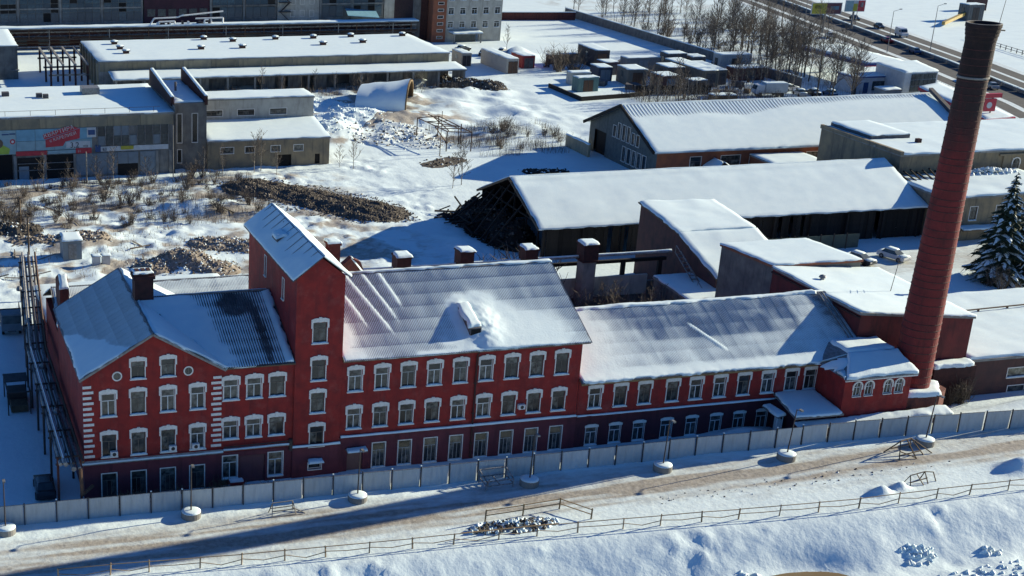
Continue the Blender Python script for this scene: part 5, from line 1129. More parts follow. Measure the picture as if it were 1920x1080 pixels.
CB = thing('crash_barrier', 'snow-topped crash barrier down the middle of the highway', 'barrier', (240, 190, 0))
def along(pts, step):
    out = []
    for a, b in zip(pts, pts[1:]):
        L = math.dist(a, b); n = max(1, int(L/step))
        for i in range(n): out.append((a[0]+(b[0]-a[0])*i/n, a[1]+(b[1]-a[1])*i/n, math.atan2(b[1]-a[1], b[0]-a[0])))
    return out
for side, nm in ((0, CB),):
    for (x, y, a) in along(HW[2:7], 7):
        place('barrier_section', MB().box(0, 6.9, -.25, .25, .0, .8).mesh('barrier_section', CONC) if 'bar' not in globals() else bar, nm, (x, y, 0), a)
        if 'bar' not in globals(): bar = nm.children[0].data; bsn = MB().box(0, 6.9, -.35, .35, .8, 1.0).mesh('barrier_snow', SNOW)
        place('barrier_snow', bsn, nm, (x, y, 0), a)
def lamp_post(x, y, h, label, arm=2.0, a=0., group='highway lamp posts'):
    o = thing('lamp_post', label, 'lamp post', (x, y, 0), group)
    MB().tube((x, y, -.3), (x, y, h), .13, .07, n=6).build('pole', GSTEEL, o); MB().tube((x, y, h), (x+arm*math.cos(a), y+arm*math.sin(a), h+.5), .05, n=5).build('arm', GSTEEL, o); MB().box(x+arm*math.cos(a)-.3, x+arm*math.cos(a)+.3, y+arm*math.sin(a)-.15, y+arm*math.sin(a)+.15, h+.4, h+.6).build('lamp_head', GSTEEL, o)
lamp_post(236, 207, 10.5, 'slim highway lamp post left of the white glazed shop'); lamp_post(244, 201, 12.5, 'tall highway lamp post rising just left of the chimney top'); lamp_post(228, 232, 10, 'highway lamp post among the birches near the billboards'); lamp_post(259, 252, 10, 'far highway lamp post beyond the billboards')
# roadside hoardings
def hoarding(x, y, w, h, zb, rz, label, patches):
    o = thing('hoarding', label, 'billboard', (x, y, 0), 'roadside hoardings'); M0 = Matrix.Translation((x, y, 0)) @ Matrix.Rotation(rz, 4, 'Z')
    place('post', MB().tube((0, .3, -.3), (0, .3, zb+.5), .3, n=8).mesh('post', GSTEEL), o, M=M0); place('panel', MB().box(-w/2, w/2, -.1, .2, zb, zb+h).mesh('panel', WHT), o, M=M0)
    for (a, b, c, d, m) in patches: place('print', MB().box(-w/2+a*w, -w/2+b*w, -.13, -.1, zb+c*h, zb+d*h).mesh('print', m), o, M=M0)
hoarding(240, 240, 9, 3.2, 5.2, -.1, 'yellow and maroon roadside hoarding above the birches', [(0.02, .5, .05, .95, YEL), (.5, .98, .05, .95, DOORP), (.1, .4, .5, .8, GREENB), (.62, .9, .4, .7, BLUEB)])
hoarding(252, 244, 6, 3.2, 5.2, -.1, 'red-ended roadside hoarding above the birches', [(.02, .4, .05, .95, TEAL), (.4, .62, .05, .7, YEL), (.64, .98, .05, .95, REDB), (.72, .9, .4, .8, WHT)])
# ---------------------------------------------------------------- filling station, white shop, red-trimmed store
BLUEP = paint('royal_blue_trim', (.02, .05, .25), .4)
GS = thing('filling_station_canopy', 'white filling station canopy with a blue and red edge behind the bare trees', 'canopy', (205, 176, 0))
MB().box(198, 209, 165, 190, 4.6, 5.2).build('canopy_slab', WHT, GS); MB().box(197.8, 209.2, 164.8, 164.98, 4.55, 5.25).build('blue_edge', BLUEP, GS); MB().box(197.8, 209.2, 164.7, 164.8, 4.55, 4.75).build('red_edge', REDB, GS); MB().box(197.6, 197.8, 164.8, 190, 4.55, 5.25).build('blue_edge', BLUEP, GS)
snow_slab(GS, (198, 165, 5.2), (209, 165, 5.2), (209, 190, 5.2), (198, 190, 5.2), t=.3, step=1.5, seed=3)
for x in (200.5, 206.5):
    for y in (169, 184): MB().box(x-.3, x+.3, y-.3, y+.3, -.3, 4.6).build('column', WHT, GS)
GH = box_building('filling_station_shop', 'white filling station shop with a blue roof edge', 'building', 190.5, 200, 158, 164, 3.4, WHT, seed=4, fascia=BLUEP)[0]
board('door', NAVY, 193, 194.2, -.2, 2.4, 157.98, GH); board('window', GLASSD, 195.2, 199, .6, 2.6, 157.98, GH)
WG = thing('glazed_shop', 'white boxy shop with a glazed dark front and a flat snowy roof', 'building', (204, 156, 0))
mb = MB(); mb.hexa([(196.8, 150, -.3), (205.8, 151, -.3), (209.5, 163, -.3), (199, 162.6, -.3), (196.8, 150, 5.7), (205.8, 151, 5.7), (209.5, 163, 5.7), (199, 162.6, 5.7)]); mb.build('wall', WHT, WG)
snow_slab(WG, (196.6, 149.8, 5.72), (206, 150.8, 5.72), (209.7, 163.1, 5.72), (198.8, 162.7, 5.72), t=.25, step=1.2, seed=6)
for i in range(6):
    for j in range(3): MB().hexa([(198.6+i*1.15, 150.08+i*.128, 1.6+j*1.3), (199.65+i*1.15, 150.2+i*.128, 1.6+j*1.3), (199.65+i*1.15, 150.28+i*.128, 1.6+j*1.3), (198.6+i*1.15, 150.16+i*.128, 1.6+j*1.3), (198.6+i*1.15, 150.08+i*.128, 2.8+j*1.3), (199.65+i*1.15, 150.2+i*.128, 2.8+j*1.3), (199.65+i*1.15, 150.28+i*.128, 2.8+j*1.3), (198.6+i*1.15, 150.16+i*.128, 2.8+j*1.3)]).build('pane', GLASSD, WG)
box_building('garden_kiosk', 'dark blue-grey kiosk at the foot of the white glazed shop', 'kiosk', 190.5, 194.5, 147.5, 151, 2.5, GREYB, seed=2, snow=.2)
RS = thing('red_trimmed_store', 'low store with a red edge and snowy roof partly hidden by the chimney', 'building', (196, 130, 0))
mb = MB(); mb.hexa([(195.5, 143, -.3), (203, 147, -.3), (192.5, 113, -.3), (185.5, 112, -.3), (195.5, 143, 3.4), (203, 147, 3.4), (192.5, 113, 3.4), (185.5, 112, 3.4)]); mb.f = [f[::-1] for f in mb.f]; mb.build('wall', GSTONE, RS)
mb = MB(); mb.hexa([(185.3, 111.6, 3.4), (192.8, 112.6, 3.4), (203.4, 147.3, 3.4), (195.2, 143.4, 3.4), (185.3, 111.6, 4.0), (192.8, 112.6, 4.0), (203.4, 147.3, 4.0), (195.2, 143.4, 4.0)]); rs = mb.build('roof_edge', REDB, RS); snow_slab(rs, (185.4, 111.8, 4.0), (192.6, 112.8, 4.0), (203.2, 147, 4.0), (195.3, 143.2, 4.0), t=.25, step=1.5, seed=7)
RP = thing('store_sign', 'red sign board with a white roundel right of the chimney', 'sign', (190, 116, 0)); MB().tube((189.8, 116, -.3), (189.8, 116, 7.6), .15).build('post', GSTEEL, RP); MB().box(187.4, 191.6, 115.7, 116.3, 7.2, 8.0).build('header', REDB, RP); MB().box(188, 190.6, 115.75, 116.25, 4.6, 7.0).build('panel', REDB, RP); mb = MB(); mb.prism([(189.1+.6*math.cos(k*.3927), 115.7, 5.8+.6*math.sin(k*.3927)) for k in range(16)], (0, .04, 0)); mb.build('roundel', WHT, RP)
# ================================================================ FOREGROUND: fence, lamps, barricades, rail
FP = [(-14, -3.4), (-8, -3.5), (5.7, -3.72), (22, -4.3), (38, -4.75), (55, -5.0), (74, -6.1), (91, -7.8), (108, -10)]
FN = thing('panel_fence', 'long grey corrugated panel fence along the road in front of the red factory', 'fence', (40, -5, 0))
def fence_panel_mesh(L, h):
    mb = MB(); n = int(L/.09); prof = []
    for i in range(n+1):
        k = i % 6; prof.append((L*i/n, (0, 0, -.028, -.028, -.028, 0)[k]))
    for z in (0, h):
        for (x, y) in prof: mb.v.append((x, y, z))
    for i in range(n): mb.f.append((i, i+1, n+2+i, n+1+i)); mb.mi.append(0)
    return mb.mesh('fence_panel', FENCE)
fpm = fence_panel_mesh(2.62, 1.95); fpo = MB().box(-.045, .045, -.09, .0, -.5, 2.12).mesh('fence_post', STEEL); frm = MB().box(0, 2.66, .01, .06, 1.72, 1.78).mesh('fence_rail', GSTEEL); fcap = MB().box(0, 2.66, -.035, .02, 1.94, 1.985).mesh('fence_cap', GSTEEL); fsn = MB().box(-.06, .06, -.1, .02, 2.12, 2.2).mesh('post_snow', SNOW)
d_tot = 0; pts = along(FP, .05)
step_ = 2.66; acc = 0; last = None; sel = []
for i, p in enumerate(pts):
    if last is None or math.dist(p[:2], last[:2]) >= step_: sel.append(p); last = p
for a, b in zip(sel, sel[1:]):
    za = float(road_z(a[0]))-.05; zb = float(road_z(b[0]))-.05; ang = math.atan2(b[1]-a[1], b[0]-a[0])
    sh = (zb-za)/step_
    M = Matrix.Translation((a[0], a[1], za)) @ Matrix.Rotation(ang+rnd.uniform(-.012, .012), 4, 'Z') @ Matrix.Rotation(rnd.uniform(-.03, .03), 4, 'X') @ Matrix(((1, 0, 0, 0), (0, 1, 0, 0), (sh, 0, 1, rnd.uniform(-.02, .02)), (0, 0, 0, 1)))
    place('fence_panel', fpm, FN, M=M); place('fence_rail', frm, FN, M=M); place('fence_cap', fcap, FN, M=M); q = place('fence_post', fpo, FN, M=M); 
    if rnd.random() < .6: place('post_snow', fsn, q, M=M)
# lamp posts on round concrete bases
lbm = MB().lathe((0, 0, 0), [(.84, -.4), (.86, .56), (.8, .6), (.2, .6)], 22).mesh('concrete_base', CONC)
lsm = MB().lathe((0, 0, .59), [(.83, -.02), (.84, .05), (.6, .13), (.1, .15)], 20).mesh('snow_cap', SNOW, True)
lab = ['at the far left', 'in front of the gabled block', 'near the door by the stair tower', 'right of the steel barricade at mid fence', 'in front of the low red wing', 'in front of the entrance porch', 'in front of the tall chimney']
for k, (x, y) in enumerate(((-7.6, -4.75), (8.1, -5.25), (22.9, -5.75), (38.8, -6.6), (51.8, -7.0), (63.9, -8.0), (78.2, -8.7))):
    z = float(road_z(x)); o = thing('lamp_post', 'dark lamp post on a round concrete base '+lab[k], 'lamp post', (x, y, z), 'lamp posts on round concrete bases')
    lx = (.0, .0, .05, .1, .1, .28, .3)[k]
    place('concrete_base', lbm, o, (x, y, z)); place('snow_cap', lsm, o, (x, y, z)); MB().tube((x, y, z), (x+lx*1.2, y, z+5.0), .07, .045, n=8).build('pole', STEEL, o)
    MB().tube((x+lx*1.2, y, z+4.9), (x+lx*1.2, y-.5, z+5.15), .035, n=5).build('arm', STEEL, o); MB().box(x+lx*1.2-.12, x+lx*1.2+.12, y-.85, y-.4, z+5.08, z+5.22).build('lamp_head', GSTEEL, o)
# barricades
def barricade(name, label, x, y, z, rz, segs, m, w=.07, group='barricades along the road'):
    o = thing(name, label, 'barricade', (x, y, z), group); M = Matrix.Translation((x, y, z)) @ Matrix.Rotation(rz, 4, 'Z')
    for i, (a, b) in enumerate(segs): place('bar', MB().bar(a, b, w).mesh('bar', m), o, M=M)
    return o
tres = [((-1.1, -.5, 0), (-.9, 0, 1.1)), ((-1.1, .5, 0), (-.9, 0, 1.1)), ((1.1, -.5, 0), (.9, 0, 1.1)), ((1.1, .5, 0), (.9, 0, 1.1)), ((-.95, 0, 1.1), (.95, 0, 1.1)), ((-1.05, -.3, .45), (1.05, -.3, .45)), ((-1.05, .3, .45), (1.05, .3, .45)), ((-1.1, -.5, .02), (1.6, -.7, .05)), ((1.0, .3, .3), (1.9, -.6, .05))]
GREYT = mat('grey_weathered_timber', (.26, .235, .20), (.16, .14, .12), rough=.9, scale=4, rand=.2)
barricade('barricade', 'small grey trestle barricade on the snow in front of the gabled block', 15.9, -6.4, .1, .06, tres, GREYT)
frame_ = [((-1.3, -.8, .35), (1.3, -.8, .35)), ((-1.3, .8, .55), (1.3, .8, .55)), ((-1.3, -.8, .35), (-1.3, .8, .55)), ((1.3, -.8, .35), (1.3, .8, .55)), ((-1.3, .8, 1.25), (1.3, .8, 1.25)), ((-1.3, .8, .0), (-1.3, .8, 1.25)), ((1.3, .8, .0), (1.3, .8, 1.25)), ((-1.3, -.8, 0), (-1.3, -.8, .8)), ((1.3, -.8, 0), (1.3, -.8, .8)), ((-1.3, -.8, .8), (-1.3, .8, 1.25)), ((1.3, -.8, .8), (1.3, .8, 1.25)), ((-1.3, -.8, .8), (1.3, -.8, .8)), ((0, -.8, .35), (0, .8, .55)), ((-1.5, -1.0, .05), (-.2, .9, .1))]
STT = mat('frosted_steel', (.30, .31, .32), (.12, .11, .11), rough=.6, scale=5, lo=.4, hi=.6)
barricade('barricade', 'open steel frame barricade leaning by the fence at its middle', 35.9, -5.9, .5, .05, frame_, STT, .09)
tri = [((-1.6, -.9, 0), (-.6, .2, 1.3)), ((-1.6, 1.0, 0), (-.6, .2, 1.3)), ((1.5, -.8, 0), (.9, .4, 1.3)), ((1.6, 1.0, 0), (.9, .4, 1.3)), ((-.6, .2, 1.3), (.9, .4, 1.3)), ((-1.4, -.6, .3), (1.4, -.5, .35)), ((-1.2, .6, .5), (1.4, .7, .5)), ((0.2, -1.2, 0), (.3, .3, 1.3)), ((-1.1, -.4, .6), (.2, -1.1, .1)), ((.9, .4, 1.3), (2.4, -.9, .1))]
barricade('barricade', 'tangled timber barricade frame next to the lamp base by the chimney', 75.0, -10.1, 1.6, .15, tri, TIMBER, .09)
barricade('barricade', 'low timber trestle standing alone on the road snow at the right', 72.4, -15.4, 1.5, .1, [((-1.3, -.4, 0), (-1.1, 0, .85)), ((-1.3, .4, 0), (-1.1, 0, .85)), ((.6, -.5, 0), (.5, 0, 1.0)), ((.6, .5, 0), (.5, 0, 1.0)), ((1.6, -.4, 0), (1.5, 0, .8)), ((-1.1, 0, .85), (.5, 0, 1.0)), ((.5, 0, 1.0), (1.5, 0, .8)), ((-1.2, -.3, .3), (.6, -.3, .5)), ((-.4, 0, .9), (.0, -.6, 0))], TIMBER, .07)
# timber railing along the bank
OCH_ = mat('pale_timber', (.27, .20, .13), (.17, .13, .09), rough=.85, scale=4, rand=.25)
RL = thing('timber_railing', 'rickety two-rail timber railing along the edge of the snow bank', 'railing', (40, -16, 0))
rx = np.arange(-4, 106, 3.6); prev = None
for i, x in enumerate(rx):
    x = float(x)+rnd.uniform(-.3, .3); y = float(rail_y(x))+.1; z = float(ground_z(np.array([x]), np.array([y+.1]))[0]); MB().bar((x, y, z-.4), (x+rnd.uniform(-.12, .12), y+rnd.uniform(-.1, .1), z+1.05), .095).build('post', OCH_, RL)
    cur = Vector((x, y, z))
    if prev is not None:
        d1, d2 = rnd.uniform(-.12, .05), rnd.uniform(-.3, .1)
        MB().bar(prev+Vector((0, -.05, .98)), cur+Vector((0, -.05, .98+d1*.3)), .065, .05).build('rail', OCH_, RL)
        mid_ = (prev+cur)/2+Vector((0, -.05, .4+d2)); MB().bar(prev+Vector((0, -.05, .55)), mid_, .06, .045).build('rail', OCH_, RL); MB().bar(mid_, cur+Vector((0, -.05, .5)), .06, .045).build('rail', OCH_, RL)
    prev = cur
# excavated pit with its own railing
PT = thing('pit_railing', 'three-sided ochre timber railing around the dug pit in the road', 'railing', (37, -13, .4))
zz_ = float(road_z(37)); OCH = mat('ochre_timber', (.27, .19, .10), (.17, .12, .07), rough=.85, scale=4)
pr_ = [(31.4, -14.2), (32.2, -12.2), (35.8, -11.9), (39.4, -11.5), (41.2, -13.9)]
for (x, y) in pr_: MB().bar((x, y, zz_-.3), (x+.05, y, zz_+1.1), .1).build('post', OCH, PT)
for a, b in zip(pr_, pr_[1:]):
    if a[0] > 32:
        for h_ in (.55, 1.02): MB().bar((*a, zz_+h_), (*b, zz_+h_*.97), .08, .06).build('rail', OCH, PT)
MB().bar((29.0, -14.6, zz_+.5), (37.5, -15.2, zz_+.75), .1, .07).build('rail', OCH, PT)
hp = thing('clod_heap', 'heap of snowy frozen earth clods beside the dug pit', 'heap', (35, -13.8, .4))
mb = MB(); rr = random.Random(4)
for i in range(320):
    a = rr.uniform(0, 6.28); q = rr.random()**.6; x = 34.4+4.2*q*math.cos(a); y = -13.5+1.15*q*math.sin(a); mb.cur = 0 if rr.random() < .55 else 1; mb.rock((x, y, zz_+.5*(1-q)*rr.uniform(.3, 1.1)), rr.uniform(.06, .3), rr, .8)
mb.build('clods', [SNOW, RUBBLE], hp, kind='stuff')
def clod_patch(label, cx, cy, rx_, ry_, n, seed, hgt=.5, m=(SNOW, SNOWD), name='snow_clods', rmin=.1, rmax=.45):
    rr = random.Random(seed); o = thing(name, label, 'snow clods' if m[0] is SNOW else 'rubble', (cx, cy, ground_at(cx, cy))); mb = MB()
    for i in range(n):
        a = rr.uniform(0, 6.28); q = rr.random()**.6; x = cx+rx_*q*math.cos(a); y = cy+ry_*q*math.sin(a); mb.cur = 0 if rr.random() < .7 else 1
        mb.rock((x, y, ground_at(x, y)+hgt*(1-q)*rr.uniform(.2, 1)), rr.uniform(rmin, rmax), rr, .75)
    mb.build('clods', list(m), o, kind='stuff'); return o
clod_patch('pile of broken snow clods on the lower bank right of the pond', 66.8, -23.2, 1.6, 1.1, 55, 5, .22, rmax=.34)
clod_patch('two snow lumps near the lower right bank', 73.4, -24.0, .9, .6, 16, 6, .3)
clod_patch('snow lumps at the left shore of the brown pond', 51.0, -22.6, 1.3, .7, 26, 7, .4)
clod_patch('scatter of small snow crumbs along the foot of the bank', 72.5, -27.2, 10, 1.6, 150, 8, .1, rmax=.28)
clod_patch('frozen dark crumbs scattered along the wheel tracks', 62, -12.4, 16, 1.2, 90, 9, .05, (RUBBLE, SNOWD), 'track_debris', .03, .12)
# ================================================================ LEFT YARD
PR = thing('pipe_rack', 'steel trestle carrying a bundle of heating pipes along the left gable wall', 'pipe rack', (-1.5, 20, 0))
for i in range(11):
    y = -1.2+i*5.6; xo = .0 if y < 25 else (y-25)*.07
    for x in (-2.7, -.75): MB().tube((x+xo, y, -.3), (x+xo, y, 4.9), .11, n=6).build('post', BRICK if i == 0 else STEEL, PR)
    for z in (4.2, 4.85): MB().bar((-2.9+xo, y, z), (-.55+xo, y, z), .14).build('cross_beam', STEEL, PR)
    if i < 10:
        xo2 = .0 if y+5.6 < 25 else (y+5.6-25)*.07
        MB().bar((-2.7+xo, y, 4.2), (-2.7+xo2, y+5.6, 4.85), .07).build('brace', STEEL, PR); MB().bar((-.75+xo, y, 4.85), (-.75+xo2, y+5.6, 4.2), .07).build('brace', STEEL, PR)
for k, (x, z, r_, m) in enumerate(((-2.55, 4.55, .16, PIPE), (-2.1, 4.5, .2, PIPE), (-1.55, 4.48, .22, GSTEEL), (-1.05, 4.5, .15, PIPE), (-.75, 5.05, .12, RUST), (-2.3, 5.05, .13, PIPE), (-1.6, 5.05, .1, STEEL))):
    pts_ = [(x, -3.0 if k > 1 else -2.0, z), (x, 25, z), (x+2.3, 58, z)]
    mb = MB(); mb.tube(pts_[0], pts_[1], r_, n=8); mb.tube(pts_[1], pts_[2], r_, n=8); po = mb.build('pipe', m, PR)
    if k in (1, 2, 5): snow_slab(po, (x-r_*.5, -2, z+r_*.85), (x+r_*.5, -2, z+r_*.85), (x+r_*.5, 25, z+r_*.85), (x-r_*.5, 25, z+r_*.85), t=.06, step=.6, edge=.05, ragged=.03, seed=k)
mb = MB(); mb.tube((-1.0, -3.0, 4.5), (-.9, -3.0, 2.0), .16, n=8); mb.tube((-.9, -3.0, 2.0), (.2, -1.5, 2.0), .16, n=8); mb.build('drop_pipe', RUST, PR)
for y in (8, 19.5, 33, 44): MB().lathe((-1.7, y, 4.9), [(.3, 0), (.34, .2), (.2, .5), (.05, .55)], 8).build('valve', GSTEEL, PR)
# vehicles
TYRE = MB().lathe((0, 0, 0), [(.2, -.1), (.33, -.11), (.34, 0), (.33, .11), (.2, .1)], 14).mesh('tyre', RUBBER)
RIM = MB().lathe((0, 0, 0), [(.2, -.09), (.2, .1)], 10).mesh('rim', GSTEEL)
def wheel(o, M, x, y, r=.34):
    for nm, me_ in (('wheel', TYRE),):
        Mw = M @ Matrix.Translation((x, y, r)) @ Matrix.Rotation(math.pi/2, 4, 'X') @ Matrix.Scale(r/.34, 4)
        w_ = place('wheel', me_, o, M=Mw); place('rim', RIM, w_, M=Mw)
def car(x, y, rz, col, label, snow=True, group=None, z=None, kind='parked_car', van=False):
    z = ground_at(x, y) if z is None else z; o = thing(kind, label, 'van' if van else 'car', (x, y, z), group); M = Matrix.Translation((x, y, z)) @ Matrix.Rotation(rz, 4, 'Z')
    m = col
    if van: prof = [(-2.6, .35), (2.45, .35), (2.6, .8), (2.5, 1.15), (1.75, 1.35), (1.1, 2.15), (.9, 2.3), (-2.5, 2.35), (-2.62, 2.1)]
    else: prof = [(-2.1, .3), (2.05, .3), (2.15, .55), (2.08, .75), (1.0, .92), (-1.45, .95), (-2.0, .92), (-2.15, .7)]
    hw = .95 if van else .85
    mb = MB(); n = len(prof)
    for yy, k in ((-hw, .97), (-hw*.96, 1.), (hw*.96, 1.), (hw, .97)):
        for (a, b) in prof: mb.v.append((a*k if yy in (-hw, hw) else a, yy, .3+(b-.3)*k))
    for j in range(3):
        for i in range(n): mb.f.append((j*n+i, j*n+(i+1) % n, (j+1)*n+(i+1) % n, (j+1)*n+i)); mb.mi.append(0)
    mb.f += [tuple(range(n)), tuple(range(4*n-1, 3*n-1, -1))]; mb.mi += [0, 0]
    b_ = place('body', mb.mesh('body', m), o, M=M)
    if not van:
        lo = [(1.05, -.74), (1.05, .74), (-1.55, .74), (-1.55, -.74)]; hi = [(.3, -.58), (.3, .58), (-1.1, .58), (-1.1, -.58)]
        cb = MB().hexa([(*lo[3], .9), (*lo[0], .9), (*lo[1], .9), (*lo[2], .9), (*hi[3], 1.42), (*hi[0], 1.42), (*hi[1], 1.42), (*hi[2], 1.42)]); place('glasshouse', cb.mesh('glasshouse', GLASSD), o, M=M)
        place('roof', MB().hexa([(-1.12, -.6, 1.42), (.32, -.6, 1.42), (.32, .6, 1.42), (-1.12, .6, 1.42), (-1.0, -.5, 1.47), (.2, -.5, 1.47), (.2, .5, 1.47), (-1.0, .5, 1.47)]).mesh('roof', m), o, M=M)
    else:
        place('windscreen', MB().hexa([(1.2, -.8, 2.0), (1.85, -.82, 1.4), (1.85, .82, 1.4), (1.2, .8, 2.0), (1.22, -.8, 2.06), (1.87, -.82, 1.46), (1.87, .82, 1.46), (1.22, .8, 2.06)]).mesh('windscreen', GLASSD), o, M=M)
        for s_ in (-1, 1): place('side_window', MB().box(.5, 1.4, s_*.96-.01, s_*.96+.01, 1.35, 1.9).mesh('side_window', GLASSD), o, M=M)
    for sx in (-1.3, 1.3):
        for sy in (-hw+.05, hw-.05): wheel(o, M, sx*(1.2 if van else 1), sy)
    for sy in (-.6, .6): place('headlight', MB().box(2.06 if not van else 2.5, 2.13 if not van else 2.6, sy-.18, sy+.18, .58, .72).mesh('headlight', FRW), o, M=M)
    if snow and not van:
        for (x0, x1, y0, y1, z0, t_) in ((-1.1, .3, -.56, .56, 1.46, .14), (1.05, 2.0, -.7, .7, .88, .1), (-2.0, -1.5, -.7, .7, .94, .1)):
            sb = MB().hexa([(x0-.06, y0-.06, z0-.04), (x1+.06, y0-.06, z0-.06), (x1+.06, y1+.06, z0-.06), (x0-.06, y1+.06, z0-.04), (x0+.1, y0+.1, z0+t_), (x1-.1, y0+.1, z0+t_*.8), (x1-.1, y1-.1, z0+t_*.8), (x0+.1, y1-.1, z0+t_)]); place('snow', sb.mesh('snow', SNOW, True), o, M=M)
    return o
DKC = paint('dark_car_paint', (.02, .022, .028), .25); SLV = paint('silver_car_paint', (.32, .33, .35), .3); WHC = paint('white_car_paint', (.62, .63, .64), .3); BLC = paint('blue_car_paint', (.03, .07, .17), .3); RDC = paint('red_car_paint', (.25, .03, .03), .3)
car(-3.6, 2.2, R(88), DKC, 'dark car parked in the blue shade left of the gabled block', snow=False)
car(109.0, 49.4, R(-70), SLV, 'leftmost of two snow-covered cars behind the boiler house extension'); car(112.4, 47.8, R(-70), DKC, 'snow-covered car right of its neighbour behind the boiler house extension'); car(118.2, 48.4, R(-72), WHC, 'snow-covered car alone just left of the chimney in the rear yard')
def truck(x, y, rz, cabm, boxm, label, L=6.5, h=2.9, group=None, tipper=False):
    z = ground_at(x, y); o = thing('truck', label, 'truck', (x, y, z), group); M = Matrix.Translation((x, y, z)) @ Matrix.Rotation(rz, 4, 'Z')
    place('chassis', MB().box(-L/2, L/2, -.5, .5, .6, .85).mesh('chassis', STEEL), o, M=M)
    c = MB().prism([(L/2-1.9, -1.15, .7), (L/2, -1.15, .7), (L/2+.05, -1.15, 1.6), (L/2-.25, -1.15, 2.6), (L/2-1.9, -1.15, 2.65)], (0, 2.3, 0)); place('cab', c.mesh('cab', cabm), o, M=M)
    place('windscreen', MB().hexa([(L/2-.02, -1.0, 1.62), (L/2+.06, -1.0, 1.6), (L/2+.06, 1.0, 1.6), (L/2-.02, 1.0, 1.62), (L/2-.26, -1.0, 2.45), (L/2-.16, -1.0, 2.45), (L/2-.16, 1.0, 2.45), (L/2-.26, 1.0, 2.45)]).mesh('windscreen', GLASSD), o, M=M)
    if tipper:
        for nm, b in (('tipper_body', (-L/2, L/2-2.1, -1.2, -1.1, .9, 2.1)), ('tipper_body', (-L/2, L/2-2.1, 1.1, 1.2, .9, 2.1)), ('tipper_body', (-L/2, L/2-2.1, -1.1, 1.1, .88, 1.0)), ('tipper_body', (L/2-2.2, L/2-2.1, -1.2, 1.2, .9, 2.7))): place(nm, MB().box(*b).mesh(nm, boxm), o, M=M)
        place('snow_load', MB().box(-L/2+.1, L/2-2.3, -1.08, 1.08, 1.0, 1.4).mesh('snow_load', SNOW), o, M=M)
    else:
        place('cargo_box', MB().box(-L/2, L/2-2.05, -1.2, 1.2, .9, h).mesh('cargo_box', boxm), o, M=M); place('snow', MB().box(-L/2+.1, L/2-2.15, -1.1, 1.1, h, h+.15).mesh('snow', SNOW), o, M=M)
    for sx in (-L/2+1.1, -L/2+2.1, L/2-1.0):
        for sy in (-.95, .95): wheel(o, M, sx, sy, .46)
truck(-2.75, 45.2, R(-92), GREYB, DSLATE, 'grey tipper truck with raised side boards in the left yard', tipper=True, L=6)
SH = thing('steel_shelter', 'open steel shelter holding snow and pallets beside the pipe rack', 'shelter', (-4, 22, 0))
for x in (-5.2, -3.0):
    for y in (19.8, 24.8): MB().bar((x, y, -.2), (x, y, 2.4), .12).build('post', STEEL, SH)
for y in (19.8, 24.8): MB().bar((-5.3, y, 2.4), (-2.9, y, 2.4), .14).build('beam', STEEL, SH)
for x in (-5.2, -3.0): MB().bar((x, 19.7, 2.4), (x, 24.9, 2.4), .14).build('beam', STEEL, SH)
MB().box(-5.2, -3.0, 22.6, 24.8, 2.4, 2.5).build('roof', DSLATE, SH); MB().box(-4.9, -3.2, 20.2, 22.0, .1, .8).build('crate', TIMBER, SH); MB().box(-5.0, -3.1, 22.2, 24.5, .1, 1.3).build('crate', STEEL, SH)
# hut, cabinets, poles
hu, r = box_building('site_hut', 'pale grey sheet metal hut with a snowy roof in the rubble yard', 'hut', 6.4, 8.9, 69.8, 73.4, 2.6, GREYB, z0=-.4, seed=3, snow=.2, step=.5, roof_t=.12); z0_ = ground_at(7.6, 70); hu.location.z = 0
board('door', GSTEEL, 7.1, 8.2, .2, 2.3, 69.8, hu)
for k, x in enumerate((9.9, 11.2)):
    box_building('metal_cabinet', ('left', 'right')[k]+' of two squat white cabinets beside the site hut', 'cabinet', x, x+1.0, 66.6, 67.6, 1.3, WHT, seed=k, snow=.12, step=.4, roof_t=.06, group='white cabinets by the hut')
def pole(x, y, h, label, m=TIMBER, cross=True, r_=.14):
    z = ground_at(x, y); o = thing('utility_pole', label, 'pole', (x, y, z)); MB().tube((x, y, z-.4), (x, y, z+h), r_, r_*.75, n=7).build('pole', m, o)
    if cross: MB().bar((x-.6, y, z+h-.2), (x+.6, y, z+h-.2), .12).build('crossarm', m, o)
pole(2.5, 88.7, 4.2, 'short timber post with a cross-piece at the left edge of the rubble yard'); pole(2.2, 73.5, 5.5, 'brown timber post with a cross-piece by the end of the pipe rack'); pole(15.1, 110, 5.2, 'white-topped post standing in front of the billboard workshop', CONC, False); pole(29.6, 112, 8.5, 'thin pale pole in front of the stair block', CONC, False, .1); pole(78.5, 118, 8, 'slim pole left of the shed shadow', TIMBER, False, .08); pole(108.5, -.2, 6, 'thin pole at the low flat building behind the fence', GSTEEL, True, .08)
# air conditioners on the facade
for k, (x, z, lb) in enumerate(((2.3, 4.05, 'white air conditioner in the leftmost first-floor window of the gabled block'), (7.5, 4.1, 'white air conditioner in the third first-floor window of the gabled block'), (9.55, 4.1, 'grey air conditioner in the fourth first-floor window of the gabled block'), (40.5, 5.1, 'boxy air conditioner on the main wing wall right of the drainpipe'))):
    o = thing('air_conditioner', lb, 'air conditioner', (x, -.2, z)); MB().box(x-.32, x+.32, -.42, -.06, z, z+.46).build('case', FRW, o); mb = MB(); mb.lathe((0, 0, 0), [(.17, 0), (.17, .02)], 14); q = mb.build('fan_grille', STEEL, o); q.matrix_basis = Matrix.Translation((x, -.42, z+.23)) @ Matrix.Rotation(math.pi/2, 4, 'X')
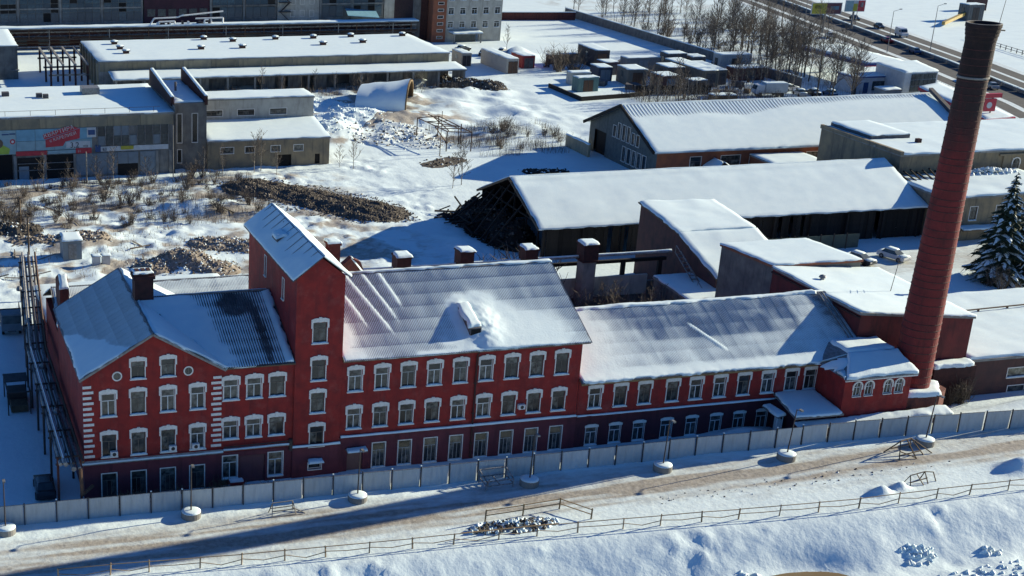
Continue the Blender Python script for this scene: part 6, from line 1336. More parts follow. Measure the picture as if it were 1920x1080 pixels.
# rubbish by the link gate
sk = thing('red_barrow', 'small red cart with snow on it beside the plum gate', 'cart', (13.0, -1.2, .3)); MB().hexa([(12.5, -1.5, .5), (13.6, -1.5, .5), (13.6, -.9, .5), (12.5, -.9, .5), (12.35, -1.6, 1.0), (13.75, -1.6, 1.0), (13.75, -.8, 1.0), (12.35, -.8, 1.0)]).build('tub', RDC, sk); MB().box(12.45, 13.65, -1.5, -.9, 1.0, 1.12).build('snow', SNOW, sk); MB().lathe((12.6, -1.2, .3), [(.2, -.06), (.2, .06)], 10).build('wheel', RUBBER, sk)
# ================================================================ MIDDLE DISTANCE OBJECTS
BV = thing('barrel_vault_shelter', 'half-buried barrel vault shelter under smooth snow in the demolition yard', 'shelter', (87, 164, 0))
n = 14; A0 = Vector((85.6, 155.4, -.2)); A1 = Vector((92.6, 170.2, -.2)); ax = Vector((-.9, .42, 0)).normalized()
def vault(off, L0, L1, name, m, par, ns=6, wob=0.):
    mb = MB(); mid0 = (A0+A1)/2; half = (A1-A0)/2; rr = half.length+off
    for k in range(ns+1):
        L = L0+(L1-L0)*k/ns
        for i in range(n+1):
            a = math.pi*i/n; w_ = 1+wob*(float(vn(np.array([i*.7]), np.array([L]), 1.6, 7)[0])-.5); p = mid0+half.normalized()*(-math.cos(a)*rr*w_)+Vector((0, 0, math.sin(a)**.8*(5.0+off)*w_*(1-.03*L)))+ax*L; mb.v.append(tuple(p))
    for k in range(ns):
        for i in range(n): mb.f.append((k*(n+1)+i, k*(n+1)+i+1, (k+1)*(n+1)+i+1, (k+1)*(n+1)+i)); mb.mi.append(0)
    return mb.build(name, m, par, True)
vault(0, 0, 10, 'shell', TIMBER, BV); vault(.25, .15, 10.2, 'snow', SNOW, BV, 8, .07)
mb = MB(); hv = (A1-A0)/2; c = (A0+A1)/2
arc = [c-hv*math.cos(math.pi*i/n)+Vector((0, 0, 5.0*math.sin(math.pi*i/n)**.8)) for i in range(n+1)]
for p, q in zip(arc, arc[1:]): mb.bar(p, q, .3)
mb.build('end_arch', OCH, BV)
SF = thing('steel_skeleton', 'rusty bare steel shed skeleton standing in the snow', 'frame', (83.5, 126, 0))
sk_ = [(79.9, 133.5), (84.2, 133.8), (81.0, 121.3), (85.4, 120.6), (86.0, 127)]
for (x, y) in sk_: MB().bar((x, y, -.3), (x, y, 3.6), .15).build('post', RUST, SF)
for a, b in (((79.9, 133.5, 3.6), (81.0, 121.3, 3.6)), ((84.2, 133.8, 3.7), (85.4, 120.6, 3.4)), ((79.9, 133.5, 3.6), (84.2, 133.8, 3.7)), ((81.0, 121.3, 3.6), (85.4, 120.6, 3.4)), ((82, 133.6, 4.2), (83.2, 121, 4.0)), ((80.2, 130, 3.6), (84.7, 130, 3.6)), ((80.5, 126, 3.6), (85, 126, 3.4)), ((80.2, 130, 3.6), (85, 126, 3.4)), ((80.5, 126, 3.5), (82, 124, 1.0)), ((85, 126, 3.4), (84, 123, .8)), ((82.2, 131, 4.1), (84, 128, 2.2)), ((80.8, 124, 3.6), (85.2, 124, 3.4))): MB().bar(a, b, .14).build('beam', RUST, SF)
# containers and sheds in the depot yard
RECTS = []
def container(x0, x1, y0, y1, h, m, label, name='shipping_container', cat='container', group='depot containers and sheds', door=True):
    RECTS.append((x0-1.5, x1+1.5, y0-1.2, y1+1.2)); z = -.1; h = h*1.18; o = thing(name, label, cat, ((x0+x1)/2, (y0+y1)/2, 0), group); mb = MB(); mb.box(x0+.05, x1-.05, y0+.05, y1-.05, z+.12, h-.08); mb.build('body', m, o)
    nx_ = max(3, int((x1-x0)/.7)); ny_ = max(3, int((y1-y0)/.7))
    rm_ = MB().box(-.12, .12, -.05, .05, z+.15, h-.1).mesh('rib', m)
    for i in range(nx_): place('rib', rm_, o, (x0+(i+.5)*(x1-x0)/nx_, y0+.03, 0))
    rm2 = MB().box(-.05, .05, -.12, .12, z+.15, h-.1).mesh('rib', m)
    for i in range(ny_): place('rib', rm2, o, (x0+.03, y0+(i+.5)*(y1-y0)/ny_, 0))
    MB().box(x0, x1, y0, y1, h-.08, h).build('roof', m, o); snow_slab(o, (x0, y0, h), (x1, y0, h), (x1, y1, h), (x0, y1, h), t=.15, step=.7, seed=int(x0*7+y0) % 50)
    w_ = min(2.4, (x1-x0)*.8); xc = (x0+x1)/2
    if cat in ('container', 'garage', 'shed', 'kiosk', 'office'):
        dm_ = rnd.choice((STEEL, GREYB, RUST, DSLATE))
        for k_ in (0, 1): MB().box(xc-w_/2+k_*w_/2+.04, xc+k_*w_/2-.04, y0-.08, y0-.02, .1, h*.82).build('door', dm_, o)
        if cat in ('office', 'kiosk', 'shed'): MB().box(x0-.03, x0+.0, y0+(y1-y0)*.4, y0+(y1-y0)*.4+1.2, h*.45, h*.8).build('window', GLASSD, o)
    o.rotation_euler.z = rnd.uniform(-.09, .09)
    return o
CTN = lambda c: paint('container_paint', c, .6)
container(124.0, 127.0, 193.4, 208.5, 2.9, CTN((.42, .40, .36)), 'long off-white trailer box beside the red container')
container(130.6, 133.9, 199.4, 205.8, 2.5, CTN((.25, .025, .03)), 'bright red shipping container next to the long white trailer')
container(117.4, 120.0, 204.5, 211, 2.6, CTN((.40, .36, .30)), 'small cream kiosk with a snow roof at the workshop corner', 'kiosk', 'kiosk')
container(130.2, 135.4, 169.8, 172.4, 2.6, CTN((.10, .19, .19)), 'teal shipping container on the fenced pad'); container(132.6, 137.4, 177.6, 180.2, 2.3, CTN((.45, .44, .40)), 'white container behind the teal one')
container(148.2, 152.0, 196.5, 207, 3.6, CTN((.06, .05, .05)), 'tall dark shed at the back of the depot yard', 'depot_shed', 'shed'); container(152.6, 161.5, 190.0, 193.2, 2.9, CTN((.20, .21, .22)), 'grey container row behind the depot yard')
container(146.0, 149.6, 188.0, 192.0, 2.5, CTN((.09, .05, .06)), 'dark maroon container at the left of the depot row'); container(145.2, 149.8, 174.6, 181.0, 3.0, CTN((.16, .15, .13)), 'grey-brown shed in the middle of the depot', 'depot_shed', 'shed'); container(149.9, 154.5, 168.6, 174.0, 2.6, CTN((.14, .06, .05)), 'rusty red low shed in the middle of the depot', 'depot_shed', 'shed')
container(160.4, 164.6, 169.8, 186.4, 3.2, CTN((.20, .165, .12)), 'long tan container block right of the depot centre'); container(165.4, 168.6, 172.5, 184.5, 2.8, CTN((.16, .14, .11)), 'brown container alongside the long tan block'); container(173.6, 181.6, 184.0, 187.6, 3.9, CTN((.36, .40, .42)), 'pale blue site office with a small window', 'site_office', 'office')
container(172.8, 180.4, 176.2, 180.4, 2.4, CTN((.12, .055, .05)), 'dark open garage with a wide snow roof below the pale blue office', 'garage', 'garage'); container(153.0, 158.4, 152.2, 154.8, 1.5, CTN((.13, .085, .05)), 'brown timber stack partly snowed beside the far shed ridge', 'timber_stack', 'stack'); container(139.5, 147.5, 204.2, 205.6, 1.9, CTN((.11, .08, .06)), 'brown fence-like barrier between red container and dark shed', 'timber_barrier', 'barrier')
container(187.2, 190.2, 139.5, 143.2, 2.0, CTN((.10, .03, .035)), 'low maroon garage beside the glazed shop', 'garage', 'garage'); container(300.0, 306, 256, 260, 4.0, CTN((.10, .11, .12)), 'grey shed beyond the highway', 'depot_shed', 'shed'); container(318.5, 324, 276, 279, 3.0, CTN((.07, .03, .03)), 'brown hut on the white field beyond the highway', 'hut', 'hut')
yb = thing('yellow_boom', 'long yellow boom lying beyond the highway beside the chimney top', 'boom', (292, 252, 0)); MB().bar((284, 246, 1.0), (304, 260, 2.2), .9, .9).build('boom', paint('yellow_paint', (.42, .30, .08), .5), yb); MB().box(303, 306, 258, 261, -.2, 2.5).build('counterweight', STEEL, yb)
PD = thing('fenced_pad', 'low dark kerbed pad with snow around the teal container', 'pad', (131, 166, 0))
for a, b in (((126.6, 176), (126.6, 160.3)), ((126.6, 160.3), (138.5, 162.2)), ((138.5, 162.2), (145, 164))): MB().bar((*a, .45), (*b, .45), .3, .9).build('kerb', CHAR, PD)
container(141.2, 144.6, 181.0, 186.0, 2.6, CTN((.05, .06, .09)), 'dark blue container left of the grey-brown depot shed')
container(155.4, 159.6, 176.0, 182.0, 3.0, CTN((.13, .12, .10)), 'dull brown shed between the depot sheds', 'depot_shed', 'shed'); container(155.0, 159.0, 165.0, 168.4, 2.2, CTN((.10, .10, .11)), 'dark grey lean shed in front of the long tan block', 'depot_shed', 'shed'); container(168.8, 172.4, 188.5, 192.5, 3.0, CTN((.17, .16, .15)), 'grey shed behind the pale blue site office', 'depot_shed', 'shed'); container(163.0, 168.0, 189.5, 193.5, 3.6, CTN((.09, .09, .10)), 'tall dark shed behind the long tan block', 'depot_shed', 'shed')
bf = thing('board_fence', 'dark board fence in front of the depot sheds', 'fence', (150, 163, 0)); bfm = MB().box(0, .46, 0, .06, -.2, 2.0).mesh('board', CHAR)
for i in range(34): place('board', bfm, bf, (141.5+i*.5, 164.6-i*.06, rnd.uniform(-.1, .1)))
truck(170.2, 158.6, R(172), WHC, FENCE, 'white box van truck parked behind the far shed ridge', L=7.0, h=2.9, group='vehicles behind the far shed')
for k, (x, y, a, m, lb) in enumerate(((177.5, 158.2, 80, SLV, 'silver car right of the white box truck'), (180.6, 158.0, 85, DKC, 'dark car second from the white box truck'), (183.8, 156.5, 80, BLC, 'blue car by the stacked timber at the far shed'), (178.5, 163.5, 10, WHC, 'white car behind the parked row at the far shed'))): car(x, y, R(a), m, lb, group='vehicles behind the far shed')
car(129, 219, R(60), DKC, 'dark car under the office block entrance', group='cars by the office'); car(133, 216, R(40), BLC, 'dark blue car right of the office entrance', group='cars by the office'); car(126.5, 226, R(20), DKC, 'dark car tight against the office canopy', group='cars by the office')
car(242.4, 204.5, R(73), BLC, 'blue car on the highway left of the chimney', snow=False, group='highway traffic', z=.07, kind='car'); car(248.8, 190.8, R(-107), DKC, 'dark car on the far carriageway right of the chimney', snow=False, group='highway traffic', z=.07, kind='car'); car(236.5, 232, R(70), SLV, 'silver car on the highway near the hoardings', snow=False, group='highway traffic', z=.07, kind='car'); car(231.5, 168.0, R(73), DKC, 'dark van on the highway just right of the chimney', snow=False, group='highway traffic', z=.07, kind='van', van=True); car(266, 262, R(-104), DKC, 'distant dark car on the highway behind the hoardings', snow=False, group='highway traffic', z=.07, kind='car')
lf = thing('lattice_fence', 'low lattice fence beyond the highway at the right edge', 'fence', (271, 204, 0))
for i in range(14): MB().bar((275-i*.55, 224-i*2.6, -.2), (275-i*.55, 224-i*2.6, 1.2), .15).build('post', STEEL, lf)
for z in (.5, 1.1): MB().bar((275, 224, z), (267.8, 190, z), .1).build('rail', STEEL, lf)
for k, (x, y, a, m, lb, vn_) in enumerate(((226.5, 158, 72, SLV, 'silver car leaving the picture on the near carriageway', False), (258.5, 231, -106, WHC, 'white van on the far carriageway left of the chimney top', True), (262.5, 246, -106, DKC, 'dark car behind the white van on the far carriageway', False), (247.0, 222, 73, RDC, 'small red car on the near carriageway before the shop', False))): car(x, y, R(a), m, lb, snow=False, group='highway traffic', z=.07, kind='van' if vn_ else 'car', van=vn_)
# depot clutter: pallets, drums, snowed scrap between the sheds
rr = random.Random(19); drm = MB().lathe((0, 0, 0), [(.3, 0), (.3, .9)], 10).mesh('oil_drum', RUST); plm_ = MB().box(-.6, .6, -.5, .5, 0, 1.0).mesh('pallet_stack', TIMBER); tkm = MB().box(-1.4, 1.4, -.8, .8, 0, 1.2).mesh('scrap_bin', DSLATE)
for i in range(54):
    x = rr.uniform(139, 184); y = rr.uniform(158, 200); k = i % 3
    if any(a < x < b and c < y < d for a, b, c, d in RECTS) or x > 181.5: continue
    nm = ('oil_drum', 'pallet_stack', 'scrap_bin')[k]
    o = place(nm, (drm, plm_, tkm)[k], None, (x, y, ground_at(x, y)-.05), rr.uniform(0, 3.1)); tag(o, ('rusty oil drum among the depot sheds', 'pallet stack among the depot sheds', 'dark scrap bin among the depot sheds')[k], ('drum', 'pallets', 'bin')[k], 'depot clutter of '+nm.replace('_', ' ')+'s')
# ventilators and weeds on the boiler house roof
for k, (x, y) in enumerate(((80.2, 12.5), (88.6, 8.0))):
    o = thing('roof_vent', ('squat steel vent on the left part of the boiler house roof', 'squat steel vent on the right part of the boiler house roof')[k], 'vent', (x, y, 10.8)); MB().lathe((x, y, 10.4), [(.22, 0), (.22, .9), (.4, .95), (.3, 1.15), (.05, 1.25)], 10).build('cowl', GSTEEL, o)
# ================================================================ VEGETATION AND RUBBLE
def tube_chain(mb, pts, r0, r1, n=4):
    """tapered limb through pts without end caps, rings shared"""
    base = len(mb.v); m_ = len(pts)
    for k, p in enumerate(pts):
        p = Vector(p); d = (Vector(pts[min(k+1, m_-1)])-Vector(pts[max(k-1, 0)])).normalized(); a = d.orthogonal().normalized(); b = d.cross(a); r_ = r0+(r1-r0)*k/(m_-1)
        for i in range(n): t_ = 2*math.pi*i/n; mb.v.append(tuple(p+(a*math.cos(t_)+b*math.sin(t_))*r_))
    for k in range(m_-1):
        for i in range(n): j = (i+1) % n; mb.f.append((base+k*n+i, base+k*n+j, base+(k+1)*n+j, base+(k+1)*n+i)); mb.mi.append(mb.cur)
def limb(rr, p, d, L, segs=4, up=.12, wob=.18):
    pts = [Vector(p)]; d = Vector(d).normalized()
    for k in range(segs):
        d = (d+Vector((rr.uniform(-wob, wob), rr.uniform(-wob, wob), rr.uniform(-wob, wob)*.5+up))).normalized(); pts.append(pts[-1]+d*(L/segs))
    return pts
def bare_tree(seed, H, nb, spread=.9, twig=5, r0=.16, low=.3):
    rr = random.Random(seed); tr = MB(); cr = MB()
    trunk = limb(rr, (0, 0, -.3), (rr.uniform(-.05, .05), rr.uniform(-.05, .05), 1), H, 7, .25, .07)
    tube_chain(tr, trunk, r0, .025, 6)
    for b in range(nb):
        f = low+(1-low)*(b+.5)/nb*.97; i = min(6, int(f*7)); q = trunk[i].lerp(trunk[i+1], f*7-i)
        a = b*2.4+rr.uniform(-.5, .5); L = H*spread*(.16+.26*(1-f))*rr.uniform(.7, 1.25); d = Vector((math.cos(a), math.sin(a), rr.uniform(.5, 1.1)))
        br = limb(rr, q, d, L, 4, .13, .2); tube_chain(cr, br, max(.03, r0*.42*(1-f*.6)), .02, 4)
        for t_ in range(twig):
            k = rr.randint(1, 4); s_ = br[k]; dd = (br[k]-br[k-1]).normalized()+Vector((rr.uniform(-.9, .9), rr.uniform(-.9, .9), rr.uniform(-.2, .7))); tw_ = limb(rr, s_, dd, L*rr.uniform(.25, .5), 2, .08, .25); tube_chain(cr, tw_, .028, .014, 3)
            for u_ in range(3): s2 = tw_[rr.randint(1, 2)]; tube_chain(cr, limb(rr, s2, dd+Vector((rr.uniform(-1, 1), rr.uniform(-1, 1), rr.uniform(-.3, .6))), L*rr.uniform(.12, .26), 1, .05, .2), .018, .010, 3)
    return tr, cr
def variants(specs, bark):
    out = []
    for sp in specs: tr, cr = bare_tree(*sp); out.append((tr.mesh('trunk', bark), cr.mesh('crown', TWIG)))
    return out
BIG = variants([(1, 11, 26, .95, 6, .17, .25), (2, 12.5, 28, .85, 6, .19, .3), (3, 10, 24, 1.0, 6, .15, .22), (4, 11.5, 26, .8, 6, .16, .28)], BARK)
SAP = variants([(11, 6.5, 16, .8, 5, .07, .2), (12, 5.5, 15, .9, 5, .06, .15), (13, 7.2, 17, .7, 5, .075, .25)], BIRCH)
def shrub_mesh(seed, H, n, spread):
    rr = random.Random(seed); mb = MB()
    for i in range(n):
        a = rr.uniform(0, 6.28); p = (rr.uniform(-.3, .3)*spread, rr.uniform(-.3, .3)*spread, -.1); L = H*rr.uniform(.5, 1.1)
        st_ = limb(rr, p, (math.cos(a)*.45*spread, math.sin(a)*.45*spread, 1), L, 3, .1, .2); tube_chain(mb, st_, .03, .014, 3)
        for t_ in range(4):
            k = rr.randint(1, 3); tube_chain(mb, limb(rr, st_[k], Vector((rr.uniform(-1, 1), rr.uniform(-1, 1), rr.uniform(.1, 1))), L*rr.uniform(.2, .45), 2, .08, .25), .02, .01, 3)
    return mb.mesh('stems', TWIG)
SHR = [shrub_mesh(21, 1.8, 26, 1.0), shrub_mesh(22, 2.4, 30, 1.2), shrub_mesh(23, 1.2, 24, 1.3)]
SHD = [shrub_mesh(24, 1.0, 40, 1.6)]
def tree(x, y, v, s, label, group):
    z = ground_at(x, y); o = thing('bare_tree', label, 'tree', (x, y, z), group); a = rnd.uniform(0, 6.28)
    place('trunk', v[0], o, (x, y, z), a, s); place('crown', v[1], o, (x, y, z), a, s)
def shrub(x, y, me_, s, label, group, m=None):
    z = ground_at(x, y); o = thing('bare_shrub', label, 'shrub', (x, y, z), group); place('stems', me_, o, (x, y, z), rnd.uniform(0, 6.28), s, mat=m)
def scatter(n, x0, x1, y0, y1, dmin, seed, ok=None):
    rr = random.Random(seed); out = []
    for _ in range(n*40):
        if len(out) >= n: break
        x = rr.uniform(x0, x1); y = rr.uniform(y0, y1)
        if ok and not ok(x, y): continue
        if all((x-a)**2+(y-b)**2 > dmin*dmin for a, b in out): out.append((x, y))
    return out
hwx = lambda y: np.interp(y, [p[1] for p in HW], [p[0] for p in HW])
for i, (x, y) in enumerate(scatter(20, 186, 200, 236, 295, 2.4, 1)): tree(x, y, BIG[i % 4], rnd.uniform(.7, .95), 'bare tree in the row beyond the grey slab wall', 'trees beyond the slab wall')
for i, (x, y) in enumerate(scatter(34, 200, 236, 205, 290, 2.6, 2, lambda x, y: x < hwx(y)-17)): tree(x, y, BIG[(i+1) % 4], rnd.uniform(.65, .95), 'bare tree on the rough ground left of the highway', 'trees left of the highway')
for i, (x, y) in enumerate(scatter(52, 184, 206, 158, 222, 1.5, 3, lambda x, y: not (y < 166 and x > 188) and not (x > 196 and y < 193) and x < 204)): tree(x, y, BIG[i % 4], rnd.uniform(.75, 1.05), 'tall bare tree in the dense grove left of the filling station', 'grove by the filling station')
for i, (x, y) in enumerate(((185.5, 151.5), (183.2, 148.5), (187.2, 153.2), (190.0, 156.5), (181.6, 153.8), (188.6, 155.6), (180.0, 150.5), (178.0, 153.0))): tree(x, y, BIG[(i+2) % 4], rnd.uniform(.85, 1.1), 'dark bare tree close behind the far shed ridge', 'trees behind the far shed')
for i, (x, y) in enumerate(scatter(26, 139, 170, 146, 167, 1.5, 4, lambda x, y: not any(a-.2 < x < b+.2 and c < y < d for a, b, c, d in RECTS) and not (152 < x < 159.5 and y > 151) and not (165 < x < 175 and 154 < y < 163) and y < 168 and not (159.8 < x < 169))): tree(x, y, SAP[i % 3], rnd.uniform(.8, 1.15), 'slim bare sapling in front of the depot containers', 'saplings in front of the depot')
for i, (x, y) in enumerate(scatter(16, 168, 182, 164, 175, 2.0, 5, lambda x, y: not any(a < x < b and c < y < d for a, b, c, d in RECTS))): tree(x, y, SAP[i % 3], rnd.uniform(.9, 1.3), 'slim bare sapling around the dark open garage', 'saplings by the garage')
for i, (x, y) in enumerate(((8, 108.5), (16.8, 110.5), (12.0, 109.0), (19.5, 111.0), (24.5, 108), (37.5, 110.2), (43.2, 111.5), (46.5, 109.5), (44.6, 112.6), (34, 109), (58.6, 113.2), (60.6, 112.0))): tree(x, y, SAP[i % 3], rnd.uniform(.6, 1.0), 'bare sapling in front of the billboard workshop and annex', 'saplings before the workshop')
for i, (x, y) in enumerate(scatter(9, 66, 74, 27, 35.5, 1.6, 21)): tree(x, y, SAP[i % 3], rnd.uniform(.55, .85), 'thin bare sapling in the dark court behind the wings', 'saplings in the rear court')
tree(74.6, 98.2, SAP[1], 1.35, 'lone bare birch left of the collapsed shed end', None); tree(72.4, 96.5, SAP[0], .9, 'smaller bare birch just left of the lone birch by the collapsed shed', None); tree(136.6, 222, SAP[2], .9, 'bare tree on the snow field beyond the red container', None)
for i, (x, y) in enumerate(scatter(12, 62, 106, 176, 181, 2.2, 6)): tree(x, y, SAP[i % 3], rnd.uniform(.5, .8), 'thin sapling growing before the open lean-to', 'saplings at the lean-to')
for i, (x, y) in enumerate(scatter(150, -8, 40, 84, 112, .8, 7)): shrub(x, y, (SHR+SHD)[i % 4], rnd.uniform(.55, 1.15), 'leafless shrub in the rubble yard before the billboard workshop', 'shrubs of the rubble yard')
for i, (x, y) in enumerate(scatter(14, 88, 107, 118, 142, 1.2, 8, lambda x, y: (x-98)**2/80+(y-129)**2/110 < 1)): shrub(x, y, SHR[i % 3], rnd.uniform(.7, 1.2), 'leafless shrub in the thicket left of the far shed gable', 'thicket by the far shed')
for i, (x, y) in enumerate(scatter(60, 48, 78, 26, 36.8, .8, 9, lambda x, y: not (x > 73.5 and y > 27))): shrub(x, y, SHR[i % 3], rnd.uniform(.9, 1.5), 'leafless shrub in the dark court behind the wings', 'shrubs in the rear court')
for i, (x, y) in enumerate(scatter(9, 55.5, 60.5, 38.8, 42, .8, 10)): shrub(x, y, SHR[1], rnd.uniform(1.8, 2.6), 'tall leafless shrub around the third brick pier', 'shrubs at the piers')
for i, (x, y) in enumerate(scatter(9, 137, 142, 190, 203, 1.0, 11)): shrub(x, y, SHR[1], rnd.uniform(1.2, 2.0), 'leafless shrub beside the red container', 'shrubs by the red container')
for i, (x, y) in enumerate(scatter(5, 87.6, 90.6, -.1, .4, .4, 12)): shrub(x, y, SHR[1], rnd.uniform(.8, 1.2), 'dark dead climber tangle against the low brick wall by the chimney', 'tangle by the chimney', BARK)
for i, (x, y) in enumerate(scatter(30, 186, 232, 196, 262, 3.0, 13, lambda x, y: x < hwx(y)-16)): shrub(x, y, SHR[i % 3], rnd.uniform(1.2, 2.2), 'leafless undergrowth among the trees left of the highway', 'undergrowth left of the highway')
for i, (x, y) in enumerate(scatter(24, 1, 18, -2.6, -.6, .55, 14)): shrub(x, y, SHR[2], rnd.uniform(.5, .9), 'dry weed stalks between the fence and the gabled block', 'dry weeds along the fence', DRYW)
for i, (x, y) in enumerate(scatter(12, 118, 140, 28, 45, 1.6, 15, lambda x, y: y < 45 and x > 120)): shrub(x, y, SHR[i % 3], rnd.uniform(.8, 1.4), 'leafless shrub at the foot of the spruces', 'shrubs by the spruces')
# spruces
def spruce(x, y, H, seed, label):
    rr = random.Random(seed); z = ground_at(x, y); o = thing('spruce_tree', label, 'tree', (x, y, z), 'snow-laden spruces')
    mb = MB(); tube_chain(mb, [(x, y, z-.3), (x, y, z+H*.5), (x, y, z+H)], .28, .03, 8); mb.build('trunk', BARK, o)
    nd = MB(); sn = MB()
    w = 0; zz = .9
    while zz < H-.3:
        f = zz/H; R_ = (H*.27)*(1-f)**.85+.15; nb = max(5, int(10*(1-f)+4))
        for b in range(nb):
            a = 2*math.pi*b/nb+w*.7+rr.uniform(-.2, .2); L = R_*rr.uniform(.55, 1.2); dr = rr.uniform(.2, .6); zz_j = rr.uniform(-.25, .25)
            pts_ = [Vector((x+math.cos(a)*L*t_, y+math.sin(a)*L*t_, z+zz+zz_j+.12*t_-dr*L*t_*t_)) for t_ in (0, .35, .7, 1)]
            side = Vector((-math.sin(a), math.cos(a), 0))
            for k in range(3):
                p, q = pts_[k], pts_[k+1]; wd = L*(.34, .36, .22)[k]; wn = L*(.36, .22, .04)[k]
                for s_ in (-1, 1):
                    j1 = rr.uniform(.8, 1.2); nd.quad(p, q, q+side*s_*wn*j1-Vector((0, 0, wn*.55)), p+side*s_*wd*j1-Vector((0, 0, wd*.55)))
                for t_ in range(5):
                    u_ = rr.random(); c = p.lerp(q, u_); s_ = rr.choice((-1, 1)); e = c+side*s_*wd*rr.uniform(.7, 1.5)+Vector((math.cos(a), math.sin(a), 0))*wd*.6-Vector((0, 0, wd*rr.uniform(.3, 1.0))); n_ = Vector((rr.uniform(-.07, .07), rr.uniform(-.07, .07), rr.uniform(.05, .14)))
                    nd.quad(c, c+n_, e+n_*.4, e)
                if rr.random() < .68:
                    up_ = Vector((0, 0, .06)); wd2 = wd*rr.uniform(.3, .75); wn2 = wn*rr.uniform(.3, .75); sn.quad(p+up_-side*wd2-Vector((0, 0, wd2*.4)), q+up_-side*wn2-Vector((0, 0, wn2*.4)), q+up_*2, p+up_*2); sn.quad(p+up_*2, q+up_*2, q+up_+side*wn2-Vector((0, 0, wn2*.4)), p+up_+side*wd2-Vector((0, 0, wd2*.4)))
        zz += .34+.18*(1-f); w += 1
    nd.build('crown', NEEDLE, o); sn.build('branch_snow', SNOW, o)
spruce(125.8, 37.6, 14.6, 5, 'tall snow-laden spruce right of the chimney'); spruce(130.6, 38.6, 13.5, 6, 'snow-laden spruce cut off by the right edge of the picture'); spruce(128.4, 35.6, 7.0, 8, 'small snow-laden spruce between the two tall ones')
# ---------------------------------------------------------------- rubble heaps
def heap(label, ctrl, wid, hgt, n, seed, mats, rmin=.1, rmax=.4, name='rubble_heap', cat='heap', mound=True):
    """ridge-shaped heap along the polyline ctrl: a mound with stones scattered over it"""
    rr = random.Random(seed); c0 = ctrl[len(ctrl)//2]; o = thing(name, label, cat, (c0[0], c0[1], 0))
    seg = [(Vector((*a, 0)), Vector((*b, 0))) for a, b in zip(ctrl, ctrl[1:])]
    def dist(x, y):
        p = Vector((x, y, 0)); best = 1e9
        for a, b in seg: t_ = max(0, min(1, (p-a).dot(b-a)/(b-a).length_squared)); best = min(best, (p-a-(b-a)*t_).length)
        return best
    def hz(x, y):
        d = dist(x, y)/wid; return hgt*max(0, 1-d*d)*(.85+.22*math.sin(x*1.3+seed)*math.sin(y*1.1+seed*2)+.1*math.sin(x*3.1+y*1.7))
    xs = [p[0] for p in ctrl]; ys_ = [p[1] for p in ctrl]; x0, x1, y0, y1 = min(xs)-wid, max(xs)+wid, min(ys_)-wid, max(ys_)+wid
    if mound:
        nx_ = int((x1-x0)/.5); ny_ = int((y1-y0)/.5); mb = MB()
        for j in range(ny_+1):
            for i in range(nx_+1):
                x = x0+(x1-x0)*i/nx_; y = y0+(y1-y0)*j/ny_; h_ = hz(x, y); mb.v.append((x, y, ground_at(x, y)+(h_ if h_ > .02 else -.25)))
        for j in range(ny_):
            for i in range(nx_): a = j*(nx_+1)+i; mb.f.append((a, a+1, a+nx_+2, a+nx_+1)); mb.mi.append(0)
        mb.build('mound', mats[0], o)
    mb = MB(); k = 0
    while k < n:
        x = rr.uniform(x0, x1); y = rr.uniform(y0, y1); d = dist(x, y)/wid
        if d > 1.6 or rr.random() < d*.62: continue
        q = rr.random(); mb.cur = 0 if q < .62 else (1 if q < .85 else 2); mb.rock((x, y, ground_at(x, y)+hz(x, y)+.03), rr.uniform(rmin, rmax)*rr.uniform(.6, 1), rr, .75); k += 1
    mb.build('stones', list(mats), o, kind='stuff'); return o
heap('big heap of dark gravel and broken brick behind the stair tower', [(40.5, 102.5), (46, 97), (51, 90), (55.5, 84.5)], 5.2, 1.0, 5200, 41, (RUBBLE, RUBBLE, DIRT), .05, .26, 'gravel_heap')
heap('black charred debris piled inside the collapsed shed end', [(69.2, 78), (69.2, 65)], 3.6, 3.4, 1100, 51, (CHAR, CHAR, RUBBLE), .15, .55, 'charred_heap')
heap('brown debris heap behind the gabled block', [(17.5, 64), (21, 65.5), (26, 62)], 3.0, .9, 900, 42, (DIRT, SNOWD, RUBBLE), .06, .28)
heap('dark scrap heap at the left edge of the rubble yard', [(-3, 86), (3, 85)], 2.6, 1.0, 420, 43, (RUBBLE, CHAR, SNOWD), .1, .35)
heap('flat strip of brown rubble across the yard behind the hut', [(2, 80), (12, 78.5)], 2.2, .5, 420, 44, (DIRT, RUBBLE, SNOWD), .1, .35)
heap('snowy brick rubble in front of the gravel heap', [(27, 74), (33, 71)], 3.0, .7, 380, 45, (DIRT, SNOWD, RUBBLE), .1, .35)
heap('tangled scrap heap under the open end of the lean-to', [(106, 184), (110, 178), (113, 176)], 3.6, 1.8, 1300, 46, (RUBBLE, CHAR, SNOWD), .08, .36, 'scrap_heap')
heap('snowy demolition rubble around the barrel vault', [(64, 142), (72, 150), (78, 160), (68, 168)], 5.5, .7, 420, 47, (SNOW, SNOWD, RUBBLE), .1, .4)
heap('scattered demolition rubble below the barrel vault', [(72, 133), (80, 140), (79, 128)], 4.5, .3, 420, 48, (SNOWD, RUBBLE, DIRT), .12, .45)
heap('small bits of rubble on the snow before the steel skeleton', [(75, 112), (80, 115)], 2.5, .2, 60, 49, (RUBBLE, SNOWD, CHAR), .15, .4)
heap('dark broken boards on the shaded snow left of the far shed', [(90, 104), (94, 103)], 2.2, .4, 160, 50, (CHAR, RUBBLE, SNOWD), .1, .35)
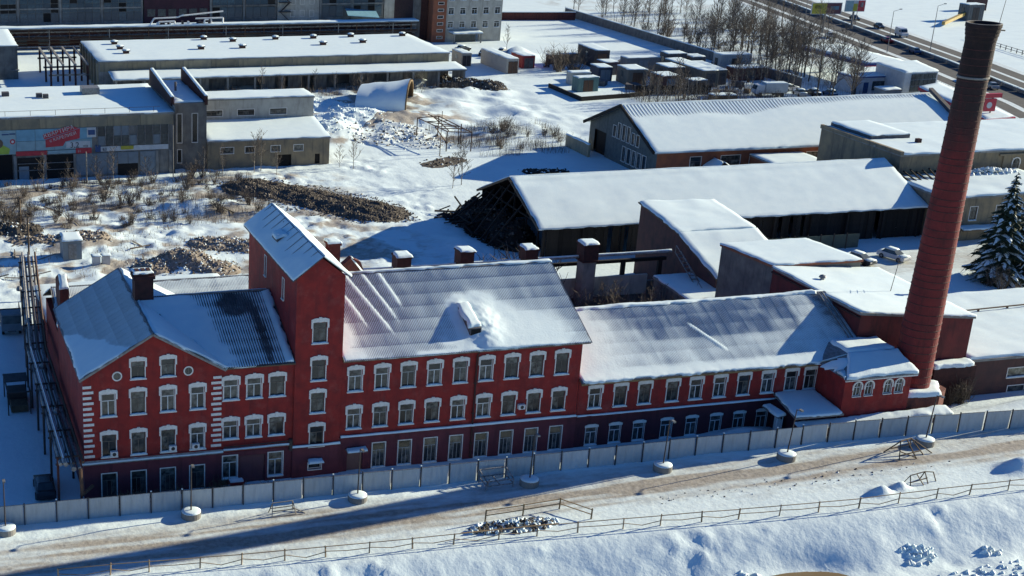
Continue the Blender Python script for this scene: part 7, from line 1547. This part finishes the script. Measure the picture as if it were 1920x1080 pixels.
# loose planks on the rubble yard
rr = random.Random(77)
for i in range(26):
    x = rr.uniform(-4, 34); y = rr.uniform(58, 98)
    if 5 < x < 13 and 64 < y < 75: continue
    a = rr.uniform(0, 3.14); L = rr.uniform(.8, 2.2); z = ground_at(x, y)+.1; d = Vector((math.cos(a), math.sin(a), rr.uniform(-.05, .2)))*L
    o = MB().bar(Vector((x, y, z))-d, Vector((x, y, z+.1))+d, rr.uniform(.12, .25), .08).build('loose_plank', rr.choice((TIMBER, CHAR, GREYT))); tag(o, 'loose plank lying on the snowy rubble yard', 'plank', 'loose planks of the rubble yard')

# ---------------------------------------------------------------- dry weeds: uncountable ground cover
def weeds(label, x0, x1, y0, y1, n, hmin, hmax, seed, m, thr=.45, ns=4.0):
    rr = np.random.RandomState(seed); x = rr.uniform(x0, x1, n*6); y = rr.uniform(y0, y1, n*6)
    keep = (fbm(x, y, ns, seed, 3) > thr+.12*rr.rand(n*6)) & (x < hwx(y)-16); x = x[keep][:n]; y = y[keep][:n]; mb = MB(); r2_ = random.Random(seed)
    for a, b in zip(x.tolist(), y.tolist()):
        z = ground_at(a, b)-.05; h_ = r2_.uniform(hmin, hmax); w_ = r2_.uniform(.012, .03); t_ = r2_.uniform(0, 3.14); dx, dy = math.cos(t_)*w_, math.sin(t_)*w_; lx, ly = r2_.uniform(-.3, .3)*h_, r2_.uniform(-.3, .3)*h_
        mb.add([(a-dx, b-dy, z), (a+dx, b+dy, z), (a+lx*.6+dx*.8, b+ly*.6+dy*.8, z+h_*.6), (a+lx, b+ly, z+h_), (a+lx*.6-dx*.8, b+ly*.6-dy*.8, z+h_*.6)], [(0, 1, 2, 3, 4)])
        for _ in range(2):
            f = r2_.uniform(.35, .8); c = (a+lx*f, b+ly*f, z+h_*f); e = (c[0]+r2_.uniform(-.3, .3)*h_, c[1]+r2_.uniform(-.3, .3)*h_, c[2]+h_*r2_.uniform(.15, .35)); mb.add([(c[0]-dx*.5, c[1]-dy*.5, c[2]), (c[0]+dx*.5, c[1]+dy*.5, c[2]), e], [(0, 1, 2)])
    o = mb.build('dry_weeds', m, None, kind='stuff'); o['label'] = label; o['category'] = 'weeds'; return o
weeds('dry brown weeds standing out of the snow in the rubble yard', -8, 42, 83, 113, 4200, .4, 1.3, 61, TWIG, .47)
weeds('dry brush along the thicket left of the far shed', 84, 108, 116, 140, 2600, .5, 1.8, 62, TWIG, .42)
weeds('dry brush in front of the depot sheds', 138, 172, 144, 166, 3600, .6, 2.6, 63, TWIG, .36)
weeds('dry brush in the dark court behind the wings', 47, 79, 24, 37, 2200, .6, 2.2, 64, TWIG, .34)
weeds('dry undergrowth on the rough ground left of the highway', 184, 236, 150, 290, 3600, .6, 2.4, 65, TWIG, .42, 9)
weeds('dry grass tufts around the brown yard rubble', -6, 40, 56, 83, 1500, .2, .7, 66, DRYW, .52)
weeds('dry brush along the foot of the flat workshop lean-to', 32, 116, 174, 184, 2400, .5, 2.0, 67, TWIG, .42)
